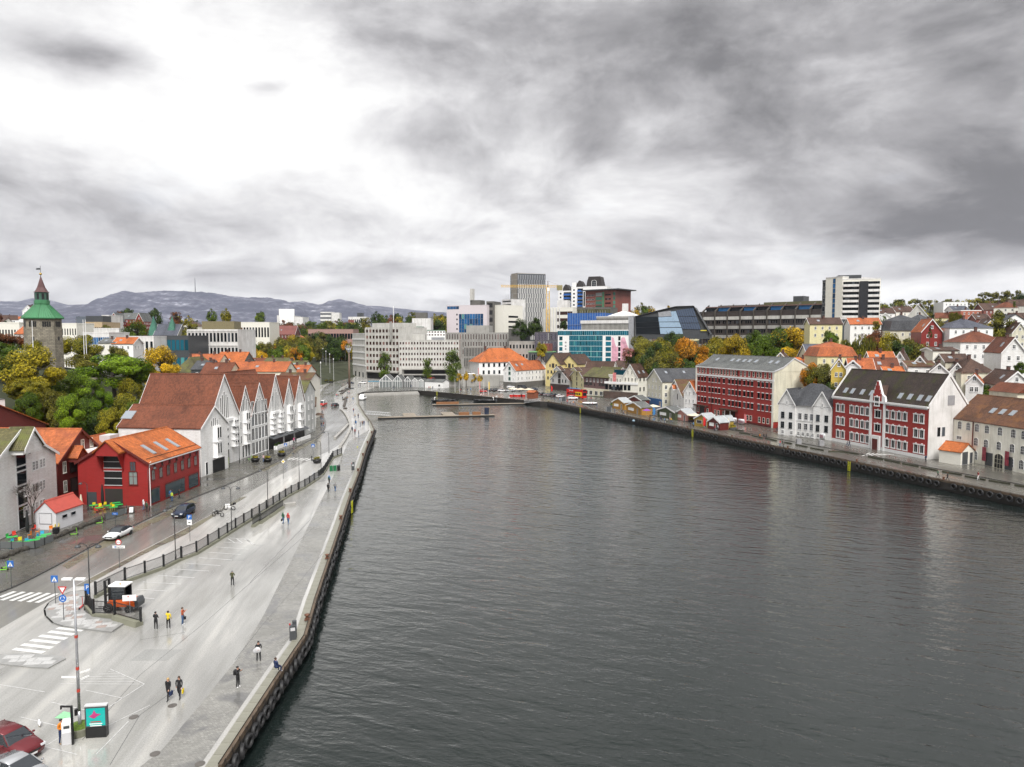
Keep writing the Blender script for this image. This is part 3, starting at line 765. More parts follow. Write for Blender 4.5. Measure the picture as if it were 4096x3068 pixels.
class H:
    def __init__(s,name,label,cat,A,B,D,ez,rz=None,roof='side',wm=WHITE,rm=OTILE,zb=0,over=.35,prof=None,trim=None,group=None,parent=None,off=(0,0),pitch=.16,base=None,L=None,down=0,low=None):
        A=Vector((A[0],A[1],0)) if not parent else None
        if L is None:
            B=Vector((B[0],B[1],0));s.L=(B-A).length;s.u=(B-A).normalized()
        else:s.L=L;s.u=parent.u
        s.w=Vector((-s.u.y,s.u.x,0));s.A=A;s.D=D;s.zb=zb;s.roof=roof
        if parent:s.o=parent.o;s.off=off;s.zb=zb=parent.zb;s.A=parent.A+s.u*off[0]+s.w*off[1]
        else:s.o=thing(name,label,cat,(A.x,A.y,zb),math.atan2(s.u.y,s.u.x),group);s.off=(0,0)
        e=ez-zb;r=(rz-zb) if rz is not None else None;s.e=e;s.r=r
        L,D=s.L,D;X=Matrix.Translation((s.off[0],s.off[1],0));s.X=X;s.trim=trim
        W=MB(X);Rf=MB(X);T=MB(X);bt=-.6-down if low is None else low
        if prof:pr=[(a,b-zb) for a,b in prof]
        elif roof=='side':pr=[(0,e),(D/2,r),(D,e)]
        elif roof=='front':pr=[(0,e),(L/2,r),(L,e)]
        elif roof=='monob':pr=[(0,e),(D,r)]
        else:pr=None
        s.pr=pr;s.ax='x' if roof in('side','monob','profx') else 'y'
        if pr:
            mx=D if s.ax=='x' else L;ln=L if s.ax=='x' else D
            W.prism([(0,bt),(mx,bt)]+[(a,b) for a,b in pr[::-1]],0,ln,s.ax)
            th=.16;pp=list(pr);d0=Vector((pp[1][0]-pp[0][0],pp[1][1]-pp[0][1])).normalized();d1=Vector((pp[-1][0]-pp[-2][0],pp[-1][1]-pp[-2][1])).normalized()
            pp[0]=(pp[0][0]-d0.x*over,pp[0][1]-d0.y*over);pp[-1]=(pp[-1][0]+d1.x*over,pp[-1][1]+d1.y*over)
            for a,b in zip(pp,pp[1:]):Rf.prism([(a[0],a[1]+.02),(b[0],b[1]+.02),(b[0],b[1]+.02+th),(a[0],a[1]+.02+th)],-over,ln+over,s.ax)
            i=max(range(len(pp)),key=lambda k:pp[k][1])
            if 0<i<len(pp)-1:Rf.prism([(pp[i][0]-.14,pp[i][1]+.12),(pp[i][0]+.14,pp[i][1]+.12),(pp[i][0],pp[i][1]+.34)],-over,ln+over,s.ax)
            if trim:
                for q0,q1 in ((-over-.06,-over-.0),(ln+over,ln+over+.06)):
                    if T.v:T.build('barge_board',trim,s.o);T=MB(X)
                    for a,b in zip(pp,pp[1:]):T.prism([(a[0],a[1]-.22),(b[0],b[1]-.22),(b[0],b[1]+.21),(a[0],a[1]+.21)],q0,q1,s.ax)
        elif roof=='hip':
            W.box(0,L,0,D,bt,e);o=over;i=min(L,D)/2
            if L>=D:rg=[(D/2,D/2),(L-D/2,D/2)]
            else:rg=[(L/2,L/2),(L/2,D-L/2)]
            zt=r+.1;c=[(-o,-o,e-.08),(L+o,-o,e-.08),(L+o,D+o,e-.08),(-o,D+o,e-.08)];g=[(rg[0][0],rg[0][1],zt),(rg[1][0],rg[1][1],zt)]
            if L>=D:Rf.mesh(c+g,[(0,1,5,4),(1,2,5),(2,3,4,5),(3,0,4),(3,2,1,0)])
            else:Rf.mesh(c+g,[(0,1,4),(1,2,5,4),(2,3,5),(3,0,4,5),(3,2,1,0)])
        elif roof=='mansard':   # steep lower slopes, shallow top
            W.box(0,L,0,D,bt,e);o=over;hm=e+(r-e)*.62;ins=1.1
            c=[(-o,-o,e-.05),(L+o,-o,e-.05),(L+o,D+o,e-.05),(-o,D+o,e-.05),(ins,ins,hm),(L-ins,ins,hm),(L-ins,D-ins,hm),(ins,D-ins,hm)]
            rr=min(L,D)/2-ins
            g=[(ins+rr,D/2,r),(L-ins-rr,D/2,r)] if L>=D else [(L/2,ins+rr,r),(L/2,D-ins-rr,r)]
            Rf.mesh(c+g,[(0,1,5,4),(1,2,6,5),(2,3,7,6),(3,0,4,7),(3,2,1,0)]+([(4,5,9,8),(5,6,9),(6,7,8,9),(7,4,8)] if L>=D else [(4,5,8),(5,6,9,8),(6,7,9),(7,4,8,9)]))
        elif roof=='flat':
            W.box(0,L,0,D,bt,e);Rf.box(.25,L-.25,.25,D-.25,e-.3,e+.03)
            T.box(-.08,L+.08,-.08,.25,e-.12,e+.35);T.box(-.08,L+.08,D-.25,D+.08,e-.12,e+.35);T.box(-.08,.25,.252,D-.252,e-.12,e+.35);T.box(L-.25,L+.08,.252,D-.252,e-.12,e+.35);s.trim=trim=trim or wm
        W.build('wall',wm,s.o)
        s.ro=Rf.build('roof',rm,s.o)
        if trim and T.v:T.build('barge_board' if roof!='flat' else 'parapet',trim,s.o)
        if base:
            b=MB(X);hgt,bmt=base;b.box(-.04,L+.04,-.04,D+.04,bt,hgt);b.build('plinth',bmt,s.o)
    def loc(s,face,t,z):
        x,y={'front':(t,0),'right':(s.L,t),'left':(0,s.D-t),'back':(s.L-t,s.D)}[face]
        return (x+s.off[0],y+s.off[1],z)
    def px(s,face,p,z):
        O,u={'front':(s.A,s.u),'right':(s.A+s.u*s.L,s.w),'left':(s.A+s.w*s.D,-s.w)}[face]
        return solve(O,u,p,z+s.zb,(s.L if face=='front' else s.D)+6)
    def win(s,face,t,z,w,h,style='w4',fm=WHITE,gm=GLASS,sub=True,name='window'):
        f,p=winmesh(w,h,style,fm,gm)
        if f is None:return obj(name,p,s.o,s.loc(face,t,z),FACE[face])
        o=obj(name,f,s.o,s.loc(face,t,z),FACE[face]);obj('pane',p,o);return o
    def row(s,face,ts,z,w,h,style='w4',fm=WHITE,gm=GLASS,px=False,name='window'):
        for t in ts:
            if px:t=s.px(face,t,z+h/2)
            s.win(face,t,z,w,h,style,fm,gm,name=name)
    def grid(s,face,n,z0,dz,rows,w,h,style='w4',fm=WHITE,gm=GLASS,m=None,skip=()):
        ln=s.L if face in('front','back') else s.D;m=w if m is None else m
        for r in range(rows):
            for i in range(n):
                if (r,i) in skip:continue
                s.win(face,m+(ln-2*m)*((i+.5)/n if True else 0),z0+dz*r,w,h,style,fm,gm)
    def skyl(s,a,f,side=0,w=.8,l=1.3,name='skylight'):
        """a roof window at a metres along the ridge, fraction f up the slope"""
        p=s.pr;k=0 if side==0 else len(p)-2
        if s.ax=='x' and side==0:q0,q1=p[0],p[1]
        elif side==0:q0,q1=p[0],p[1]
        else:q0,q1=p[-1],p[-2]
        c=(q0[0]+(q1[0]-q0[0])*f,q0[1]+(q1[1]-q0[1])*f);ang=math.atan2(q1[1]-q0[1],abs(q1[0]-q0[0]))
        m=MB();m.box(-w/2-.07,w/2+.07,-l/2-.07,l/2+.07,0,.12);m.k=1;m.box(-w/2,w/2,-l/2,l/2,.1,.15)
        me=m.data(name,[GREY,SKYG]);o=obj(name,me,s.o)
        if s.ax=='x':T=Matrix.Translation((a+s.off[0],c[0]+s.off[1],c[1]+.18))@Matrix.Rotation(0 if side==0 else pi,4,'Z')@Matrix.Rotation(ang,4,'X')
        else:T=Matrix.Translation((c[0]+s.off[0],a+s.off[1],c[1]+.18))@Matrix.Rotation(-pi/2 if side==0 else pi/2,4,'Z')@Matrix.Rotation(ang,4,'X')
        o.matrix_local=T;return o
    def chim(s,x,y,z0,z1,w=.7,d=.6,m=None,cap=True):
        b=MB(s.X);b.box(x-w/2,x+w/2,y-d/2,y+d/2,z0,z1)
        if cap:b.k=1;b.box(x-w/2-.08,x+w/2+.08,y-d/2-.08,y+d/2+.08,z1,z1+.12)
        return b.build('chimney',[m or BRICKD,DGREY],s.o)
    def box(s,name,x0,x1,y0,y1,z0,z1,m):
        b=MB(s.X);b.box(x0,x1,y0,y1,z0,z1);return b.build(name,m,s.o)
BRICKD=M('chimney_brick',(.10,.05,.04),.8)
SKYG=M('roof_window_glass',(.25,.28,.31),.08,'plain',var=0,spec=.9)
OAKW=M('dark_shutter',(.035,.03,.028),.6)
# ---------- right waterfront ------------------------------------------------
def Zp(px,py,pyt):return Z(G(px,py),pyt)
# red warehouse with grey mansard roof
A,B=G(2783,1657),G(3092,1713);e=17.4;u=(B-A).normalized();w=Vector((-u.y,u.x,0))
D=solve(B,w,3264,e);rz=Z(B+w*D*.48,1433)
h=H('warehouse','long red five-storey waterfront warehouse with grey roof and rows of arched white-capped windows','building',A,B,D,e,rz,'profx',REDP,GREYR,over=.25,prof=[(0,e),(D*.2,e+1.1),(D*.46,rz),(D*.66,e+2.4),(D,e-.3)],trim=LGREY)
mx=[577,615,650,702,740,778,817,873,935,978,1020,1060,1113,1160,1205,1283,1332,1382,1433]
mx=[2600+x/2.949 for x in mx]
for z,hh in ((12.2,1.55),(8.6,1.75),(4.9,1.8)):h.row('front',mx,z,1.0,hh,'cap',WHITE,GLASS,px=True)
h.row('front',[2600+x/2.949 for x in (587,623,661,710,748,780,812,847,884,920,957,990,1025,1075,1122,1173,1223,1272,1308,1362,1416)],15.1,.9,1.7,'surround' if 0 else 'w1',CREAMW,GLASS,px=True)
h.row('front',[2600+x/2.949 for x in (570,680,770,808,865,1150,1190,1290,1342,1392)],1.1,1.05,1.7,'w1',CREAMW,GLASS,px=True)
h.box('string_course',-.1,h.L+.1,-.22,-.001,14.2,14.8,WHITE);h.box('cornice',-.1,h.L+.1,-.3,-.001,17.0,17.4,WHITE)
h.box('plinth',-.05,h.L,-.06,-.001,-.5,.6,DREDC)
h.box('gable_render',h.L+.002,h.L+.12,.0,h.D,1.9,e-.2,CREAM)
for x0,x1,y0 in ((.3,7.5,-1.4),(16,24,-1.6)):
    h.box('canopy',x0,x1,y0,-.01,3.4,3.8,BTILE)
h.box('shop_front',17.5,22.8,-.09,-.001,.0,3.2,GLASSR)
for x in (18.6,21.6):
    m=MB(Matrix.Translation((x,-1.2,0)));m.tube((0,0,0),(0,0,3.4),.16,n=10);m.build('column',WHITE,h.o)
h.box('entrance',2.5,5.2,-.08,-.001,0,3.2,BLACK)
for x in (9.5,23.6):h.box('downpipe',x,x+.14,-.2,-.002,0,17,DREDC)
gb=MB();gb.prism([(0,e-.25),(D*.2,e+.9),(D*.46,rz-.15),(D*.66,e+2.2),(D,e-.5)],h.L+.002,h.L+.12,'x');gb.build('gable_render',CREAM,h.o)
h.win('right',D*.46,rz-5.4,1.9,3.2,'thin',GREY,GREY)
h.box('quoin_strip',h.L-.75,h.L-.001,-.12,-.001,0,16.9,CREAMW);h.box('corner_pilaster',-.05,.55,-.35,-.001,0,17.4,CREAMW)
for x in (5.5,14,17.2,20.4,23.2,26.5,33.6,36.6):
    # the roof kinks, so set these on the upper slope
    q0,q1=h.pr[1],h.pr[2];c=(q0[0]+(q1[0]-q0[0])*.42,q0[1]+(q1[1]-q0[1])*.42);m=MB();m.box(-.62,.62,-.8,.8,0,.12);m.k=1;m.box(-.52,.52,-.7,.7,.1,.16)
    o=m.build('skylight',[GREY,SKYG],h.o);o.matrix_local=Matrix.Translation((x,c[0],c[1]+.18))@Matrix.Rotation(math.atan2(q1[1]-q0[1],q1[0]-q0[0]),4,'X')
# red building with white surrounds
A,B=G(3328,1762),G(3708,1838);e=12.0;u=(B-A).normalized();w=Vector((-u.y,u.x,0));D=solve(B,w,3871,e);rz=Z(B+w*D*.5,1502)
h=H('office_building','red three-storey building with ornate white window surrounds and tall stepped centre gable','building',A,B,D,e,rz,'side',REDP,M('dark_brown_slates',(.05,.038,.034),.38,'tile',col2=(.045,.05,.012)),over=.2)
s7=2.3676;X7=lambda l:[3250+x/s7 for x in l]
wx=X7((243,288,372,422,474,523,708,765,822,878,980,1037))
for z in (8.2,4.75,1.25):
    h.row('front',wx,z,.95,1.75,'surround',WHITE,GLASS,px=True)
cx=h.px('front',3250+618/s7,6)
h.row('front',[cx],8.0,1.7,1.7,'surround',WHITE,GLASS);h.row('front',[cx],4.6,1.7,1.7,'surround',WHITE,GLASS)
for dx in (-2.45,1.9):h.box('pilaster',cx+dx,cx+dx+.55,-.38,-.001,0,12.2,WHITE)
h.box('plinth',-.08,h.L+.0,-.14,-.001,-.5,.75,WHITE);h.box('cornice',-.1,h.L+.05,-.5,-.001,11.6,12.05,WHITE)
for i in range(60):
    if abs(i*h.L/60-cx)<2.5:continue
    h.box('cornice_bracket',i*h.L/60,i*h.L/60+.2,-.36,-.002,11.3,11.6,WHITE)
h.box('door_case',cx-1.3,cx+1.3,-.75,-.001,0,3.5,WHITE);h.box('door',cx-.85,cx+.85,-.8,-.751,0,2.7,DREDC)
# stepped gable
g=MB();pk=Z(h.A+h.u*cx,1350+408/s7)
g.prism([(cx-2.6,12.06),(cx+2.6,12.06),(cx+2.3,13.3),(cx+1.5,13.8),(cx+.28,pk),(cx-.28,pk),(cx-1.5,13.8),(cx-2.3,13.3)],-.38,.15,'y');g.build('centre_gable',WHITE,h.o)
g=MB();
for a,z0,z1 in ((1.35,12.1,13.9),(1.0,13.9,14.9),(.65,14.9,15.9),(.32,15.9,16.9)):g.box(cx-a,cx+a,-.44,-.381,z0,z1)
g.build('stepped_panel',REDP,h.o)
o=h.win('front',cx,11.0,1.3,2.0,'surround',WHITE,GLASS);o.location.y=-.45
g=MB();rr=(rz-12.3)/(D/2)
g.mesh([(cx-2,.1,12.3),(cx+2,.1,12.3),(cx,.1,pk-1.2),(cx,(pk-1.5-e)/rr,pk-1.2)],[(1,2,3),(0,3,2),(0,1,3)]);g.build('gable_roof',BTILE,h.o)
for x in X7((280,345,437,525,795,885,980,1060)):h.skyl(h.px('front',x,13.8),.22,w=1.0,l=1.5)
for y0 in (-.25,h.L+.0):
    g=MB();g.prism([(-.15,e-.3),(D/2,rz-.2),(D+.15,e-.3),(D+.15,e+.45),(D/2,rz+.55),(-.15,e+.45)],y0,y0+.3,'x');g.build('gable_coping',CONCW,h.o)
h.box('end_wall_render',h.L+.002,h.L+.1,0,D,-.3,e-.3,CONCW)
g=MB();g.prism([(0,e-.301),(D,e-.301),(D/2,rz-.4)],h.L+.002,h.L+.1,'x');g.build('end_wall_render',CONCW,h.o)
for t in (D*.26,D*.38):
    o=h.win('right',t,5.2,.85,2.1,'thin',GREY,GLASS);o.location.x+=.1
o=h.win('right',D*.55,e+.3,1.9,2.2,'thin',GREY,GREY);o.location.x+=.1
R2=h
# white twin-gabled house between the red ones
A,B=G(3114,1737),G(3326,1762);e=Z(A,1613);rz=Z(A,1567)+.8;L=(B-A).length
h=H('wooden_house','white boarded waterfront house with dark slate roof and two front gables between the red buildings','house',A,B,12,e,rz+1.6,'hip',WCLAP,GTILE,over=.4)
for off_,wd_ in ((0,5.2),(L-5.2,5.2)):
    g=H('','','',0,0,7,e,rz,'front',WCLAP,GTILE,over=.4,trim=WHITE,parent=h,off=(off_,-.35),L=wd_)
    g.row('front',[wd_/2],e-.1,.5,1.0,'w2')
    g.row('front',[1.4,3.8],4.9,1.0,1.75,'w6',DGREY);g.row('front',[1.4,3.8],2.1,1.0,1.75,'w6',DGREY)
for t in (6.4,8.2,9.9):
    h.win('front',t,4.9,1.05,1.75,'w6',LGREY);h.win('front',t,2.1,1.05,1.75,'w6',LGREY)
for t in (1.5,4.2,6.3,7.6,9.,10.4,12,13.6):
    o=h.win('front',min(t,L-1),.35,.8,1.1,'w4');o.location.y=-.36
h.box('eaves_band',5.3,L-5.3,-.12,-.001,4.5,4.65,WHITE)
# narrow white gables
def gable(label,a,b,eavepy,peak,D,wm,rm,trim=WHITE,name='wooden_house',cat='house',group=None,over=.35,**k):
    A,B=G(*a),G(*b);e=Z(A,eavepy);mid=(A+B)/2;rz=Z(mid,peak)
    return H(name,label,cat,A,B,D,e,rz,'front',wm,rm,over=over,trim=trim,group=group,**k)
h=gable('narrow white house with orange roof squeezed against the long red warehouse',(2734,1653),(2783,1658),1567,1527,13,WCLAP,OTILE)
for z in (1.1,4,6.8):h.grid('front',3,z,1,1,.62,1.3,'w6',m=.3)
h.win('front',h.L/2,9.3,.9,1.2,'w4')
h=gable('white gabled house with moss-brown roof and small orange hoist dormer',(2670,1628),(2732,1651),1571,1520,14,WCLAP,MTILE)
for z in (1.4,4.5):h.row('front',[h.L*.2,h.L*.42,h.L*.82],z,.75,1.4,'w4')
h.win('front',h.L*.22,7.3,.7,1.2,'w4');h.win('front',h.L*.4,7.3,.6,1.2,'w4')
g=H('','','',0,0,2.4,8.2,9.3,'front',WCLAP,OTILE,over=.15,trim=WHITE,parent=h,off=(h.L*.5,-1.4),L=1.9,low=7.6);h.win('front',h.L*.65,4.2,.9,2.2,'thin',GREY,OAKW)
BLUEP=M('blue_paint',(.03,.12,.30),.4,'plain',var=.05)
h=gable('cream boarded house with blue ground floor and slate roof facing the market huts',(2586,1621),(2648,1633),1520,1477,34,M('cream_boards',(.72,.70,.58),.6,'clap'),GTILE)
h.box('blue_ground_floor',-.06,h.L+.02,-.1,-.001,0,3.4,BLUEP)
h.grid('front',4,4.1,3,2,.75,1.55,'w4',m=.5);h.row('front',[h.L*.42,h.L*.62],10,.7,1.4,'w4')
h.row('front',[2.6,4.3],1.4,.9,.8,'w2',BLUEP)
for t in (.9,h.L-1.3):h.win('front',t,0,1.1,2.5,'thin',WHITE,M('oak_door',(.2,.09,.04),.5)).location.y=-.12
for z in (1.8,4.4,7.4):h.row('right',[1.6,4.4,7.2,10],z,1.1,1.6,'w4')
for t in (4,12):h.skyl(t,.7,side=1)
h=gable('tall cream gable with brown tiled roof rising above a white shop front',(2490,1596),(2551,1600),1507,1458,30,CREAMW,BTILE)
h.box('shop_floor',-9.5,h.L,-.4,-.001,0,3.2,M('brown_brick',(.13,.09,.075),.6,'stone',sc=.35))
for t in range(7):h.win('front',-8.4+t*1.95+0,4.0,1.45,2.3,'thin',DGREY,GLASS)
h.box('white_band',-9.5,h.L+.05,-.25,-.001,6.6,7.6,WHITE)
h.row('front',[h.L*.18,h.L*.4,h.L*.62,h.L*.84],8,.75,1.7,'w2',CREAMW);h.row('front',[h.L*.35,h.L*.6],11.2,.6,1.5,'w2',CREAMW)
for z in (3.6,8.0):h.row('right',[1.8,5.2,8.6],z,1.6,2.0,'w2',CREAMW)
h.skyl(3,.35,side=1,w=1.1);h.skyl(7,.35,side=1,w=1.1)
# white block with roof terrace left of it
A,B=G(2434,1590),G(2492,1596);e=Z(A,1500)
h=H('shop_building','white flat-roofed corner shop building with glazed roof terrace and pink banner','building',A,B,14,e,None,'flat',CREAMW,DCONC)
h.grid('front',4,e-3.0,1,1,.8,1.7,'w2',CREAMW);h.grid('front',3,3.6,1,1,1.5,1.6,'thin',DGREY)
h.box('terrace_glass',h.L*.35,h.L-.3,.3,5,e+.36,e+2.6,GLASST);h.box('banner',h.L*.32,h.L*.52,-.25,-.1,e-3.4,e+1.2,M('pink_yellow_banner',(.75,.25,.25),.5,'plain',var=.5,sc=.8))
A,B=G(2335,1580),G(2434,1590);e=Z(A,1503)
MAUVE=M('mauve_boards',(.17,.10,.10),.6,'clap')
h=H('shop_building','mauve-brown timber shop building with mossy roof and cream ground floor','building',A,B,13,e,e+3.6,'side',MAUVE,OLTILE,over=.8)
h.box('cream_shop_floor',0,h.L,-.25,-.001,0,3.6,M('cream_band',(.66,.62,.48),.6));
for t in (.1,.28,.5,.7):h.win('front',h.L*t+.6,.5,2.0,2.0,'w2',WHITE,GLASS).location.y=-.26
h.win('front',h.L*.86,.1,1.6,2.7,'thin',DGREY,OAKW).location.y=-.26
h.grid('front',6,e-2.6,1,1,.9,1.6,'w2',WHITE);h.box('dark_panel',.3,h.L*.35,-.06,-.001,5,6.3,OAKW);h.box('dark_panel',h.L*.62,h.L*.98,-.06,-.001,5,6.3,OAKW)
for t in (.2,.45,.7,.9):h.win('front',h.L*t,4.6,.8,1.4,'w2',MAUVE)
h=gable('pale yellow hoist-gabled warehouse with brown roof between grey and mauve houses',(2281,1563),(2335,1577),1504,1471,18,YEL2,BTILE,name='wooden_house')
for z in (.8,3.6,6.4):h.row('front',[h.L*.14,h.L*.86],z,.6,1.4,'w2',DGREY)
for z in (.8,3.4,6.0,8.4):h.win('front',h.L*.5,z,1.3,1.9,'thin',BLACK,OAKW)
g=H('','','',0,0,2.5,11.0,12.4,'front',YEL2,BTILE,over=.2,trim=CREAMW,parent=h,off=(h.L*.3,-1.6),L=h.L*.42,low=10.6)
h=gable('pale grey boarded warehouse with tall dark hoist opening and white trim',(2201,1558),(2278,1565),1517,1476,22,M('grey_white_boards',(.60,.60,.59),.6,'clap'),BTILE)
for z in (4.2,7.4):h.row('front',[h.L*.15,h.L*.8],z,.8,1.6,'w2',DGREY)
for z in (3.6,6.4):h.win('front',h.L*.48,z,1.9,2.5,'thin',BLACK,OAKW)
h.win('front',h.L*.65,4.2,.8,1.6,'w2',DGREY)
h.box('dark_ground_floor',0,h.L,-.1,-.001,0,3.2,M('dark_brown_boards',(.05,.03,.028),.6,'clap'))
g=H('','','',0,0,2.5,10.6,12.4,'front',M('grey_white_boards'),BTILE,over=.2,trim=WHITE,parent=h,off=(h.L*.3,-1.7),L=h.L*.38,low=10.2)
# far right: cream stone warehouse and its neighbours
A,B=G(3802,1831),G(4096,1895);B=A+(B-A)*1.9;e=Z(A,1673);u=(B-A).normalized()
h=H('stone_warehouse','long cream stone warehouse with brown tiled roof and arched white windows at the far right','building',A,B,13,e,e+5.2,'side',M('pale_render',(.88,.86,.76),.65,'concrete'),M('patchy_brown_tiles',(.13,.065,.04),.5,'tile',col2=(.20,.09,.035)),over=.25)
X=X7
h.row('front',X((1397,1478,1560,1655,1778,1905,2003)),7.0,1.15,1.75,'arch',px=True)
h.row('front',X((1550,1645,1767,1893,1995)),3.9,1.15,1.75,'arch',px=True)
h.row('front',X((1545,1885,1980)),.8,1.15,1.9,'arch',px=True);h.row('front',X((1390,)),4.6,1.5,.8,'w6',px=True)
c=h.px('front',3250+1765/s7,1.5);h.win('front',c,0,2.4,3.1,'arch',CREAM,BLACK,name='gateway')
for dx in (-2.5,2.5):h.box('gate_leaf',c+dx-.9,c+dx+.9,-.16,-.05,.1,2.9,DGREY)
for dx in (-3.9,1.9):h.box('banner',c+dx,c+dx+.9,-.5,-.4,1.0,4.0,M('maroon_banner',(.25,.03,.05),.5,'plain',var=.5,sc=1.5))
h.box('downpipe',h.px('front',3250+1515/s7,5),h.px('front',3250+1515/s7,5)+.15,-.18,-.001,0,e,DREDC)
for x in (1600,1690,1785):h.skyl(h.px('front',3250+x/s7,12),.45,w=1,l=1.5)
h.box('shed_tower',1.5,9,8,14,e-.2,e+6.4,CREAM);g=MB();g.prism([(7.8,e+6.4),(14.2,e+6.4),(11,e+8.4)],1.2,9.4,'x');g.build('tower_roof',RTILE,h.o)
# small white shed with orange roof in front
A,B=G(3724,1838),G(3893,1856);uu=(B-A).normalized()
h=H('shed','small white shed with orange tiled roof and grey doors beside the cream stone warehouse','shed',G(3755,1848),G(3842,1861),5.5,Z(A,1790),Z(A,1762),'side',CREAMW,OTILE,over=.2)
h.win('right',1.6,0,2.2,2.8,'thin',GREY,DGREY);h.win('right',4.1,.1,1.1,2.4,'thin',GREY,DGREY)
# ---------- around the harbour head -----------------------------------------
A,B=G(2014,1549),G(2063,1552);Bx=G(2144,1540)
h=H('wooden_house','white boarded corner house with orange-brown roof on dark posts by the car park','house',A,B,26,Z(A,1480),Z((A+B)/2,1447),'front',WCLAP,OTILE2,over=.4,trim=WHITE)
for z in (4,7,9.6):h.win('front',h.L/2,z,1.5,1.8,'w2',M('green_frame',(.25,.42,.36),.5),GLASS);h.row('front',[h.L*.18,h.L*.84],z+.3,.5,1.1,'w2')
h.box('open_ground_floor',-.05,h.L+.05,-.05,h.D,0,3.1,DCONC)
for z in (4.2,7.2):h.row('right',[2,5.2,9.5,11.5,14.5,18,21,24],z,.9,1.6,'w4')
h.skyl(3.5,.55,side=1,w=1.3,l=1.6);h.skyl(8.5,.6,side=1,w=1.3,l=1.2)
A,B=P(1916,1505,440),P(2118,1505,452)
h=H('town_hall','broad white three-storey house with steep orange hipped roof and round dormers','building',A,B,20,Z(A,1449),Z(A,1394),'hip',WHITE,OTILE,zb=0,over=.6)
h.grid('front',9,9.0,1,1,1.3,2.2,'w1',DGREY);h.grid('front',9,4.6,1,1,1.3,2.2,'w1',DGREY);h.box('stone_ground_floor',-.1,h.L,-.15,-.001,0,3.6,CONC);h.grid('front',8,.8,1,1,1.1,1.9,'thin',DGREY)
for t in (.35,.46,.57):
    m=MB();m.smooth=True;m.tube((h.L*t,2.2,Z(A,1440)),(h.L*t,5.5,Z(A,1440)),1.1,n=14);m.build('round_dormer',DGREY,h.o)
    h.win('front',h.L*t,Z(A,1440)-.7,1.4,1.4,'arch',WHITE,GLASS).location.y=2.15
for t in (.22,.62):h.chim(h.L*t,10,Z(A,1396)-1,Z(A,1396)+1.6,1.4,1.0)
h=H('wooden_house','small white gable with rust-brown roof left of the yellow twin gables','house',P(2131,1520,410),P(2186,1520,410),16,Z(P(2131,1500,410),1460),Z(P(2131,1500,410),1427),'front',WCLAP,OTILE2,trim=WHITE)
h.row('front',[h.L*.3,h.L*.68],4.4,1.1,1.7,'w6');h.row('front',[h.L*.5],8.2,.8,1.3,'w4')
for k,(x0,x1,pk,lb) in enumerate([(2182,2243,1414,'left'),(2243,2312,1419,'right')]):
    A,B=P(x0,1530,398),P(x1,1530,392)
    h=H('wooden_house','pale yellow gabled house, the %s of a pair, with dark brown roof'%lb,'house',A,B,18,Z(A,1456),Z(A,pk),'front',YELW,BTILE,trim=DGREY)
    for z in (4,7.4):h.grid('front',4,z,1,1,.9,1.6,'w2',DGREY,m=.6)
    h.row('front',[h.L*.3,h.L*.7],11,.9,1.5,'w2',DGREY);h.win('front',h.L*.5,10.5,1.6,2.4,'thin',DGREY,OAKW)
# dark brown roofs behind them
for x0,x1,y0,y1,d,rm,lb in [(2330,2440,1505,1447,360,BTILE,'brown-roofed white house behind the mauve shop'),(2440,2520,1470,1445,365,BTILE,'dark-roofed house behind the tall cream gable'),(2380,2460,1500,1470,345,OLTILE,'moss-roofed low building behind the mauve shop')]:
    A,B=P(x0,1500,d),P(x1,1500,d-8)
    h=H('town_house',lb,'house',A,B,12,Z(A,y0),Z(A,y1),'side',CREAMW,rm,trim=WHITE);h.grid('front',4,4,3,2,.9,1.4,'w2')
# ---------- left waterfront ---------------------------------------------------
# white hotel: seven steep gables side by side
RT=RTILE
A,B=G(866,1871,.12),G(1217,1751,.12)
u=(B-A).normalized();w=Vector((-u.y,u.x,0))
class PH:pass
hot=PH();hot.o=thing('hotel','white boarded waterfront hotel with seven steep gables, bay windows and red-brown tiled roofs','hotel',(A.x,A.y,.12),math.atan2(u.y,u.x));hot.u=u;hot.w=w;hot.A=A;hot.zb=.12
def sx(p,z=8):return solve(A,u,p,z)
spec=[(836,957,899,1499.6,24,1),(957,1004,982,1545,13,0),(1004,1069,1051,1533.5,13,0),(1069,1133,1104,1499.6,20,1),(1133,1176,1163,1516,15,0),(1176,1219,1203.5,1506,17,0)]
def baycol(h,c,z0,z1,wd,n,dep=.75,glassy=False):
    m=MB(h.X);m.prism([(c-wd/2,.0),(c-wd/2+.45,-dep),(c+wd/2-.45,-dep),(c+wd/2,.0)],z0,z1,'z');m.build('bay',WHITE,h.o)
    dz=(z1-z0)/n
    for i in range(n):
        for dx in ((-.42,.42) if wd<3 else (-.8,0,.8)):
            o=h.win('front',c+dx*1.05,z0+dz*i+.65,.74,dz-.95,'w1' if glassy else 'thin',WHITE,GLASS);o.location.y=h.off[1]-dep-.0
        b=MB(h.X);b.box(c-wd/2-.05,c+wd/2+.05,-dep-.08,-.001,z0+dz*i-.12,z0+dz*i+.0);b.build('bay_sill',WHITE,h.o)
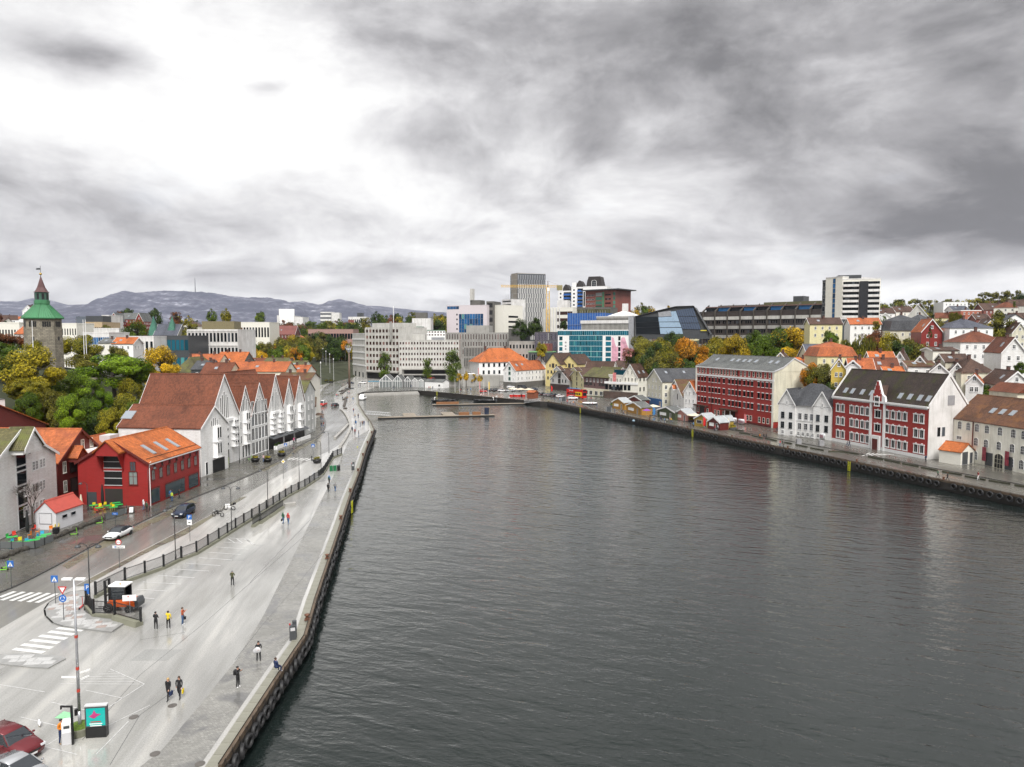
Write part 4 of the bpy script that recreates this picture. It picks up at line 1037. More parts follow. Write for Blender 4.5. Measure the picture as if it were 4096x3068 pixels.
for k,(x0,x1,xp,yp,D,big) in enumerate(spec):
    t0,t1=sx(x0),sx(x1);L=t1-t0-.02;pz=A+u*((t0+t1)/2)
    rz=Z(pz,yp);slope=2.05 if k!=0 else 1.5;e=max(9.5,rz-L/2*slope)
    if k==0:D=solve(pz,w,606,rz,60)
    g=H('','','',0,0,D,e,rz,'front',WCLAP,RT,over=.25,trim=WHITE,parent=hot,off=(t0,0),L=L)
    c=L/2
    # gable top glazing: tall panes stepped up to the point
    for i,dx in enumerate((-1.45,-.75,0,.75,1.45)):
        hh=(rz-e)*.62*(1-abs(dx)/(L/2+.6));g.win('front',c+dx*min(1,L/5.4),e-.2,.5,max(.9,hh),'thin',WHITE,GLASS)
    if k in(0,3):
        baycol(g,L*(.45 if k==0 else .27),3.6,e-.4,2.0,4);baycol(g,L*(.8 if k==0 else .74),3.6,e-.6,2.2,4)
        g.box('gable_bay',L*.22,L*.78,-.5,-.001,e-.9,e-.3,WHITE)
    elif k==2:
        for z in (0,3.3,6.6,9.6):
            for i in range(5):
                g.win('front',L*(i+.5)/5,z+.15,L/5-.25,2.9,'w2',WHITE,GLASS)
    else:
        baycol(g,c,3.3,e-.3,2.1,3)
        for z in (3.6,6.8):g.row('front',[L*.12,L*.9],z,.5,1.7,'thin')
    # ground floor
    if k==0:
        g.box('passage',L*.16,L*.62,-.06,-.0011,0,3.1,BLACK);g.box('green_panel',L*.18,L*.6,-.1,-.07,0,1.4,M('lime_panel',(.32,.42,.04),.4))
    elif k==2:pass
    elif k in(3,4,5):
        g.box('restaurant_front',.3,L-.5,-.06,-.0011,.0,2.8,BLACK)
        c1=MB(g.X);c1.prism([(-.1,3.3),(-1.5,2.7),(-1.5,2.6),(-.1,3.0)],.2,L-.4,'x');c1.build('awning',DGREY,hot.o)
        g.box('low_wall',.2,L-.3,-1.7,-1.55,0,.9,WHITE)
    else:
        for t in (.25,.5,.75):g.win('front',L*t,.2,.8,2.8,'thin')
    for x in (t1,):
        m=MB();m.tube((x,-.12,0),(x,-.12,e),.07,n=6);m.build('downpipe',WHITE,hot.o)
# first small gable, standing forward
A1=G(807,1909,.12);
t0=(A1-A).dot(u);t1=sx(868,2);off=(A1-A).dot(w)
L=t1-t0;rz=Z(A1,1635);e=Z(A1,1714)
D1=solve(A+u*(t0+L/2)+w*off,w,537,rz,60)
g=H('','','',0,0,min(D1,34),e,rz,'front',WCLAP,RT,over=.25,trim=WHITE,parent=hot,off=(t0,off),L=L)
baycol(g,L*.55,3.2,e-.2,2.3,2);g.box('entrance',L*.4,L*.85,-.05,-.001,0,2.7,BLACK);g.win('front',L*.18,.1,.9,2.6,'thin')
for i,dx in enumerate((-1.1,-.4,.3,1.0)):g.win('front',L*.5+dx,e-.3,.45,1.9-.4*abs(i-1.5),'thin',WHITE,GLASS)
g.skyl(17,.5,side=0,w=2.2,l=2.2)
# long main roof behind the first gables, sweeping down to the left
rz2=Z(A,1499.6);D2=solve(A+u*(t0+L*.25+8),w,606,rz2,60)
g=H('','','',0,0,12,9.6,rz2-1.2,'side',WCLAP,RT,over=.1,parent=hot,off=(sx(950),8),L=sx(1217)-sx(950))
# grey stone house beside the hotel and the shops beyond it
A,B=G(1222,1740,.12),G(1262,1722,.12)
h=H('town_house','narrow grey rendered house with mossy brown roof beside the white hotel','house',A,B,22,Z(A,1572),Z(A,1530),'front',M('grey_render',(.52,.53,.52),.7,'concrete'),OLTILE,over=.2)
for z in (1,4,7,9.5):h.row('front',[h.L*.35,h.L*.7],z,.8,1.4,'w2')
A,B=G(1262,1722,.12),G(1268,1600,.12)
h=H('shop_row','dark red and brown roofed row of old shops along the curving road','building',A,A+(B-A).normalized()*48,16,7.2,12.0,'side',CREAMW,MTILE,over=.4)
h.grid('front',12,1,3,2,1.2,1.7,'w4')
# red warehouse with bright orange roof
A,B=G(600,2024,.12),G(800,1942,.12);u=(B-A).normalized();w=Vector((-u.y,u.x,0))
e=Z(A,1852);D=solve(A,w,316,1,40);pk=A+w*D*.5;rz=Z(pk,1762)
L=(B-A).length
h=H('wooden_warehouse','bright red boarded restaurant warehouse with vivid orange tiled roof and hoist gable','building',A,B,D,e,rz,'side',REDC,OTILE,over=.35,trim=DREDC)
for i in range(7):h.win('front',L*(.07+.14*i),4.2,.95,1.75,'w4',DREDC,M('curtained_glass',(.22,.25,.24),.2,'glass'))
for i in range(7):h.win('front',L*(.1+.14*i),e-1.1,.55,.6,'w1',DREDC)
for a,b in ((.02,.17),(.28,.66),(.75,.95)):
    h.box('shop_window',L*a+.1,L*b,-.12,-.001,.45,2.7,M('shop_glass',(.03,.05,.06),.08,'plain',var=0,spec=.8))
    h.box('shop_window_frame',L*a,L*b+.1,-.15,-.121,2.7,2.95,DREDC)
for i in range(3):h.skyl(L*(.24+.23*i),.38,w=.75,l=2.6)
for y in (0,):
    m=MB();m.tube((.02,-.12,0),(.02,-.12,e),.06,n=6);m.tube((.02,-.12,e),(.02,-.4,e+.2),.06,n=6);m.build('downpipe',WHITE,h.o)
h.box('gutter',-.3,L+.3,-.55,-.4,e-.28,e-.14,LGREY)
# snow guard along the eaves
m=MB()
for i in range(60):m.bx((L*i/60+.2,.45,e+.62),(.12,.05,.14))
m.build('snow_guard',BLACK,h.o)
# the gable towards the camera with its hoist bay
cy=D*.5
m=MB();m.prism([(cy-1.9,e+1.3),(cy+1.9,e+1.3),(cy+1.9,e+2.0),(cy,rz+.05),(cy-1.9,e+2.0)],-1.5,-.01,'x');m.build('hoist_gable',REDC,h.o)
m=MB();
for sgn in (-1,1):m.prism([(cy+sgn*2.3,e+1.7),(cy,rz+.1),(cy,rz+.3),(cy+sgn*2.3,e+1.95)],-1.8,.1,'x')
m.build('hoist_roof',OTILE,h.o)
for z0,z1 in ((e-.9,e+1.2),(3.5,e-1.4)):
    m=MB();m.box(-.08,-.001,cy-1.5,cy+1.5,z0,z1);m.build('hoist_window',BLACK,h.o);m=MB()
    for zz_ in (z0,(z0+z1)/2,z1):m.box(-.14,-.081,cy-1.55,cy+1.55,zz_-.05,zz_+.05)
    m.build('hoist_window_bar',LGREY,h.o)
m=MB();m.box(-.08,-.001,cy-1.5,cy+1.5,0,2.9);m.build('door',OAKW,h.o);m=MB();m.box(-.08,-.001,cy+3.0,cy+4.7,0,2.3);m.build('side_door',DGREY,h.o)
for sgn in (-1,1):
    m=MB();m.prism([(-.02,e-1.6),(-1.45,e+1.3),(-.02,e+1.3)],cy+sgn*1.8-.06,cy+sgn*1.8+.06,'y');m.build('hoist_bracket',REDC,h.o)
t=D*.78;h.win('left',t,e-1.4,1.0,1.6,'surround' if 0 else 'w4',DREDC);h.win('left',t,3.6,1.5,2.2,'w4',DREDC,M('curtained_glass'))
RWH=h
# annex roof behind it
g=H('wooden_warehouse','low orange-roofed annex with roof fans behind the bright red warehouse','building',A+w*(D+.3)+u*4,B+w*(D+.3)+u*(-2),9,e-1.2,e+2.6,'side',REDC,OTILE2,over=.3)
g.box('roof_fan',L*.45,L*.62,1.5,3.5,e+.6,e+2.8,LGREY);g.box('roof_deck',1,5,.5,3,e,e+1.2,WHITE)
# dark red gabled warehouse left of it
A=G(237,2026,.12)+Vector((0,0,0));u=Vector((.06,1,0)).normalized();B=A+u*11.5
e=Z(A,1850);rz=Z(A+u*5.6,1720)
h=H('wooden_warehouse','narrow dark red gabled warehouse with worn orange roof and small hoist dormer','building',A,B,24,e,rz,'front',DREDC,OTILE2,over=.4,trim=DREDC)
for z in (2.2,5.4):
    h.row('front',[1.6,6.0,7.6],z,.8,1.9,'w4',CREAMW);h.win('front',3.7,z-.3,1.6,2.3,'thin',BLACK,OAKW)
h.row('front',[6.3,8.6],8.7,.8,1.6,'w4',CREAMW)
g=H('','','',0,0,2.2,e+.4,e+1.9,'front',DREDC,OTILE2,over=.25,parent=h,off=(2.5,-1.6),L=2.6,low=e-.4)
h.skyl(7,.42,side=0,w=.8,l=1.6);h.skyl(9.2,.42,side=0,w=.8,l=1.6)
# orange roof behind
A=P(235,1900,128);u=Vector((.35,.94,0)).normalized()
h=H('town_house','broad orange tiled roof house with big white chimney behind the dark red warehouse','house',(-97,119,0),(-92.5,140,0),13,10.6,15.6,'front',DREDC,OTILE,over=.4)
h.o.location.x+=0
h.chim(13,2.0,11.5,16.2,2.0,1.4,WHITE)
# white warehouse at the far left
A,B=G(-40,2180,.12),G(232,2047,.12);L=(B-A).length;u=(B-A).normalized()
pt=solve(A,u,72,14,40);e=Z(B,1812);rz=Z(A+u*pt,1722)
WW=M('white_warehouse_boards',(.86,.86,.85),.5,'clap')
m_=pt
h=H('wooden_warehouse','tall white boarded warehouse with stacked hoist windows at the left edge','building',A,B,20,e,rz,'profy',WW,OLTILE,over=.4,prof=[(0,e+.6),(pt,rz),(L,e)],trim=WHITE)
cx_=solve(A,u,85,8,40)
for z,hh in ((.2,2.8),(3.7,1.9),(6.6,1.9),(9.4,1.7)):
    h.win('front',cx_,z,2.6,hh,'thin',LGREY,GLASS);h.win('front',cx_,z-.75,2.6,.6,'thin',LGREY,GLASS)
g=H('','','',0,0,2.6,rz-2.4,rz+.2,'front',WW,OLTILE,over=.35,trim=WHITE,parent=h,off=(cx_-2.6,-1.7),L=5.2,low=rz-3.2)
for z in (1.8,4.7,8.0):
    for px_ in (268/2.549,355/2.549,430/2.549):
        if z>7 and px_<110:continue
        for d_ in (-.42,.42):h.win('front',solve(A,u,px_,z+.8,40)+d_,z,.72,1.4,'w6')
h.win('front',solve(A,u,301/2.549,10,40),10.6,.7,1.0,'w4')
h.box('shop_floor',0,L,-.08,-.001,-.1,.2,DCONC)
# slate roof house with white roof terrace behind
h=H('town_house','grey slate-roofed house with white roof terrace and dark chimney behind the white warehouse','house',(-118,112,0),(-100,140,0),16,12.2,18.8,'hip',CREAMW,M('light_slates',(.20,.20,.19),.5,'tile',col2=(.26,.23,.16)),over=.4)
h.box('roof_terrace',3,11,-2.5,2.5,12.5,14.6,WHITE);h.box('terrace_cabin',6,9,0,3,14.6,16.6,WHITE);h.chim(11,8,16,20.5,1.8,1.4,DCONC)
# white shed with red roof
A,B=G(226,2121,.1),G(333,2082,.1);u=(B-A).normalized();w=Vector((-u.y,u.x,0));D=max(3.2,min(6,solve(A,w,161,1,9)))
h=H('kiosk','small white food kiosk with flat red pitched roof and shuttered hatch','kiosk',A,B,D,Z(A,2052),Z(A,2052)+1.5,'side',M('kiosk_panel',(.66,.66,.68),.45,'plain',var=.05),M('red_felt_roof',(.42,.07,.05),.6,'plain',var=.12),over=.15)
h.row('front',[h.L*.3,h.L*.62],1.5,1.0,.5,'thin',GREY,GLASS);h.win('left',D*.5,1.0,D*.62,1.6,'thin',GREY,M('kiosk_panel'))
# old town roofs behind the hotel
RND=random.Random(21)
for lb,x0,x1,ye,yr,d,roof,rm,wm,D in [
 ('worn orange roofed long house behind the hotel, left of the church-like gable',735,868,1465,1420,300,'side',OTILE2,CREAM,16),
 ('steep orange roofed house with dark gable wall and chimney in the old town',845,960,1475,1412,310,'side',OTILE,DCONC,22),
 ('small dark slate gabled house in front of the orange roofs',765,840,1478,1447,270,'side',GTILE,DGREY,12),
 ('low brown-red roofed house behind the hotel',800,915,1497,1455,255,'side',RTILE,CREAM,12),
 ('long rust-red roofed hall with dark glazed dormer strip behind the hotel',915,1140,1487,1452,262,'side',OTILE2,CREAM,14),
 ('moss-green roofed town house with cream gable near the square',1050,1140,1455,1435,330,'side',OLTILE,CREAMW,14),
 ('moss-green roofed town house beside the paved street',1130,1215,1470,1446,320,'side',OLTILE,CREAMW,14),
 ('red tiled low houses at the edge of the park',965,1060,1452,1435,345,'side',RTILE,CREAMW,12),
 ('grey steep-roofed hall half hidden by the yellow trees',690,790,1490,1430,285,'hip',OLTILE,CREAM,22),
 ('orange-roofed cream end house by the street lamps',1150,1225,1490,1465,285,'side',OTILE2,CREAMW,14),
 ('mossy dark roof house just past the hotel',1105,1240,1520,1497,235,'side',MTILE,CREAMW,12)]:
    A,B=P(x0,1500,d),P(x1,1500,d);zb=TZ(A.x,A.y)-1 if A.x<-104 else 0
    h=H('town_house',lb,'house',A,B,D,Z(A,ye),Z(A,yr),roof,wm,rm,zb=max(0,zb),over=.3)
    for t in (.25,.7):
        h.chim(h.L*t,D*.5,h.r-1,h.r+1.3,.8,.7)
    if roof=='side':h.skyl(h.L*.45,.5,w=1)
    h.grid('front',max(2,int(h.L/4)),max(.8,h.e-2.4),1,1,.9,1.3,'w2')
# stone watch tower with copper roof
q=P(177,1430,196);zt=TZ(q.x,q.y)-1
STN=M('tower_stone',(.34,.31,.25),.8,'stone',col2=(.12,.11,.09),sc=1.1)
CU=M('green_copper',(.06,.22,.10),.55,'concrete');CUB=M('brown_copper',(.11,.05,.05),.5,'concrete');CUD=M('dark_copper',(.05,.12,.09),.5,'concrete')
t=thing('watch_tower','octagonal stone watch tower with green copper roof and slim brown spire','tower',(q.x,q.y,zt))
z0=0;z=lambda py:Z(q,py)-zt
a0=pi/8
rm_=4.5
m=MB();m.lathe([(rm_*1.04,-1),(rm_*1.03,z(1400)),(rm_,z(1290)),(rm_,z(1276))],n=8,a0=a0);m.build('stone_shaft',STN,t)
m=MB();m.lathe([(rm_*1.12,z(1276)),(rm_*1.14,z(1272)),(rm_*.36,z(1216))],n=8,a0=a0)
for i in range(8):
    for j in range(6):
        a=a0+2*pi*(i+j/6)/8
m.build('copper_roof',CU,t)
m=MB();m.lathe([(1.7,z(1216)),(1.7,z(1170))],n=8,a0=a0);m.build('lantern',CUD,t)
m=MB();m.lathe([(1.9,z(1216)),(1.9,z(1202)),(1.7,z(1201))],n=8,a0=a0);m.build('lantern_base',CU,t)
m=MB();m.lathe([(1.98,z(1169)),(1.6,z(1166)),(1.0,z(1150)),(.55,z(1128)),(.12,z(1108)),(.05,z(1100))],n=8,a0=a0);m.build('spire',CUB,t)
m=MB();m.smooth=True;m.ball((0,0,z(1096)),.34);m.build('gilded_ball',M('gold',(.6,.4,.08),.3,'plain',metal=.9,var=0),t)
m=MB();m.tube((0,0,z(1100)),(0,0,z(1063)),.05,n=6);m.build('vane_pole',BLACK,t);m=MB();m.prism([(0,z(1072)),(-1.3,z(1072)),(-1.0,z(1075)),(-1.3,z(1079)),(0,z(1079))],-.03,.03,'y');m.build('weather_vane',DGREY,t)
for i in range(8):
    a=pi/4*i;ap=rm_*math.cos(pi/8);c,s_=math.cos(a),math.sin(a)
    for dx in (-.78,-.26,.26,.78):
        f,p=winmesh(.42,1.5,'glass',BLACK,BLACK);o=obj('belfry_opening',p,t,(ap*c-dx*s_,ap*s_+dx*c,z(1308)),a+pi/2)
    f,p=winmesh(.6,1.6,'glass',BLACK,BLACK);obj('lantern_opening',p,t,(1.7*math.cos(pi/8)*c,1.7*math.cos(pi/8)*s_,z(1198)),a+pi/2)
    if i%2==0:
        f,p=winmesh(.7,1.9,'glass',BLACK,BLACK);obj('narrow_window',p,t,(ap*1.01*c,ap*1.01*s_,z(1375)),a+pi/2)
# flat seam ribs on the copper roof
m=MB()
for i in range(8):
    for j in range(7):
        a=a0+2*pi*i/8;b=a0+2*pi*(i+1)/8;f=j/6
        p0=Vector((math.cos(a)*rm_*1.14,math.sin(a)*rm_*1.14,z(1272)+.06)).lerp(Vector((math.cos(b)*rm_*1.14,math.sin(b)*rm_*1.14,z(1272)+.06)),f)
        p1=Vector((math.cos(a)*rm_*.36,math.sin(a)*rm_*.36,z(1216)+.06)).lerp(Vector((math.cos(b)*rm_*.36,math.sin(b)*rm_*.36,z(1216)+.06)),f)
        m.tube(p0,p1,.06,n=4)
m.build('roof_seam',CU,t)
# ---------- offices and towers round the harbour head --------------------------
def office(name,label,x0,x1,yt,d0,d1,D,rows,cols,wall,glass=GLASS,fw=.6,fh=.5,style='glass',zb=None,cat='building',z0=1.0,fm=None,rm=None,ground=0,side=True,roof='flat',par=None,fins=False,group=None):
    A,B=P(x0,1450,d0),P(x1,1450,d1)
    if zb is None:zb=min(TZ(A.x,A.y),TZ(B.x,B.y))-1.5
    e=Z(A,yt)
    h=H(name,label,cat,A,B,D,e,None,roof,wall,rm or DCONC,zb=zb,trim=par or wall,group=group,down=3)
    fl=(h.e-z0)/max(1,rows)
    h.fl=fl
    if rows:
        h.grid('front',cols,z0+fl*(1-fh)/2,fl,rows,h.L/cols*fw,fl*fh,style,fm or WHITE,glass,m=0)
        if side:
            n=max(1,int(round(D/(h.L/cols))));f='right' if (B.x+A.x)/2<0 or side=='right' else 'left'
            if side in('left','right'):f=side
            h.grid(f,n,z0+fl*(1-fh)/2,fl,rows,D/n*fw,fl*fh,style,fm or WHITE,glass,m=0)
    if fins:
        for i in range(cols+1):
            b=MB();x=h.L*i/cols;b.box(x-.15,x+.15,-.55,-.001,z0,h.e);b.build('pilaster',fins,h.o)
    return h
GRN=M('green_roofing',(.06,.16,.09),.6)
# corner office block on the square
h=office('office_block','grey concrete eight-storey office block with brown windows at the corner of the square',1464,1597,1312,470,452,26,6,10,CONCL,GLASSR,.66,.52,'thin',zb=0,z0=9.5,fm=CONCL,side=False,fins=CONCL)
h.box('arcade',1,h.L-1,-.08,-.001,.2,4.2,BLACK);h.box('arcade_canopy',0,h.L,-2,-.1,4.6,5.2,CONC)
h.grid('front',10,5.9,1,1,h.L/10*.66,2.4,'thin',CONCL,GLASSR,m=0)
h.box('roof_storey',2,h.L-2,4,18,h.e+.4,h.e+3.2,CONCL);m=MB();m.tube((h.L*.78,2,h.e),(h.L*.78,2,h.e+14),.18,n=6);m.build('flagpole',WHITE,h.o)
h.box('clock_pier',h.L*.76,h.L*.82,-1.0,-.56,h.e-8,h.e+4,CONC)
A0,B0=P(1411,1450,500),P(1464,1450,470)
g=H('office_block','windowless grey wing of the corner office block beside the street','building',A0,B0,22,Z(A0,1335),None,'flat',CONCL,DCONC,trim=CONCW)
for i in range(5):g.box('floor_band',0,g.L,-.25,-.001,8+i*4.4,9+i*4.4,WHITE)
g.grid('front',3,.4,1,1,3,3.4,'glass')
h=office('office_block','long pale office range with rows of brown windows behind the three street trees',1597,1836,1362,448,448,18,5,21,CONCL,GLASSR,.58,.5,'thin',zb=0,z0=8.5,fm=WHITE,side=False)
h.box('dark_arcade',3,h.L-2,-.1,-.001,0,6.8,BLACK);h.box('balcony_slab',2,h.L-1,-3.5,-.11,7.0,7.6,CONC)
h.box('arcade_beam',2,h.L-1,-3.2,-2.8,3.6,4.4,CONC);h.box('roof_plant',8,16,3,9,h.e+.3,h.e+4,CONCL);h.box('roof_cowl',20,28,4,7,h.e+.3,h.e+2,STEEL)
h=office('office_block','white set-back storeys with green roof edge above the long office range',1598,1782,1322,478,482,16,2,16,WHITE,GLASSR,.62,.5,'thin',zb=0,z0=28,side=False,par=GRN)
h=office('office_block','low white penthouse with moss green roof above the offices',1590,1690,1308,500,500,12,1,8,WHITE,GLASSR,.6,.4,zb=0,z0=30,side=False,par=GRN)
h=office('office_block','white windowless cube block behind the green-roofed offices',1650,1724,1275,560,560,18,0,1,CONCW,zb=0)
h.box('roof_hut',h.L*.15,h.L*.75,4,12,h.e,h.e+5,DCONC)
for i in range(5):h.box('panel_joint',h.L*(i+.5)/5,h.L*(i+.5)/5+.15,-.05,-.001,10,h.e,CONC)
h=office('office_block','grey concrete office with deep narrow windows below the blue glass hotel',1784,2086,1332,520,505,20,3,28,CONC,GLASSR,.42,.72,'thin',z0=14,fm=WHITE,side=False,fins=CONC,zb=0)
h.box('roof_storey',14,h.L*.55,5,15,h.e+.3,h.e+5.5,CONC)
h=office('office_block','grey ribbed lower wing in front of the concrete office',1856,2015,1387,478,470,14,2,26,CONC,GLASS,.4,.8,'glass',z0=7,side=False,fins=CONC,zb=0)
h=office('office_block','weathered concrete stair tower and terrace block right of the concrete office',2034,2076,1316,500,495,14,0,1,DCONC,zb=0)
h=office('office_block','low dark flat-roofed concrete block behind the orange hipped roof',2036,2140,1367,465,462,16,2,8,CONC,GLASS,.5,.4,z0=12,side=False,zb=0)
# pink-white building with blue glass
h=office('hotel','white slab building with large blue glass curtain wall',1788,1948,1224,600,585,22,0,1,M('pinkish_white_panel',(.66,.60,.62),.6,'plain',var=.04),zb=8)
e=h.e;L=h.L
for i in range(9):
    for j in range(4):h.win('front',L*(.33+.067*i)+.5,e-3-13.5+j*0+0+9.5-j*4.2-4,L*.062,4.1,'thin',BLACK,GLASSB)
for i in range(9):
    for j in range(2):h.win('front',L*(.33+.067*i)+.5,e-26-j*4,L*.05,2.6,'thin',WHITE,GLASSB)
h.row('front',[L*.05+i*L*.075 for i in range(4)],e-2.8,L*.07,2.4,'thin',BLACK,GLASSB)
for j in range(5):h.win('front',L*.26,e-8-j*4,1.2,1.4,'thin',BLACK,GLASS)
h.box('plant_room',L*.55,L*.8,3,12,e+.3,e+4.5,DCONC);h.box('roof_pylon',L*.56,L*.62,2,6,e+4.5,e+14,CONCL)
h=office('office_block','tall brown-grey block with open stair recess beside the blue glass building',1946,1975,1207,590,588,18,8,1,DCONC,BLACK,.7,.6,zb=8,side=False)
h=office('office_block','beige concrete slab with horizontal window slots on its right side',1972,2014,1222,592,585,26,0,1,CREAMW,zb=8)
h.grid('right',2,6,4.2,int((h.e-8)/4.2),10,1.6,'glass')
h=office('apartment_tower','slim white block of stacked dark balconies left of the grey tower',2008,2046,1200,640,630,16,14,1,CONCW,BLACK,.86,.4,zb=10,z0=8,side=False)
for i in range(4):h.box('antenna',2+i*3,2.2+i*3,3,3.2,h.e,h.e+5,GREY)
# tall tower of white fins
h=office('tower_block','tallest tower on the skyline, grey with staggered white vertical fins',2072,2181,1094,640,647,26,0,1,M('tower_dark_glass',(.07,.08,.09),.15,'plain',var=0,spec=.8),zb=10,par=CONC)
L=h.L;e=h.e;fl=4.15
nf=int((e-12)/fl)
fin={}
for j in range(nf):
    z=e-1-(j+1)*fl;hh=fl*.97
    top=j<2
    for i in range(16):
        x=L*(i+.25+.5*((j//1)%2)*.55)/16
        k=(top,)
        if k not in fin:
            m=MB();m.box(-.32,.32,-.5,-.01,0,hh);fin[k]=m.data('fin',CONCW if not top else STEEL)
        obj('fin',fin[k],h.o,(x,0,z))
for z in (e-2*fl-1,e-6*fl-1):h.box('floor_band',-.05,L+.05,-.3,-.001,z-.25,z+.1,CONC)
g=office('tower_block','narrow beige flank of the tallest tower, left of its fins',2045,2072,1097,652,641,24,0,1,M('bronze_panel',(.30,.27,.23),.5,'concrete'),zb=10)
for j in range(nf):g.box('floor_joint',0,g.L,-.08,-.001,e-1-(j+1)*fl,e-.8-(j+1)*fl,CONCL)
# tower crane
q=P(2191,1330,470);zt=min(12,q.z)
CRY=M('crane_yellow',(.75,.45,.03),.5,'plain',var=.05)
t=thing('tower_crane','yellow tower crane with long horizontal jib in front of the tallest tower','crane',(q.x,q.y,zt),0.06)
zj=Z(q,1150)-zt;ztp=Z(q,1124)-zt
def lattice(m,p,q_,r,n,rad=.09):
    p,q_=Vector(p),Vector(q_);d=q_-p;a=Vector((1,0,0)) if abs(d.normalized().x)<.7 else Vector((0,0,1));b=Vector((0,1,0))
    cs_=[p+a*i*r+b*j*r for i in(-1,1) for j in (-1,1)]
    for c in cs_:m.tube(c,c+d,rad,n=4)
    for k in range(n):
        f0,f1=k/n,(k+1)/n
        m.tube(cs_[0]+d*f0,cs_[1]+d*f1,rad*.7,n=3);m.tube(cs_[2]+d*f0,cs_[3]+d*f1,rad*.7,n=3);m.tube(cs_[0]+d*f1,cs_[2]+d*f0,rad*.7,n=3);m.tube(cs_[1]+d*f0,cs_[3]+d*f1,rad*.7,n=3)
m=MB();lattice(m,(0,0,0),(0,0,zj),.95,14,.16);m.build('mast',CRY,t)
m=MB();lattice(m,(0,0,zj+.8),(-31,0,zj+.8),.6,18,.11);m.build('jib',CRY,t)
m=MB();lattice(m,(0,0,zj+.8),(9.5,0,zj+.8),.6,6,.11);m.build('counter_jib',CRY,t)
m=MB();m.box(6,9.5,-1,1,zj-1.8,zj+1.4);m.build('counterweight',M('crane_weight',(.25,.22,.1),.7),t)
m=MB();m.tube((0,0,zj),(0,0,ztp),.35,.15);m.tube((0,0,ztp),(9,0,zj+1),.06,n=4);m.tube((0,0,ztp),(-18,0,zj+1.2),.06,n=4);m.build('apex',RUST,t)
m=MB();m.box(-.8,.8,-2.2,-.9,zj-2.4,zj-.2);m.build('cab',WHITE,t)
m=MB();m.tube((-12,0,zj),(-12,0,zj-5),.05,n=4);m.box(-12.3,-11.7,-.3,.3,zj-6,zj-5);m.build('hook',BLACK,t)
# more blocks
h=office('office_block','beige office with horizontal window bands behind the crane',2200,2290,1232,560,552,18,0,1,CREAMW,zb=10)
for j in range(5):h.win('front',h.L*.62,h.e-5.5-j*5.2,h.L*.72,2.6,'glass',WHITE,GLASSR)
for i in range(4):h.box('rib',.4+i*2.4,1.2+i*2.4,-.6,-.001,6,h.e,CONCW)
h.box('roof_room',h.L*.25,h.L*.7,3,10,h.e+.3,h.e+6,CONCW)
h=office('office_block','white rib-fronted block at the left foot of the crane',2169,2202,1238,575,570,14,0,1,CONCW,zb=8)
for i in range(4):h.box('rib',1+i*2,1.7+i*2,-.4,-.001,4,h.e,CONCL)
BLUB=M('blue_balcony',(.02,.12,.42),.4,'plain',var=.05)
for lb,x0,x1,yt,d,cr in [('left white apartment tower with blue balconies',2232,2284,1165,655,1),('right white apartment tower with blue balconies and curved dark roof',2284,2342,1150,640,2)]:
    h=office('apartment_tower',lb,x0,x1,yt,d,d-4,16,0,1,WHITE,zb=12)
    nf=int((h.e-6)/3.3)
    for j in range(nf):
        h.win('front',h.L*.70,h.e-3.2-j*3.3,h.L*.56,2.2,'glass',WHITE,GLASS)
        h.box('balcony',h.L*.42,h.L*.99,-1.0,-.05,h.e-3.9-j*3.3,h.e-2.4-j*3.3,BLUB)
        h.win('front',h.L*.18,h.e-3.0-j*3.3,h.L*.12,1.4,'glass')
    m=MB();n=8;pr=[(h.L*.3+h.L*.55*math.sin(i/n*pi/2)*0+h.L*.06*i,h.e+.3+6*math.sin(pi*(i+.8)/(n+1.6))) for i in range(n+1)]
    m.prism([(pr[0][0],h.e+.3)]+pr+[(pr[-1][0],h.e+.3)],2,14,'y');m.build('curved_roof',OAKW,h.o)
    h.box('stair_tower',h.L*.02,h.L*.3,2,10,h.e,h.e+4.5,WHITE)
h=office('apartment_tower','penthouse wing with brown curved roof and arched window above the brick tower',2330,2425,1148,630,622,16,1,9,WHITE,GLASS,.6,.6,zb=30,z0=20,side=False)
m=MB();m.prism([(h.L*.12,h.e),(h.L*.16,h.e+5),(h.L*.22,h.e+9),(h.L*.70,h.e+9),(h.L*.8,h.e)],1,13,'y');m.build('curved_roof',OAKW,h.o)
h.win('front',h.L*.45,h.e+.4,4.5,5.5,'arch',WHITE,GLASS).location.y=.9
BRK=M('red_brick_panel',(.22,.07,.055),.6,'concrete')
h=office('apartment_tower','red brick and green glass tower with wide flat overhanging roof',2340,2462,1166,590,572,24,0,1,BRK,zb=14)
L=h.L;nf=7
for j in range(nf):
    z=h.e-4.2-j*3.4
    for i in range(6):h.win('front',L*(.04+i*.048),z,L*.036,1.5,'thin',WHITE,GLASS)
    h.win('front',L*.44,z,L*.2,2.6,'glass',WHITE,M('green_glass',(.06,.16,.12),.1,'glass'))
    for i in range(3):h.win('front',L*(.68+i*.06),z+.2,L*.055,1.2,'glass')
    h.win('front',L*.94,z,L*.07,2.6,'glass',WHITE,MT['green_glass'])
h.box('green_panel',L*.555,L*.62,-.12,-.001,4,h.e-1,M('green_panel',(.06,.20,.10),.5));h.box('overhanging_roof',-2.5,L+4,-3,26,h.e+.36,h.e+1.2,DGREY)
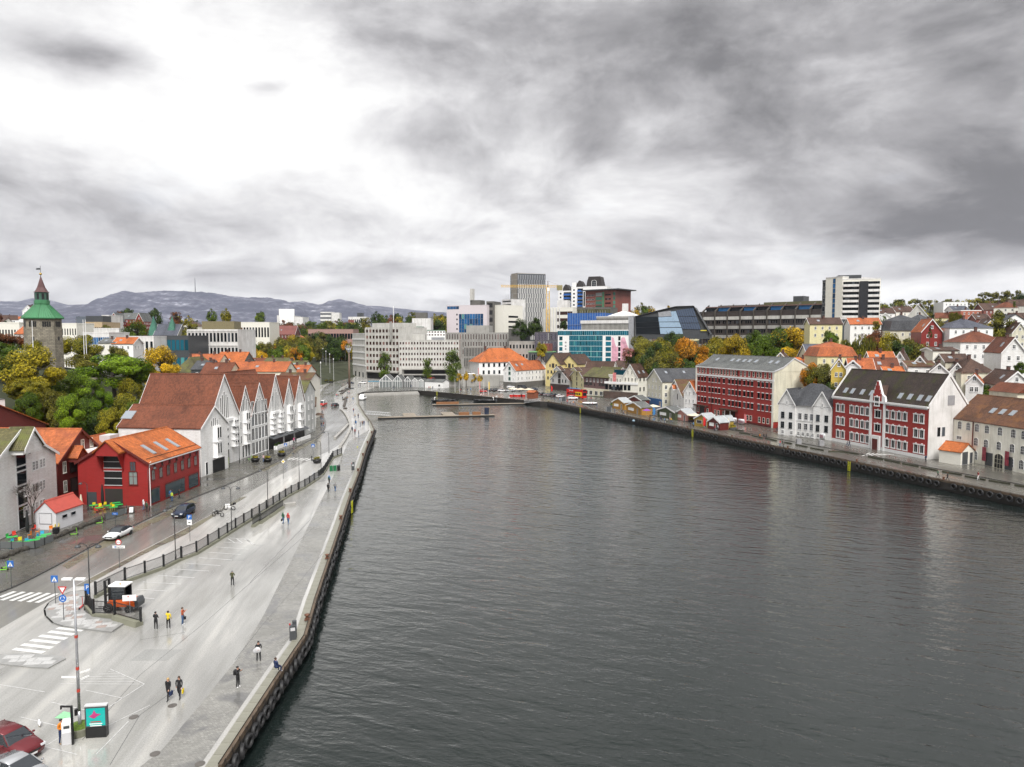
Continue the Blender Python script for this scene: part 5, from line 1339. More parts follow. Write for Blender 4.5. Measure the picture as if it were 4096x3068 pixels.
# construction wrapped in blue sheeting
BSH=M('blue_sheeting',(.03,.13,.42),.5,'plain',var=.25,sc=.5)
h=office('scaffolded_building','building under construction wrapped in bright blue sheeting',2270,2420,1255,508,498,26,0,1,BSH,zb=6)
m=MB()
for i in range(16):
    x=h.L*i/15;m.box(x-.08,x+.08,-.5,-.35,0,h.e+2)
for j in range(8):m.box(0,h.L,-.5,-.35,2+j*4,2.15+j*4)
o=m.build('scaffold',STEEL,h.o);o['kind']='stuff'
h=office('office_block','olive glass top storeys with steel railings above the blue sheeting',2306,2440,1232,526,516,20,2,22,DCONC,M('olive_glass',(.08,.08,.03),.15,'glass'),.8,.7,zb=20,z0=14,side=False)
# library-like concrete block with slits
h=office('library','brutalist concrete block with closely spaced vertical slits under a white roof band',2326,2535,1285,478,462,24,1,42,CONC,BLACK,.45,.8,'glass',z0=15,side=False,zb=6,fins=CONCL)
h.box('white_roof_band',-.6,h.L+.6,-.9,-.602,h.e-1.6,h.e+.5,CONCW)
g=office('library','upper set-back storey with white roof band and pyramid-topped lantern',2384,2534,1268,490,476,14,1,32,CONC,BLACK,.5,.7,'glass',z0=20,side=False,zb=14,par=CONCW)
m=MB();m.mesh([(g.L*.3,0,g.e+.6),(g.L,0,g.e+.6),(g.L,14,g.e+.6),(g.L*.3,14,g.e+.6),(g.L*.65,7,g.e+4.4)],[(0,1,4),(1,2,4),(2,3,4),(3,0,4),(3,2,1,0)]);m.build('pyramid_roof',CONCW,g.o)
g.box('roof_cube',g.L*.6,g.L*.72,6,9,g.e+4,g.e+9,CONCW)
# teal glass hotel with mural
h=office('hotel','teal glass waterfront hotel with white end walls and a pink mural',2231,2514,1322,440,425,20,0,1,WHITE,zb=0)
L=h.L;e=h.e
for j in range(6):
    z=e-2.9-j*3.25
    for i in range(22 if j else 34):
        x=(L*.165+L*.475*(i+.5)/22) if j else L*(i+.5)/34
        h.win('front',x,z,(L*.475/22 if j else L/34)*.94,3.0 if j else 2.6,'thin',M('teal_frame',(.03,.25,.30),.4),GLASST)
for j in range(5):
    z=e-6.1-j*3.25
    h.win('front',L*.045,z,2.2,2.5,'thin',WHITE,GLASST);h.win('front',L*.72,z,3.4,2.6,'thin',WHITE,GLASST);h.win('front',L*.872,z,1.5,2.6,'thin',WHITE,GLASS)
m=MB();PK=M('mural_pink',(.72,.38,.48),.6,'plain',var=.25,sc=.3)
for a,b in (((.765,.855)),((.89,.995))):
    n=10;zs=[e-6.5-3.5*math.sin(i*.45+a*9) for i in range(n+1)]
    poly=[(L*a,.8)]+[(L*b,.8)]+[(L*(b+(a-b)*i/n),min(e-4.2,zs[i])) for i in range(n+1)]
    m.prism(poly,-.05,-.001,'y')
m.build('mural_pink_field',PK,h.o)
for x,z,r,c in ((.83,4.5,1.3,YELW),(.81,2.2,.9,M('mural_orange',(.65,.2,.05),.6)),(.92,5.0,1.0,MT['mural_orange']),(.945,6.4,1.2,M('mural_green',(.08,.25,.06),.6))):
    m=MB();m.X=Matrix.Translation((L*x,-.1,z));n=12
    m.prism([(r*(1+.25*math.cos(5*2*pi*i/n))*math.cos(2*pi*i/n),r*(1+.25*math.cos(5*2*pi*i/n))*math.sin(2*pi*i/n)) for i in range(n)],0,.04,'y');m.build('mural_flower',c,h.o)
for z in (e-7.4,e-9.6,e-11.4):
    m=MB();m.tube((L*.115,-.06,z),(L*.115,-.001,z),.55,n=12);m.build('sign',GREY,h.o)
h=office('office_block','dark glass and scaffold-fronted block left of the teal hotel',2139,2231,1330,458,455,14,5,16,M('brown_glass_wall',(.09,.08,.09),.4),M('plum_glass',(.08,.07,.10),.1,'glass'),.8,.85,'thin',z0=4,side=False,zb=0,fm=STEEL)
h=office('shop_building','bright green-edged modern block with planted roof behind the yellow gables',2114,2190,1408,420,415,14,0,1,DGREY,zb=0,par=M('bright_green_edge',(.22,.5,.2),.5))
h.grid('front',5,h.e-5,1,1,3,3.8,'thin',WHITE,GLASS);h.box('roof_house',h.L*.7,h.L,2,8,h.e+.3,h.e+5,BRK)
# dark skewed glass hall
A,B=P(2535,1336,372),P(2832,1336,360)
h=H('concert_hall','angular black hall with slanted blue reflecting glass front','building',A,B,30,Z(A,1262),Z(B,1226),'flatx',DGREY,DGREY,zb=TZ(A.x,A.y)-2) if 0 else None
zb=TZ(A.x,A.y)-3;u=(B-A);L=u.length;t=thing('concert_hall','angular black hall with slanted blue reflecting glass front','building',(A.x,A.y,zb),math.atan2(u.y,u.x))
zt=lambda py:Z(A,py)-zb
s5=3.0129
def hp(x,y,dy=0):   # facade point from a picture point, on this hall's plane
    px_=2500+x/s5;py_=1150+y/s5;tt=solve(A,u.normalized(),px_,30,110);q=A+u.normalized()*tt;return (tt,dy,Z(q,py_)-zb)
def quad(name,pts,mat,th=.4,dy=0):
    m=MB();P_=[hp(*p) for p in pts];m.prism([(p[0],p[2]) for p in P_],dy-th,dy,'y');return m.build(name,mat,t)
quad('black_shell',[(125,620),(120,350),(370,290),(610,235),(820,228),(1020,560),(1020,620)],DGREY,24,24)
SKYB=M('pale_blue_glass',(.30,.42,.55),.08,'plain',var=.1,spec=.8)
for k,(a,b,c,d) in enumerate([((125,355),(395,350),(405,405),(130,420)),((130,425),(405,410),(412,470),(133,480)),((133,485),(413,475),(425,560),(136,560))]):quad('dark_glazing',[d,c,b,a],GLASS,.2,-.02)
for a,b,c,d in [((395,300),(545,280),(560,345),(405,352)),]:quad('grey_panel',[d,c,b,a],STEEL,.2,-.02)
for a,b,c,d in [((400,360),(615,300),(640,348),(655,410)),((410,418),(655,418),(680,478),(418,478)),((418,486),(682,486),(700,560),(428,560))]:quad('blue_glazing',[d,c,b,a] if a!=(400,360) else [(405,412),(655,410),(610,285),(545,290),(560,350),(400,358)],SKYB,.2,-.02)
MGL=M('slate_blue_glass',(.09,.12,.18),.12,'glass')
for a,b,c,d in [((615,278),(820,240),(855,345),(640,345)),((645,352),(858,352),(888,425),(662,425)),((668,432),(890,432),(918,505),(692,500))]:quad('slanted_glazing',[d,c,b,a],MGL,.2,-.02)
m=MB()
for i in range(9):
    f=i/8;a=hp(615+205*f,275-38*f);b=hp(690+228*f,500+5*f);m.tube((a[0],-.3,a[2]),(b[0],-.3,b[2]),.08,n=4)
m.build('glazing_bars',BLACK,t)
m=MB();p0,p1,p2,p3=hp(120,350),hp(610,228),hp(820,225),hp(1040,560);m.build if 0 else None
m.path([(p[0],-.5,p[2]) for p in (hp(120,352),hp(370,288),hp(610,232),hp(822,226),hp(1020,560))],.35,6);m.build('roof_edge',BLACK,t)
m=MB();a=hp(100,345);m.prism([(a[0]-1.6,0),(a[0]+.6,0),(a[0]+.2,a[2]),(a[0]-2.6,a[2])],-.6,4,'y');m.build('metal_fin_wall',STEEL,t)
m=MB();a=hp(960,518);m.box(a[0]-2,a[0]+1,-.62,-.5,a[2]-.25,a[2]+.25);m.build('yellow_sign',M('yellow_sign',(.6,.5,.05),.5),t)
# long brown terraced building
h=office('concert_hall','long dark brown terraced building with pale floor bands and concrete beams',2795,3278,1250,415,368,34,0,1,M('dark_brown_clad',(.05,.04,.036),.5),zb=None)
L=h.L;e=h.e
for j in range(4):
    z=e-3.6-j*5.2
    h.box('pale_band',0,L,-.5,-.001,z-.9,z+.9,CONC if j else CONCL)
    n=52
    for i in range(n):
        if (i*7+j*3)%5:h.win('front',L*(i+.5)/n,z-3.1,L/n*.55,1.6,'glass',WHITE,GLASS)
for i in range(9):
    x=L*(i+.3)/9
    m=MB();m.box(x-.28,x+.28,-1.0,.5,0,e);m.build('concrete_pier',M('dark_pier',(.07,.06,.05),.7),h.o)
    m=MB();m.prism([(-.8,e-.4),(7,e+3.4),(7,e+4.4),(-.8,e+.6)],x-.25,x+.25,'x');m.build('sloping_beam',MT['dark_pier'],h.o)
    m=MB();m.box(x+.6,x+L/9-.6,2.5,8,e+.4,e+2.6);m.build('roof_glazing',GLASSB if i%2 else GLASS,h.o)
    m=MB();m.box(x+.5,x+L/9-.5,2.0,9,e+2.6,e+3.1);m.build('roof_slab',M('copper_brown_roof',(.17,.10,.085),.5),h.o)
h.box('upper_roof',L*.1,L*.5,9,25,e,e+4,DCONC);h.box('upper_roof',L*.5,L*.95,9,25,e,e+5,M('moss_roof',(.10,.10,.05),.8));h.box('plant_room',L*.72,L*.8,12,20,e+5,e+8,DGREY)
# pale tower hotel
h=office('tower_block','pale hotel tower with dark window bands and black central shaft',3360,3512,1118,330,325,22,0,1,CREAMW,zb=None,par=CONCW)
L=h.L;e=h.e;fl=2.38
nf=8
for j in range(nf):
    z=e-1.9-j*fl
    for x0,x1 in ((0.02,.44),(.68,.98)):
        n=7 if x0<.1 else 5
        for i in range(n):h.win('front',L*(x0+(x1-x0)*(i+.5)/n),z-.35,L*(x1-x0)/n*.97,1.15,'thin',BLACK,GLASS)
        m=MB();m.box(L*x0,L*x1,-.6,-.001,z-1.45,z-.4);m.build('white_band',CONCW,h.o)
h.box('black_shaft',L*.45,L*.67,-1.1,-.001,0,e-1.0,M('black_cladding',(.02,.021,.025),.35));h.box('roof_plant',L*-.1,L*.52,3,14,e+.36,e+2.2,DGREY)
m=MB();m.prism([(-1.2,6.5),(-4.5,4.0),(-4.5,0),(-1.2,0)],L*.5,L*.78,'x');m.build('black_porch',MT['black_cladding'],h.o)
g=office('tower_block','blank pale flank of the hotel tower with a dark glazed slot',3294,3360,1113,338,330,22,0,1,CREAMW,zb=None,par=CONCW)
for j in range(9):g.win('front',g.L*.52,g.e-2.6-j*2.3,g.L*.15,2.1,'thin',BLACK,GLASSB)
g=office('tower_block','narrow stair strip of windows at the left edge of the hotel tower',3281,3295,1124,342,339,18,9,1,DGREY,GLASS,.8,.6,zb=None,side=False,fm=WHITE,style='thin',z0=2)
g=office('hotel','low dark podium with pale band under the hotel tower',3350,3420,1276,318,316,14,1,6,DGREY,GLASS,.8,.7,zb=None,side=False,par=CONCW,z0=.3)
# ---------- hillside houses, far town ------------------------------------------
def hs(label,x0,x1,ye,yr,d,yaw,roof,wm,rm,D,wins=2,name='hillside_house',cat='house',ch=1,sky=1,tr=WHITE,nw=None,group=None,low=0,fm=WHITE,z=None):
    A=P(x0,ye,d);a=math.radians(yaw);u=Vector((math.cos(a),math.sin(a),0));L=solve(A,u,x1,A.z,120);B=A+u*L
    zb=(min(TZ(A.x,A.y),TZ(B.x,B.y))-2.0) if z is None else z;e=A.z;zb=min(zb,e-4.5);rz=Z(A+u*L*.5,yr)
    if rz<e+.6:rz=e+min(L,D)*.35
    h=H(name,label,cat,A,B,D,e,rz,roof,wm,rm,zb=zb,over=.35,trim=tr if roof not in('hip','mansard') else None,group=group,down=4)
    n=nw or max(2,int(L/2.6));hh=h.e
    for k in range(wins):
        zz_=hh-2.2-k*2.9
        if zz_<.2 and k:break
        h.grid('front',n,zz_,1,1,.8,1.3,'w4',fm)
        f='left' if (A.x+B.x)/2>0 and yaw>=0 else 'right'
        h.grid(f,max(2,int(D/3)),zz_,1,1,.8,1.3,'w4',fm)
        if yaw<0:h.grid('right',max(2,int(D/3)),zz_,1,1,.8,1.3,'w4',fm)
    if roof=='front':
        h.row('front',[L*.5],hh+(h.r-hh)*.25,.8,1.2,'w4',fm)
    if ch:h.chim(L*.5 if roof!='front' else L*.5+.3,D*.45,h.r-.8,h.r+1.1,.7,.7)
    if sky and h.pr:
        h.skyl(L*.3 if h.ax=='x' else D*.3,.5,w=.9);
    return h
GREYW=M('grey_white_render',(.62,.61,.57),.6,'concrete')
SLB=M('blue_slates',(.09,.10,.13),.4,'tile')
YELP=M('bright_yellow_paint',(.68,.50,.10),.6,'clap')
for a in [
 ('white hillside house with orange roof and roof window below the pale tower hotel',3401,3525,1297,1273,300,-12,'side',WHITE,OTILE2,10,2),
 ('white gabled house with steep dark brown roof beside the pale tower hotel',3497,3585,1284,1252,335,-25,'front',WHITE,BTILE,16,2),
 ('beige house with big dark slate mansard roof and roof windows',3560,3692,1322,1257,288,-10,'mansard',CREAM,GTILE,14,1),
 ('large grey-gabled hall with moss-grey roof on the hillside',3623,3717,1272,1218,370,-32,'front',GREYW,OLTILE,40,0),
 ('dark red gambrel house with orange roof and white lower storey',3686,3770,1327,1277,268,-15,'front',M('barn_red_boards',(.25,.025,.02),.5,'clap'),OTILE2,14,2),
 ('large white house with dark slate hipped roof on the hillside',3799,3973,1311,1273,262,-8,'hip',WHITE,SLB,14,2),
 ('white villa with red-brown hipped roof and three roof windows',3842,4030,1368,1322,222,-10,'hip',WCLAP,RTILE,13,2),
 ('white gambrel-gabled house near the right edge of the hillside',4006,4105,1410,1352,196,-14,'front',WCLAP,RTILE,12,3),
 ('low white flat-fronted house with small-paned windows',3732,3832,1402,1392,215,-8,'side',CREAMW,BTILE,8,1),
 ('orange-roofed white cottage at the top of the old cottage rows, farthest left',3485,3583,1442,1410,214,-14,'side',WCLAP,OTILE,9,1),
 ('orange-roofed white cottage directly behind the long red warehouse gable',3400,3498,1478,1438,200,-16,'side',WCLAP,OTILE2,9,1),
 ('small white gabled cottage with rust roof left of the orange-roofed cottages',3385,3440,1464,1442,196,-30,'front',WCLAP,OTILE2,8,1),
 ('white cottage with red-brown roof and white gable edges in the second cottage row',3492,3600,1478,1436,204,-14,'side',WCLAP,RTILE,9,1),
 ('white gable cottage with dark mossy roof behind the second row',3573,3624,1446,1408,208,-34,'front',WCLAP,BTILE,12,2),
 ('white gable cottage with dark roof and small chimney, centre of the old rows',3652,3706,1455,1425,203,-34,'front',WCLAP,BTILE,12,2),
 ('white cottage with flat-topped dormer and brown roof',3632,3745,1466,1448,200,-12,'side',WCLAP,MTILE,8,1),
 ('white gabled cottage with brown roof, left of a joined pair',3719,3795,1487,1455,196,-26,'front',WCLAP,BTILE,11,2),
 ('white gabled cottage, right of a joined pair, behind the red building',3797,3860,1488,1453,198,-26,'front',WCLAP,BTILE,11,2),
 ('cream cottage with brown roof and round attic window behind the joined pair',3782,3880,1447,1420,203,-14,'side',CREAM,BTILE,9,1),
 ('cream house with dark brown pyramid roof above the cream stone warehouse',3846,3980,1489,1437,194,-8,'hip',CREAM,BTILE,12,2),
 ('long low brown-roofed house right of the pyramid roof',3956,4050,1496,1462,212,-10,'side',CREAMW,BTILE,9,1),
 ('white cottage with brown roof at the right edge behind the big white gable',4045,4120,1484,1460,206,-10,'side',WCLAP,BTILE,9,1),
 ('white gabled cottage with bright orange side roof near the cream stone warehouse',3863,3932,1532,1498,182,-34,'front',WCLAP,OTILE2,13,1),
 ('large white gabled house at the right edge above the cream stone warehouse',4003,4130,1540,1487,178,-12,'front',WCLAP,BTILE,12,3),
 ('low orange roof just behind the ridge of the red three-storey building',3542,3622,1495,1472,200,-14,'side',WHITE,OTILE,8,1),
 ('pale yellow gabled house with brown roof left of the pale tower hotel',3240,3370,1297,1272,290,-10,'side',YEL2,BTILE,10,2),
 ('yellow house with big orange mansard roof among the trees',3270,3427,1425,1367,232,-6,'mansard',YEL2,OTILE2,14,1),
 ('bright yellow gabled house with brown roof half hidden by orange trees',3325,3385,1476,1436,204,-24,'front',YELP,BTILE,9,2),
 ('orange roof peeping over the cream gable of the long red warehouse',3190,3248,1467,1434,245,-14,'side',WHITE,OTILE,10,1),
 ('tiny yellow gable with brown roof and pale chimney among the trees',3100,3143,1433,1411,262,-28,'front',YELP,BTILE,10,0),
 ('long slate-roofed hall hidden behind the trees',3240,3420,1440,1380,255,-6,'side',CREAM,SLB,16,0),
 ('long brown-roofed block with roof windows on the hilltop',3935,4090,1240,1212,520,-8,'side',BRK,BTILE,16,1),
 ('dark-roofed hillside house below the hilltop block',3905,3962,1277,1256,400,-14,'side',BRK,BTILE,12,1),
 ('bright yellow gabled house behind the olive tree',3940,3996,1302,1276,330,-10,'front',YELP,BTILE,10,2),
 ('brick-coloured flat building wrapped in mesh on the hillside',3843,3926,1243,1236,420,-6,'flat',M('brick_mesh',(.38,.12,.07),.7),DCONC,14,2),
 ('white modern flat-roofed block with masts on the hill crest',3774,3872,1210,1200,520,-5,'flat',WHITE,DCONC,14,1),
 ('low red-brown block with white windows on the hill crest at right',3940,4013,1203,1196,600,-5,'flat',BRK,DCONC,12,1),
 ('dark brown roofed house at the right edge of the upper hillside',4057,4120,1284,1252,345,-10,'side',CREAM,BTILE,12,2),
 ('beige gabled house at the right edge in mid hillside',4048,4112,1332,1292,288,-16,'front',CREAM,BTILE,12,2),
 ('white house with dark blue-grey roof below the crest block',3812,3878,1240,1224,470,-8,'side',WHITE,SLB,12,1),
 ('brown-roofed house left of the grey-gabled hall',3584,3656,1247,1226,430,-8,'side',CREAMW,BTILE,12,1),
 ('white gabled pair of roofs right of the pale tower hotel',3506,3580,1253,1233,430,-14,'side',WHITE,BTILE,12,1)]:
    hs(*a[:12])
# left: named town blocks
def tb(label,x0,x1,yt,d,D,rows,cols,wm,gl=GLASS,fw=.7,fh=.5,**k):
    k.setdefault('z0',1.5);k.setdefault('side',False)
    return office('town_block',label,x0,x1,yt,d,d,D,rows,cols,wm,gl,fw,fh,**k)
h=tb('white gridded four-storey office with deep square windows behind the old town roofs',754,955,1320,352,24,4,14,CONCW,GLASS,.72,.62,style='thin',fm=WHITE,zb=2,fins=CONCW,z0=0)
for j in range(5):h.box('floor_slab',-.1,h.L+.1,-.6,-.56,j*h.e/4.02-.3,j*h.e/4.02+.3,CONCW)
h.box('roof_box',h.L*.2,h.L*.85,5,14,h.e+.36,h.e+4.4,M('olive_cladding',(.20,.17,.09),.6))
h=tb('dark glass-fronted office block left of the white gridded office',618,757,1345,330,22,3,8,DGREY,GLASST,.85,.6,zb=2,style='thin',fm=DGREY)
h=tb('long low white office with square bays behind the green tree',470,618,1347,318,20,2,8,CONCW,GLASS,.6,.6,zb=6,style='thin')
h=tb('white stepped office with teal ribbon glazing behind the flagpoles',380,481,1315,330,22,3,14,CONCW,GLASST,.9,.5,zb=6)
h=tb('white block with blue ribbon windows right of the stone tower',336,440,1332,300,16,3,12,CONCW,GLASSB,.85,.45,zb=8)
h=tb('beige block with dark glazed attic right of the stone tower',346,414,1290,430,20,2,9,M('sand_render',(.50,.38,.24),.6),GLASS,.6,.5,zb=12)
h.box('dark_attic',0,h.L,1,10,h.e+.3,h.e+4,DGREY)
h=tb('dark blue-grey clad block behind the beige block',312,350,1268,460,18,0,1,M('blue_grey_cladding',(.12,.14,.17),.5),zb=12)
h=tb('white windowless slab block beside the red gables',414,442,1262,440,16,0,1,CONCW,zb=12)
h=tb('white house block directly right of the stone tower',250,312,1295,330,14,3,6,CREAMW,GLASS,.4,.4,zb=10)
h=tb('white block left of the stone tower behind the trees',0,84,1292,330,14,2,7,CREAMW,GLASS,.5,.4,zb=12)
hs('orange-roofed white house with dormer left of the stone tower',60,120,1335,1292,260,-8,'side',WHITE,OTILE2,12,2,name='town_house',z=10)
hs('orange tiled low roof in front of the long white office',448,532,1375,1352,292,6,'side',WHITE,OTILE,10,1,name='town_house',z=5)
hs('white low building with rounded glass porch behind the yellow tree',395,460,1372,1356,292,4,'side',CREAMW,GREYR,10,1,name='town_house',z=5)
for x0,x1 in ((430,482),(540,573)):
    hs('dark red house with steep white-edged gable and grey roof, the %s of two'%('left' if x0<500 else 'right'),x0,x1,1285,1252,520,6,'front',M('barn_red_boards'),GREYR,18,2,name='town_house',ch=0,sky=0)
hs('long grey roof joining the two dark red gables',482,560,1277,1252,530,4,'side',M('barn_red_boards'),GREYR,16,1,name='town_house',ch=0)
# cathedral: slate nave and two copper-green spires
q=P(611,1340,430);A=q;zb=TZ(q.x,q.y)-1
h=hs('grey stone cathedral nave with long slate roof between two green spires',614,707,1342,1297,430,4,'side',CONC,SLB,16,1,name='cathedral',cat='church',ch=0,sky=0)
h.win
for t,yt in ((-2,1262),(9,1262)):
    pt=h.A+h.u*t;zt=Z(pt,yt)-h.zb;m=MB();m.box(t-2.6,t+2.6,3,8.2,-2,h.e);m.build('spire_base',CONC,h.o)
    m=MB();m.mesh([(t-2.9,2.7,h.e),(t+2.9,2.7,h.e),(t+2.9,8.5,h.e),(t-2.9,8.5,h.e),(t,5.6,zt)],[(0,1,4),(1,2,4),(2,3,4),(3,0,4),(3,2,1,0)]);m.build('copper_spire',M('spire_copper',(.07,.20,.15),.5,'tile'),h.o)
h=tb('pale modern terraced flats with stepped grey roofs behind the park',917,1081,1290,520,22,2,14,CREAMW,GLASS,.6,.5,zb=8)
hs('dark red-brown steep metal-roofed block with tall dormers behind the park',1094,1178,1338,1304,560,4,'side',M('oxide_red',(.16,.045,.035),.5,'concrete'),M('oxide_red'),20,1,name='town_block',cat='building',ch=0)
h=tb('long low flat-roofed pinkish block with dark window band behind the park',1235,1414,1318,650,24,2,16,M('pink_panel',(.35,.22,.19),.6),GLASS,.85,.4,zb=8)
h=tb('white grain silo block on the skyline in front of the mountains',1112,1168,1262,1350,60,0,1,CONCW,zb=20)
for i in range(5):
    m=MB();m.smooth=True;m.lathe([(4.2,0),(4.2,h.e+12)],(h.L*.35+i*8.6*.0+i*5.2,-4,0),n=12);m.build('silo',CONCW,h.o)
h=tb('small white industrial block right of the grain silos',1172,1215,1268,1350,40,0,1,CONCW,zb=20)
h=tb('white eight-storey office with dark ribbons standing alone before the mountains',1285,1328,1248,1300,30,7,1,CONCW,GLASS,1.0,.42,zb=20)
h.box('stair_cylinders',h.L,h.L+14,4,20,0,h.e-1,CONCW)
h=tb('white and red low hospital-like building near the edge of the mountains',1396,1467,1268,1000,30,3,9,CONCW,GLASS,.6,.4,zb=20)
h.box('brick_end',-.2,8,-.3,-.01,0,h.e-4,BRK);h.box('roof_plant',h.L*.45,h.L*.75,5,15,h.e,h.e+6,DGREY)
hs('white classical house with grey hipped roof in the park',1146,1256,1398,1366,600,3,'hip',WHITE,SLB,16,2,name='town_house',z=0)
hs('low red tiled houses at the far edge of the park',1150,1215,1355,1335,620,3,'hip',CREAMW,OTILE,14,1,name='town_house')
h=hs('white gabled house with black roof on the far left skyline',89,134,1243,1221,600,10,'front',WHITE,BTILE,16,1,name='town_house')
# fill the far town with ordinary houses
RF=random.Random(5);cols_=[('white',WHITE),('cream',CREAMW),('pale yellow',YEL2),('grey',CONCL),('white',WHITE)]
rfs=[('dark brown',BTILE),('orange',OTILE2),('red-brown',RTILE),('slate grey',GTILE),('dark brown',BTILE)]
def filler(n,xr,dr,yaw,grp,where):
    for i in range(n):
        px_=RF.uniform(*xr);d=RF.uniform(*dr);q=P(px_,1340,d);z=TZ(q.x,q.y)
        cn,cm=RF.choice(cols_);rn,rm=RF.choice(rfs);L=RF.uniform(9,17);D=RF.uniform(8,11);e=z+RF.uniform(5,8);a=math.radians(yaw+RF.uniform(-40,40));u=Vector((math.cos(a),math.sin(a),0))
        rf=RF.choice(['side','side','front','hip'])
        h=H('town_house','%s house with %s roof %s'%(cn,rn,where),'house',q,q+u*L,D,e,e+RF.uniform(2.5,4),rf,cm,rm,zb=z-1.5,group=grp,down=3,over=.3)
        for k in range(2):h.grid('front',3,h.e-2.3-k*2.9,1,1,1.0,1.4,'w2')
        h.chim(L*.5,D*.5,h.r-.6,h.r+1)
filler(85,(-60,1060),(430,820),0,'houses of the far town on the left','among the crowded roofs below the mountains')
filler(24,(-900,-80),(260,760),0,'houses left of the stone tower','on the slope left of the stone tower')
filler(26,(1000,1760),(800,1150),0,'houses beyond the park','beyond the trees of the park')
filler(22,(1640,2060),(640,900),0,'houses behind the offices','behind the offices at the harbour head')
filler(40,(3520,4200),(330,700),-10,'houses on the upper right hillside','among trees on the upper right hillside')
filler(12,(2560,3260),(520,800),0,'houses on the ridge','on the ridge behind the concert halls')
# ---------- trees ----------------------------------------------------------------
def leafmesh(name,seed,n,lf,shape='round',rx=1.,rz=1.):
    """crown of small leaf clumps in a volume of unit size: several lobes with gaps between them"""
    r=random.Random(seed);vs=[];fs=[]
    lobes=[]
    k=26 if shape!='airy' else 34
    for i in range(k):
        a=r.uniform(0,2*pi);c=r.uniform(-.75,1);s=math.sqrt(max(0,1-c*c));R_=r.uniform(.45,.8)
        if shape=='round':p=(s*math.cos(a)*R_,s*math.sin(a)*R_,c*R_*.95)
        elif shape=='tall':p=(s*math.cos(a)*R_*.7,s*math.sin(a)*R_*.7,r.uniform(-.8,.8))
        elif shape=='cone':
            zz_=r.uniform(-.95,.95);w=(1-zz_)/2*.6;p=(w*math.cos(a),w*math.sin(a),zz_)
        elif shape=='willow':p=(s*math.cos(a)*.8,s*math.sin(a)*.8,r.uniform(-.1,.6))
        else:p=(s*math.cos(a)*.85,s*math.sin(a)*.85,r.uniform(.0,.75))
        lobes.append((p,r.uniform(.2,.4) if shape not in('cone','airy') else r.uniform(.12,.22)))
    for i in range(n):
        (cx_,cy,cz),lr=r.choice(lobes)
        a=r.uniform(0,2*pi);c=r.uniform(-1,1);s=math.sqrt(1-c*c);q=lr*(r.random()**.33)
        x,y,z=cx_+s*math.cos(a)*q,cy+s*math.sin(a)*q,cz+c*q*.75
        if shape=='willow' and r.random()<.75:z-=r.uniform(0,1.1)*(.4+math.hypot(x,y))
        nrm=Vector((x+r.uniform(-.6,.6),y+r.uniform(-.6,.6),z*.8+.35+r.uniform(-.6,.6)))
        if nrm.length<.01:continue
        nrm.normalize();t=nrm.orthogonal().normalized();t=Matrix.Rotation(r.uniform(0,2*pi),3,nrm)@t;b=nrm.cross(t);l=lf*r.uniform(.6,1.35)
        l2=l*(.55 if shape!='willow' else .35)
        P0=Vector((x,y,z))
        if shape=='willow':b=Vector((0,0,1));t=nrm.cross(b);t=t.normalized() if t.length>.01 else Vector((1,0,0));t,b=b*1.6,t
        k0=len(vs);fold=nrm*l*.22
        vs+=[P0-t*l,P0-b*l2+fold,P0+t*l,P0+b*l2+fold];fs.append((k0,k0+1,k0+2,k0+3))
    me=bpy.data.meshes.new(name);me.from_pydata([tuple(v) for v in vs],[],fs);me.materials.append(LEAF['green'])
    return me
def L_(n,a,b):return M('leaves_'+n,a,.55,'leaf',col2=b)
LEAF=dict(green=L_('green',(.15,.22,.014),(.022,.05,.006)),dark=L_('dark_green',(0.083,0.140,0.022),(0.013,0.025,0.007)),yg=L_('yellow_green',(0.445,0.371,0.022),(0.056,0.075,0.010)),
 yellow=L_('yellow',(0.780,0.502,0.022),(0.125,0.106,0.010)),orange=L_('orange',(0.800,0.352,0.022),(0.188,0.106,0.010)),red=L_('russet',(0.297,0.102,0.037),(0.044,0.025,0.013)),olive=L_('olive',(0.260,0.242,0.029),(0.037,0.045,0.010)),
 bright=L_('bright_green',(.22,.34,.015),(.03,.075,.006)),pink=L_('pink',(0.800,0.371,0.371),(0.250,0.112,0.100)))
BARK=M('bark',(.055,.045,.035),.9,'plain',sc=2)
CM={'near':[leafmesh('crown',s,20000,.030) for s in (1,2,3)],'mid':[leafmesh('crown',s,9000,.046) for s in (4,5,6,7)],'far':[leafmesh('crown',s,1500,.085) for s in (8,9,10)],
 'tall':[leafmesh('crown',11,6000,.04,'tall')],'cone':[leafmesh('crown',12,4500,.04,'cone')],'willow':[leafmesh('crown',13,9000,.045,'willow')],'airy':[leafmesh('crown',14,2600,.05,'airy')]}
def trunkmesh(seed,br=True):
    r=random.Random(seed);m=MB();m.smooth=True
    m.path([(0,0,-4),(r.uniform(-.02,.02),0,-.6),(r.uniform(-.05,.05),r.uniform(-.05,.05),0),(0,0,.55)],[.075,.055,.04,.012],7)
    for i in range(9):
        a=i*2.4;z0=-.65+i*.12;ln=r.uniform(.45,.75)
        p1=(math.cos(a)*ln*.5,math.sin(a)*ln*.5,z0+.22);p2=(math.cos(a)*ln,math.sin(a)*ln,z0+.55)
        m.path([(0,0,z0),p1,p2],[.026,.016,.006],5)
    return m.data('trunk',BARK)
TM=[trunkmesh(s) for s in (1,2,3)]
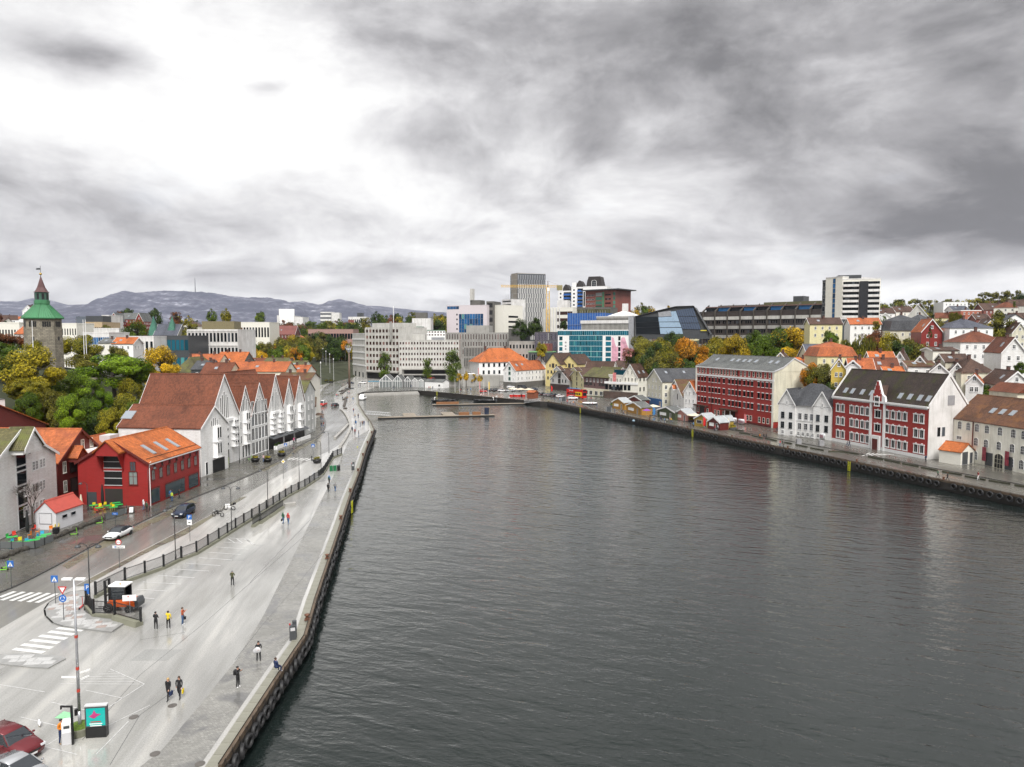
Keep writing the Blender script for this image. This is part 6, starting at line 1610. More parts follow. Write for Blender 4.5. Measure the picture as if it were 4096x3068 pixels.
def tree(label,cx,yt,w,d,col,kind='mid',base=None,cat='tree',group=None,hr=None,name='tree'):
    q=P(cx,yt,d);zb=TZ(q.x,q.y)-.4 if base is None else base
    rw=w/2*d/FP;top=q.z;rh=hr*rw if hr else min(max((top-zb)*.5,rw*.6),rw*1.5)
    t=thing(name,label,cat,(q.x,q.y,zb),0,group)
    cz=max(top-rh-zb,rh*.4)
    i=R.randrange(99)
    c=obj('crown',CM[kind][i%len(CM[kind])],t,(0,0,cz),R.uniform(0,6.28),[LEAF[col]]);c.scale=(rw,rw,rh)
    k=obj('trunk',TM[i%3],t,(0,0,cz),R.uniform(0,6),None);k.scale=(rw,rw,rh)
    return t
for a in [
 ('big yellow-green tree filling the slope below the stone tower',120,1372,265,162,'yg','near'),
 ('dark green tree at the left picture edge below the stone tower',5,1358,200,176,'green','near'),
 ('russet-leaved tree left of the stone tower',30,1318,165,205,'red','near'),
 ('small yellow-green tree at the foot of the stone tower',135,1352,90,190,'yg','mid'),
 ('large bright green tree above the red-brown hotel roof',450,1398,300,186,'bright','near'),
 ('yellow-green tree right of the stone tower behind the flagpoles',320,1322,170,215,'yg','near'),
 ('olive tree between the flagpoles and the big bright green tree',345,1408,105,190,'olive','mid'),
 ('green tree behind the big bright green tree',470,1372,110,225,'olive','mid'),
 ('golden yellow tree at the left end of the hotel roof ridge',640,1370,170,215,'yellow','near'),
 ('yellow-green tree in front of the golden tree',560,1432,125,196,'yg','near'),
 ('fresh green lower tree behind the broad orange roof',330,1567,180,152,'green','near'),
 ('olive green tree left of the fresh green lower tree',215,1545,150,150,'olive','near'),
 ('dark green tree under the big bright green tree',440,1560,170,168,'dark','near'),
 ('leafy green tree below the terrace wall of the stone tower',250,1470,150,172,'green','near'),
 ('golden green tree left of the hotel roof end',520,1500,120,182,'yg','near'),
 ('bright green tree in front of the twin flagpoles',340,1490,150,176,'bright','near'),
 ('dark shrubby tree between slope and orange roofs',400,1640,120,150,'dark','mid'),
 ('yellow-green tree over the slate roof at the left edge',110,1520,180,150,'yg','near'),
 ('round green tree before the far red gables',540,1268,100,330,'green','mid'),
 ('small green tree left of the round green tree',428,1290,62,335,'olive','mid'),
 ('broad dark yellow tree right of the cathedral nave',755,1275,105,445,'yg','mid'),
 ('dark round tree on the far left skyline',510,1221,50,700,'dark','far'),
 ('dark green dome-shaped tree on the far skyline',620,1228,58,650,'dark','far'),
 ('russet dome-shaped tree on the far skyline',702,1237,48,650,'red','far'),
 ('yellow tree row behind the white gridded office',880,1287,95,480,'yellow','mid'),
 ('fresh green street tree nearest the kiosks, leftmost of three',1538,1403,76,400,'green','tall'),
 ('small fresh green street tree, middle of three at the harbour head',1707,1429,60,395,'green','tall'),
 ('largest fresh green street tree at the harbour head, rightmost of three',1811,1391,95,398,'green','tall'),
 ('dark green tree left of the blue glass slab building',1755,1268,78,600,'dark','mid'),
 ('large dark green tree in front of the tallest tower',2085,1267,75,500,'dark','mid'),
 ('dark russet-topped tree beside the crane foot',2140,1263,66,498,'dark','mid'),
 ('small yellow-green tree by the dark scaffolded block',2165,1362,52,405,'yg','mid'),
 ('dark tree between the beige office and the blue sheeting',2255,1275,36,485,'dark','mid'),
 ('olive tree at the left end of the autumn tree belt beside the mural',2560,1322,140,342,'olive','near'),
 ('tall yellow-green tree in the belt below the angular hall',2640,1328,152,340,'yg','near'),
 ('dark green round tree in front of the blue slanted glass',2692,1310,107,352,'dark','near'),
 ('bright orange maple tree, the most orange of the belt',2762,1338,183,327,'orange','near'),
 ('yellow and green tree right of the orange maple',2855,1334,164,332,'yg','near'),
 ('golden tree below the long brown terraced building',2940,1316,134,312,'yellow','near'),
 ('tall green tree in the middle of the tree belt',3030,1300,146,312,'green','near'),
 ('green-topped tree left of the big golden tree',3105,1295,152,312,'green','near'),
 ('very large golden yellow tree at the right end of the belt',3175,1296,237,312,'yellow','near'),
 ('lower olive tree behind the slate-roofed cream house',2610,1388,158,327,'olive','near'),
 ('lower dark green tree behind the slate-roofed cream house',2700,1400,130,326,'olive','mid'),
 ('lower yellow-green tree under the orange maple',2840,1400,140,326,'yg','mid'),
 ('low golden tree peeping over the grey mansard roof',2985,1385,134,312,'yellow','near'),
 ('small orange tree above the grey mansard roof',3068,1388,97,312,'orange','near'),
 ('dark green tree under the big golden tree',3140,1370,158,312,'dark','near'),
 ('orange-tinged tree between the two red buildings',3285,1435,130,212,'olive','near'),
 ('green tree low between the two red buildings',3320,1520,110,205,'dark','mid'),
 ('orange leaved tree on the slope beside the cream gable wall',3245,1440,90,214,'orange','mid'),
 ('weeping willow above the yellow mansard house',3425,1318,165,262,'olive','willow'),
 ('smaller weeping willow right of the yellow mansard house',3455,1385,90,235,'yg','willow'),
 ('green tree left of the weeping willow',3320,1311,80,268,'green','mid'),
 ('russet tree behind the weeping willow',3495,1305,110,272,'red','mid'),
 ('yellow-green tree right of the russet tree',3565,1318,100,250,'yg','mid'),
 ('olive tree below the dark red gambrel house',3660,1340,125,240,'olive','mid'),
 ('dark green tree left of the olive hillside tree',3600,1350,100,238,'dark','mid'),
 ('dark conifer in front of the dark red gambrel house',3721,1305,32,240,'dark','cone'),
 ('drooping green tree beside the grey-gabled hall',3823,1240,50,330,'olive','willow'),
 ('large olive autumn tree on the right hillside',4005,1228,125,300,'olive','mid'),
 ('slim poplar on the right hillside crest',4057,1203,18,350,'green','tall'),
 ('airy tree on the crest right of the pale tower hotel',3630,1186,118,540,'olive','airy'),
 ('smaller airy tree on the crest above the grey-gabled hall',3722,1193,60,545,'olive','airy'),
 ('low airy tree left of the white crest block',3810,1190,90,560,'olive','airy'),
 ('airy tree right of the white crest block',3890,1186,80,560,'yg','airy'),
 ('tall airy tree on the right crest, leftmost of three',3950,1162,72,560,'olive','airy'),
 ('tall airy tree on the right crest, middle of three',4000,1160,72,560,'olive','airy'),
 ('tall airy tree on the right crest, rightmost of three',4045,1154,70,560,'olive','airy'),
 ('dense tree at the right end of the crest',4096,1164,90,520,'dark','mid'),
 ('green garden tree above the cream stone warehouse',3955,1523,120,184,'green','near'),
 ('small green bush tree by the white gambrel house',4082,1440,50,190,'green','mid'),
 ('bare-branched pinkish shrub tree before the mural',2515,1385,55,340,'pink','airy')]:
    tree(*a)
RT_=random.Random(9)
def wood(n,xr,yr_,d,w,cols,grp,where,kind='far'):
    nm={'bright':'bright green','dark':'dark green','yg':'yellow-green','green':'green','olive':'olive','yellow':'yellow','orange':'orange','red':'russet'}
    for i in range(n):
        c=RT_.choice(cols);x=xr[0]+(xr[1]-xr[0])*(i+RT_.random())/n
        tree('%s tree %s'%(nm[c],where),x,RT_.uniform(*yr_),RT_.uniform(*w),RT_.uniform(*d),c,kind,None,'tree',grp)
wood(26,(955,1240),(1328,1372),(520,600),(55,85),['yg','olive','yellow','olive','green'],'trees of the park','in the park beyond the old town roofs','mid')
wood(16,(950,1235),(1352,1390),(420,490),(60,85),['yg','olive','yellow','orange','green'],'trees at the near edge of the park','at the near edge of the park','mid')
wood(7,(1225,1400),(1348,1385),(600,640),(60,80),['olive','dark','yellow'],'trees at the far side of the square','at the far side of the distant square','mid')
wood(4,(1265,1360),(1312,1335),(540,580),(80,100),['dark','olive'],'dark trees where the road ends','where the road runs into the park','mid')
wood(5,(1372,1415),(1350,1390),(560,600),(35,45),['yellow','orange','yg'],'trees of the park','beside the corner office block')
wood(12,(-900,-20),(1290,1400),(200,600),(60,110),['yg','olive','green','dark'],'trees left of the stone tower','on the slope left of the stone tower')
wood(34,(1020,1480),(1268,1300),(700,900),(40,65),['yg','olive','dark','green','red'],'wood behind the park','in the wood behind the park')
wood(20,(1460,1900),(1238,1275),(650,860),(35,60),['olive','dark','yg','green','red'],'trees behind the offices','behind the offices at the harbour head')
wood(26,(2440,2720),(1205,1262),(640,900),(38,60),['yg','olive','dark','green','yellow'],'wooded hill behind the angular hall','on the wooded hill behind the angular hall')
wood(26,(3505,4110),(1190,1250),(480,640),(40,70),['olive','dark','yg','green'],'trees along the right crest','along the crest of the right hillside')
wood(24,(3480,4110),(1250,1400),(260,420),(34,60),['olive','dark','yg','green','red'],'garden trees of the right hillside','between the houses of the right hillside')
wood(30,(-20,1050),(1228,1300),(420,800),(34,56),['olive','dark','yg','green','red'],'trees of the far town','among the roofs of the far town')
wood(22,(2560,3200),(1325,1400),(322,350),(80,120),['olive','dark','yg'],'trees of the autumn belt','in the shade of the autumn tree belt','mid')
wood(6,(1835,1925),(1482,1495),(385,400),(22,32),['yellow','yg'],'small yellow trees on the square','in the planting on the square')
wood(18,(60,560),(1545,1650),(140,175),(90,130),['green','olive','yg','bright'],'undergrowth trees on the tower slope','on the slope under the stone tower','near')
# ==== things in the streets ======================================================
def PT(px,py,z=0):return G(px,py,z)
def yaw_px(a,b,z=0):
    a,b=G(*a,z),G(*b,z);return math.atan2(b.y-a.y,b.x-a.x)
def text(s_,parent,loc,rot,size,mat,al='CENTER'):
    c=bpy.data.curves.new('lettering','FONT');c.body=s_;c.size=size;c.align_x=al;c.align_y='CENTER';c.extrude=.004;c.materials.append(mat)
    f=bpy.data.objects.new('lettering',c);COL.objects.link(f);dg=bpy.context.evaluated_depsgraph_get();me=bpy.data.meshes.new_from_object(f.evaluated_get(dg));bpy.data.objects.remove(f)
    o=bpy.data.objects.new('lettering',me);COL.objects.link(o);o.parent=parent;o.location=loc;o.rotation_euler=rot;return o
# ---- fence on its low wall ------------------------------------------------------
FB=M('fence_black',(.012,.013,.014),.4,'plain',var=0)
def fence(label,pts,h=1.35,step=3.2,wall=.35,name='railing'):
    o=thing(name,label,'railing',(pts[0].x,pts[0].y,0));O=pts[0]
    w=MB()
    for a,b in zip(pts,pts[1:]):
        d=b-a;w.X=Matrix.Translation(a-O)@Matrix.Rotation(math.atan2(d.y,d.x),4,'Z');w.box(-.1,d.length+.1,-.17,.17,-.05,wall)
    w.X=Matrix();w.build('concrete_base',M('mossy_concrete',(.20,.20,.15),.7,'concrete'),o)
    pm=MB();pm.box(-.09,.09,-.09,.09,wall,wall+h+.12);pme=pm.data('post',FB);k=0
    for a,b in zip(pts,pts[1:]):
        d=b-a;n=max(1,round(d.length/step));L=d.length/n;ang=math.atan2(d.y,d.x)
        m=MB();m.box(0,L,-.02,.02,wall+.12,wall+.17);m.box(0,L,-.02,.02,wall+h-.12,wall+h-.07)
        for i in range(int(L/.14)):m.box(.07+i*.14,.095+i*.14,-.012,.012,wall+.08,wall+h)
        pan=m.data('bar_panel',FB)
        for i in range(n):
            q=a+d*(i/n)-O;obj('post',pme,o,(q.x,q.y,0),ang);obj('bar_panel',pan,o,(q.x,q.y,0),ang)
    q=pts[-1]-O;obj('post',pme,o,(q.x,q.y,0));return o
fence('long black steel railing on a mossy wall between the road and the parking area',FENCE)
fence('short black railing enclosing the work vehicle, at the end of the long railing',GP([(345,2432),(375,2467),(460,2472),(564,2501)]))
# low kerb walls along the promenade bend
for l,lb in (([(1366,1790),(1385,1762),(1408,1718),(1404,1690),(1385,1655),(1368,1640)],'long curved granite seat wall between road and promenade'),([(1345,1755),(1378,1722),(1398,1700)],'short curved granite seat beside the road bend')):
    m=MB();kerb(m,smooth(GP(l)),.7,.5);tag(m.build('seat_wall',CONC),lb,'wall')
# ---- lamps and signs ------------------------------------------------------------
def lampmesh():
    m=MB();m.smooth=True;m.tube((0,0,0),(0,0,1),.09,.09,8);m.tube((0,0,1),(0,0,6.6),.055,.05,8)
    pole=m.data('pole',FB)
    def arm(s):
        m=MB();m.smooth=True;m.path([(0,0,6.55),(s*.15,0,6.9),(s*.45,0,7.1),(s*.85,0,7.1),(s*1.05,0,6.95)],.035,6);return m.data('arm',FB)
    m=MB();m.smooth=True;m.lathe([(.30,0),(.27,.12),(.15,.24),(.05,.28)],n=12);hd=m.data('lamp_shade',DGREY)
    return pole,arm(1),arm(-1),hd
LP=lampmesh()
def lamp(label,px,py,top,rz=0,double=False,group='black street lamps along the harbour road'):
    p=G(px,py);s=(Z(p,top)-0)/7.1;t=thing('street_lamp',label,'street lamp',(p.x,p.y,0),rz,group)
    o=obj('pole',LP[0],t);o.scale=(1,1,s)
    for k,sg in ((1,1),(2,-1)) if double else ((2,-1),):
        a=obj('arm',LP[k],t,(0,0,7.1*(s-1)));hd=obj('lamp_shade',LP[3],a,(sg*1.05,0,6.72))
    return t
for a in [('double-armed black lamp between the crossing and the railing',362,2440,2175,0,True),('double-armed black lamp standing at the railing beside the scooter and motorcycle',927,2130,1945,0,True),
 ('single black lamp beside the dark car',703,2248,2032,0.2),('single black lamp at the railing right of the double one',1072,2040,1875,.2),
 ('single black lamp at the railing above the barrier stack',1198,1958,1808,.1),('single black lamp by the planter opposite the crossing',1285,1900,1763,.2),('single black lamp at the end of the railing by the road bend',1316,1812,1725,.2),
 ('black lamp at the near corner of the bright red warehouse',597,2043,1867,3.3),('black lamp at the far corner of the bright red warehouse',803,1945,1790,0),('black lamp before the first white hotel gable',958,1852,1703,0),
 ('black lamp before the big white hotel gable',1072,1824,1655,0),('black lamp before the last white hotel gables',1180,1770,1640,0),('black lamp beside the grey house past the hotel',1248,1730,1625,0),('small black lamp before the door of the bright red warehouse',352,2042,1928,0)]:
    lamp(a[0],*a[1:])
# tall grey mast with two flood lamps, bottom left
p=G(320,2912,.35);t=thing('lamp_mast','tall grey lamp mast with twin flat lamps rising from a mossy tub, bottom left','lamp mast',(p.x,p.y,0))
tz=Z(p,2318)
m=MB();m.smooth=True;m.tube((0,0,.2),(0,0,1.6),.12,.11,10);m.tube((0,0,1.6),(0,0,tz),.11,.06,10);m.build('pole',STEEL,t)
for s in (-1,1):
    m=MB();m.box(s*.12,s*.8,-.12,.12,tz-.02,tz+.1);m.build('lamp_head',WHITE,t)
for z in (3.0,4.6,6.9):
    m=MB();m.tube((0,0,z),(0,0,z+.2),.115,n=10);m.build('red_band',M('red_tape',(.45,.05,.03),.4),t)
m=MB();m.box(-1.15,-.1,-.02,.02,4.0,4.12);m.build('direction_sign',WHITE,t)
for a_,z in ((.9,4.25),(1.1,3.75)):
    m=MB(Matrix.Rotation(a_,4,'Z'));m.box(.1,.8,-.02,.02,z,z+.12);m.build('direction_sign',WHITE,t)
m=MB();m.box(-.28,-.14,-.12,.12,1.3,1.75);m.build('control_box',BLACK,t)
t=thing('planter','round mossy concrete tub at the foot of the tall lamp mast','planter',(p.x,p.y,0))
m=MB();m.lathe([(.78,0),(.82,.5),(.8,.55)],n=20);m.build('tub',MT['mossy_concrete'],t)
m=MB();m.lathe([(.74,.551),(.5,.62),(.2,.66)],n=20);m.build('moss',M('moss',(.09,.15,.015),.9,'plain',var=.4,sc=6),t)
# sign plates
SB=M('sign_blue',(.02,.13,.45),.35,'plain',var=0);SR=M('sign_red',(.5,.02,.02),.35,'plain',var=0)
def sign(label,px,py,top,kind,rz=0,h=None):
    p=G(px,py);z=Z(p,top) if h is None else h;t=thing('road_sign',label,'road sign',(p.x,p.y,0),rz)
    m=MB();m.tube((0,.03,0),(0,.03,z),.035,n=6);m.build('pole',DGREY,t)
    m=MB()
    if kind=='cross':
        m.box(-.36,.36,-.02,.0,z-.72,z);m.build('plate',SB,t);m=MB();m.prism([(-.27,z-.62),(.27,z-.62),(0,z-.12)],-.03,-.021,'y');m.build('triangle',WHITE,t)
        m=MB();m.box(-.04,.03,-.038,-.031,z-.5,z-.33);m.tube((0,-.031,z-.28),(0,-.038,z-.28),.035,n=8);m.box(-.09,-.03,-.038,-.031,z-.6,z-.5);m.box(.02,.08,-.038,-.031,z-.6,z-.5);m.build('walking_figure',BLACK,t)
    elif kind=='P':
        m.box(-.33,.33,-.02,0,z-.66,z);m.build('plate',SB,t);text('P',t,(0,-.03,z-.34),(pi/2,0,0),.62,WHITE);m=MB();m.box(-.33,.33,-.02,0,z-1.4,z-.69);m.build('lower_plate',WHITE,t);m=MB();m.box(-.15,.15,-.03,-.021,z-1.15,z-1.02);m.build('car_symbol',BLACK,t)
    elif kind=='Pb':
        m.box(-.3,.3,-.02,0,z-1.1,z);m.build('plate',SB,t);text('P',t,(0,-.03,z-.4),(pi/2,0,0),.6,WHITE)
    elif kind=='yield':
        m.prism([(-.45,z),(.45,z),(0,z-.8)],-.02,0,'y');m.build('plate',SR,t);m=MB();m.prism([(-.27,z-.1),(.27,z-.1),(0,z-.6)],-.03,-.021,'y');m.build('plate_field',WHITE,t)
        m=MB();m.tube((0,-.02,z-1.2),(0,0,z-1.2),.37,n=20);m.build('round_plate',SB,t)
        for k in range(3):
            m=MB();a=k*2.094;m.path([(.2*math.cos(a+j*.35),-.03,z-1.2+.2*math.sin(a+j*.35)) for j in range(5)],.03,4);m.build('white_arrow',WHITE,t)
    elif kind=='round':
        m.tube((0,-.02,z-.36),(0,0,z-.36),.36,n=20);m.build('plate',SR,t);m=MB();m.tube((0,-.03,z-.36),(0,-.021,z-.36),.26,n=20);m.build('plate_field',WHITE,t);text('2,0 m',t,(0,-.04,z-.36),(pi/2,0,0),.2,BLACK)
        m=MB();m.box(-.75,.75,-.02,0,z-1.1,z-.78);m.build('lower_plate',WHITE,t);text('Skagenkaien',t,(.15,-.03,z-.94),(pi/2,0,0),.2,BLACK);m=MB();m.box(-.5,-.32,-.03,-.021,z-1.02,z-.86);m.build('parking_symbol',SB,t)
    elif kind=='diamond':
        m.prism([(-.4,z-.4),(0,z-.8),(.4,z-.4),(0,z)],-.02,0,'y');m.build('plate',WHITE,t);m=MB();m.prism([(-.25,z-.4),(0,z-.65),(.25,z-.4),(0,z-.15)],-.03,-.021,'y');m.build('yellow_field',M('sign_yellow',(.7,.5,.02),.4,'plain',var=0),t)
    elif kind=='taxi':
        m.box(-.42,.42,-.02,0,z-.35,z);m.build('plate',SB,t);text('Taxi',t,(0,-.03,z-.18),(pi/2,0,0),.26,WHITE)
    return t
for a in [('blue pedestrian crossing sign at the left end of the zebra crossing',46,2355,2243,'cross'),('blue pedestrian crossing sign on the paved island by the upper zebra crossing',222,2418,2302,'cross'),
 ('red yield triangle above a blue roundabout arrow sign on the paved island',255,2485,2346,'yield'),('tall blue parking sign at the railing corner',352,2420,2335,'Pb'),('round red bordered height sign with white street plate beside the road',478,2272,2157,'round'),
 ('blue P sign with white plate under it beside the cobbled verge',760,2165,2059,'P'),('blue taxi sign on the pavement by the café fence',462,2108,2050,'taxi'),
 ('yellow diamond priority sign by the road',1134,1915,1838,'diamond'),('blue pedestrian crossing sign before the hotel',1143,1823,1773,'cross'),('blue pedestrian crossing sign on the promenade side by the planter',1253,1840,1776,'cross')]:
    sign(*a)
# ---- people -----------------------------------------------------------------------
def body(pose,fem=False):
    P_={}
    sh=.19 if not fem else .165
    P_['pel']=(0,0,.95);P_['wa']=(0,.0,1.08);P_['ch']=(0,.01,1.30);P_['up']=(0,.01,1.43);P_['nk']=(0,-.01,1.52);P_['hd']=(0,-.03,1.61);P_['ht']=(0,-.02,1.70)
    A={'stand':((.24,.0,1.15),(.25,-.06,.90),(-.24,0,1.15),(-.25,-.06,.90)),'walk':((.25,-.08,1.16),(.24,-.26,.96),(-.25,.1,1.15),(-.25,.12,.9)),
       'photo':((.27,-.10,1.22),(.10,-.34,1.44),(-.27,-.10,1.22),(-.10,-.34,1.44)),'point':((.26,-.2,1.36),(.14,-.44,1.52),(-.25,0,1.15),(-.22,-.14,.95)),
       'hold':((.25,-.02,1.16),(.10,-.26,1.12),(-.25,-.02,1.16),(-.10,-.26,1.12)),'sit':((.24,-.06,1.12),(.14,-.28,1.02),(-.24,-.06,1.12),(-.14,-.28,1.02))}[pose]
    lg={'walk':(((.10,-.20,.50),(.10,-.24,.09)),((-.10,.08,.50),(-.10,.36,.16)))}.get(pose,(((.12,-.02,.50),(.13,.02,.08)),((-.12,-.02,.50),(-.14,.03,.08))))
    if pose=='sit':lg=(((.13,-.42,.93),(.14,-.40,.50)),((-.13,-.42,.93),(-.15,-.40,.50)))
    V=[];E=[];Rr=[];C=[]
    def v(p,r):V.append(p);Rr.append(r);return len(V)-1
    def e(a,b,c):E.append((a,b));C.append(c)
    pel=v(P_['pel'],(.15,.11));wa=v(P_['wa'],(.14,.11));ch=v(P_['ch'],(.17,.125));up=v(P_['up'],(.12,.10));nk=v(P_['nk'],(.055,.055));hd=v(P_['hd'],(.085,.10));ht=v(P_['ht'],(.06,.07))
    e(pel,wa,'j');e(wa,ch,'j');e(ch,up,'j');e(up,nk,'s');e(nk,hd,'s');e(hd,ht,'s')
    for s,(el,wr) in ((1,A[:2]),(-1,A[2:])):
        s1=v((s*sh,.01,1.41),(.065,.07));e(up,s1,'j');k=v(el,(.05,.05));e(s1,k,'j');w_=v(wr,(.032,.036));e(k,w_,'j')
        d=(Vector(wr)-Vector(el)).normalized();pm=Vector(wr)+d*.07;pa=v(tuple(pm),(.036,.022));e(w_,pa,'s')
        sd=Vector((1,0,0)) if abs(d.x)<.7 else Vector((0,1,0))
        sd=(sd-d*sd.dot(d)).normalized();up_=sd.cross(d)
        for q,l in ((-.028,.065),(-.010,.08),(.010,.075),(.028,.055)):
            f1=v(tuple(pm+sd*q+d*.05),(.0095,.0095));e(pa,f1,'s');f2=v(tuple(pm+sd*q*1.1+d*(.05+l*.5)-up_*.012),(.0085,.0085));e(f1,f2,'s')
        t1=v(tuple(pm+sd*.05*(-s)+d*.02-up_*.02),(.011,.011));e(pa,t1,'s')
    for s,(kn,an) in zip((1,-1),lg):
        hp=v((s*.095,0,.90),(.098,.105));e(pel,hp,'t');k=v(kn,(.066,.07));e(hp,k,'t');a=v(an,(.045,.05));e(k,a,'t')
        ft=v((an[0],an[1]-.11,an[2]-.045),(.048,.035));e(a,ft,'f');f2=v((an[0],an[1]-.17,an[2]-.055),(.035,.022));e(ft,f2,'f')
    me=bpy.data.meshes.new('tmp');me.from_pydata(V,E,[]);o=bpy.data.objects.new('tmp',me);COL.objects.link(o)
    sk=o.modifiers.new('s','SKIN');su=o.modifiers.new('u','SUBSURF');su.levels=1
    for i,r in enumerate(Rr):me.skin_vertices[0].data[i].radius=r
    me.skin_vertices[0].data[0].use_root=True
    dg=bpy.context.evaluated_depsgraph_get();dg.update();m2=bpy.data.meshes.new_from_object(o.evaluated_get(dg));m2.name='person'
    bpy.data.objects.remove(o)
    for mm in (SKN,JK0,TR0,SH0):m2.materials.append(mm)
    order={'s':0,'j':1,'t':2,'f':3}
    segs=[(Vector(V[a]),Vector(V[b]),c,max(Rr[a][0],Rr[b][0])) for (a,b),c in zip(E,C)]
    cen=[f.center.copy() for f in m2.polygons];mi=[]
    for c in cen:
        best=9;bc='j'
        for a,b,k,r in segs:
            ab=b-a;t=max(0,min(1,(c-a).dot(ab)/ab.length_squared));dd=(c-a-ab*t).length-r*.6
            if dd<best:best=dd;bc=k
        if bc=='s' and c.z<1.49 and c.z>1.36 and abs(c.x)<.2 and abs(c.y)<.15:bc='j'
        if bc=='j' and c.z<.94 and abs(c.x)<.2 and pose!='sit' :bc='t'
        mi.append(order[bc])
    m2.polygons.foreach_set('material_index',mi);m2.polygons.foreach_set('use_smooth',[True]*len(mi));return m2
SKN=M('skin',(.50,.28,.20),.5,'plain',var=.03);JK0=M('jacket',(.02,.02,.02),.7);TR0=M('trousers',(.02,.02,.03),.7);SH0=M('shoes',(.05,.05,.05),.5)
BD={k:body(k) for k in ('stand','walk','photo','point','hold','sit')}
def hairm(long=False,hood=False):
    m=MB();m.smooth=True
    m.ball((0,.0,1.645),(.098,.112,.105) if not hood else (.12,.13,.13),12,8)
    if long:m.ball((0,.06,1.52),(.10,.055,.16),10,6)
    if hood:m.ball((0,.05,1.52),(.14,.09,.09),10,6)
    return m.data('hair' if not hood else 'hood',JK0)
HR={'s':hairm(),'l':hairm(True),'h':hairm(False,True)}
m=MB();m.smooth=True
for s in (-1,1):m.ball((s*.033,-.125,1.63),(.012,.006,.008),6,4);m.ball((s*.088,-.02,1.615),(.012,.02,.03),6,4)
m.ball((0,-.135,1.605),(.013,.02,.02),6,4);m.ball((0,-.122,1.572),(.025,.008,.007),6,4);FACE_=m.data('face',SKN)
PC={}
def C_(n):
    if n in PC:return PC[n]
    c=dict(black=(.012,.012,.014),navy=(.015,.03,.09),blue=(.03,.14,.36),lblue=(.12,.30,.55),red=(.45,.02,.015),darkred=(.20,.02,.02),brown=(.16,.06,.03),rust=(.36,.07,.02),orange=(.62,.20,.01),yellow=(.70,.52,.02),lime=(.5,.6,.05),green=(.03,.09,.05),olive=(.07,.075,.03),grey=(.2,.2,.2),white=(.7,.7,.7),tan=(.30,.19,.10),pink=(.65,.10,.28),palepink=(.6,.4,.4),jeans=(.05,.10,.20),blonde=(.42,.28,.12),bhair=(.05,.028,.018),purple=(.2,.1,.3))[n]
    PC[n]=M('cloth_'+n,c,.7,'plain',var=.15,sc=5);return PC[n]
def person(px,py,label,jk='black',tr='black',pose='walk',face=0,hair='s',hc='bhair',shoe='black',h=1.75,z=0,group=None,bag=None):
    p=G(px,py,z);t=thing('person',label,'person',p,math.radians(face),group);t.scale=(h/1.75,)*3
    o=obj('body',BD[pose],t,None,0,[SKN,C_(jk),C_(tr),C_(shoe)]);obj('hair' if hair!='h' else 'hood',HR[hair],t,(0,.012 if hair!='h' else .03,.01),0,[C_(hc if hair!='h' else jk)])
    obj('face',FACE_,t)
    if bag:
        kind,bc,bl=bag
        b=thing(kind,bl,'bag',p,math.radians(face));b.scale=t.scale;m=MB()
        if kind=='backpack':m.prism([(-.15,1.02),(.15,1.02),(.15,1.36),(.08,1.43),(-.08,1.43),(-.15,1.36)],.14,.30,'y');m.build('pack',C_(bc),b);m=MB();m.box(-.11,.11,.30,.34,1.06,1.2);m.build('pocket',C_('black'),b)
        else:
            m=MB();m.prism([(-.16,.42),(.16,.42),(.18,.72),(-.18,.72)],-.05,.05,'x');m.X=Matrix();m.build('bag_body',C_(bc),b,(.28,-.05,0));m=MB();m.tube((.28,-.12,.72),(.28,-.06,.86),.01,n=4);m.tube((.28,.02,.72),(.28,-.06,.86),.01,n=4);m.build('handle',C_('black'),b)
    return t
# facing: 0 looks towards the camera, 180 away from it
person(674,2799,'woman with long blond hair in a black coat carrying a dark bag','black','black','walk',-8,'l','blonde',bag=('handbag','navy','dark handbag held by the blond woman'))
person(718,2792,'woman with long brown hair in a black coat carrying a yellow bag','black','black','walk',10,'l','bhair',bag=('shopping_bag','yellow','yellow shopping bag held by the brown-haired woman'))
person(952,2749,'man in black photographing, with a backpack and white shoes, near the cobbled strip','black','black','photo',75,'s','black','white',bag=('backpack','black','black backpack worn by the photographing man'))
t=person(1035,2643,'man in black wrapping himself with a silver-grey cloth','black','black','hold',20,'s','black','black')
m=MB();m.smooth=True;m.ball((0,-.22,1.05),(.30,.14,.27),12,8);m.ball((-.22,-.2,.95),(.18,.12,.22),10,6);o=m.build('cloth',LGREY);o.location=G(1035,2643);tag(o,'silver-grey rain cloth held in front of the man in black','cloth')
person(1104,2712,'man in navy jacket sitting on an iron bollard at the quay edge','navy','navy','sit',150,'s','bhair','white',z=-.05)
person(624,2517,'person in black hooded jacket and white shoes, back turned, left of the yellow jacket','black','black','hold',170,'s','black','white')
person(674,2514,'person in a yellow and black jacket raising one arm, seen from behind','yellow','black','point',185,'s','black','white')
person(731,2499,'woman in a rust-red jacket photographing, black shoulder bag on her hip','rust','jeans','photo',95,'s','bhair','white',bag=('shoulder_bag','black','black shoulder bag on the hip of the rust-red jacket'))
person(930,2342,'man in an olive jacket seen from behind, alone in the empty parking area','olive','black','hold',182,'s','grey','black')
person(1133,2096,'person in a dark green coat and jeans walking away beside the red raincoat','green','jeans','walk',168,'h','green',bag=('handbag','black','dark bag carried by the person in the green coat'))
person(1153,2098,'person in a bright red raincoat and jeans walking away','red','jeans','walk',180,'h','red')
person(1317,1938,'person in a blue jacket with green backpack walking away','blue','black','walk',180,'h',bag=('backpack','green','green backpack on the blue jacket'))
person(1313,1970,'person in black with backpack walking away, nearest of three on the promenade','black','black','walk',176,'s',bag=('backpack','black','black backpack of the nearest of three walkers'))
person(1341,1967,'person in grey-black jacket and jeans walking away on the right','grey','jeans','walk',184,'s','grey')
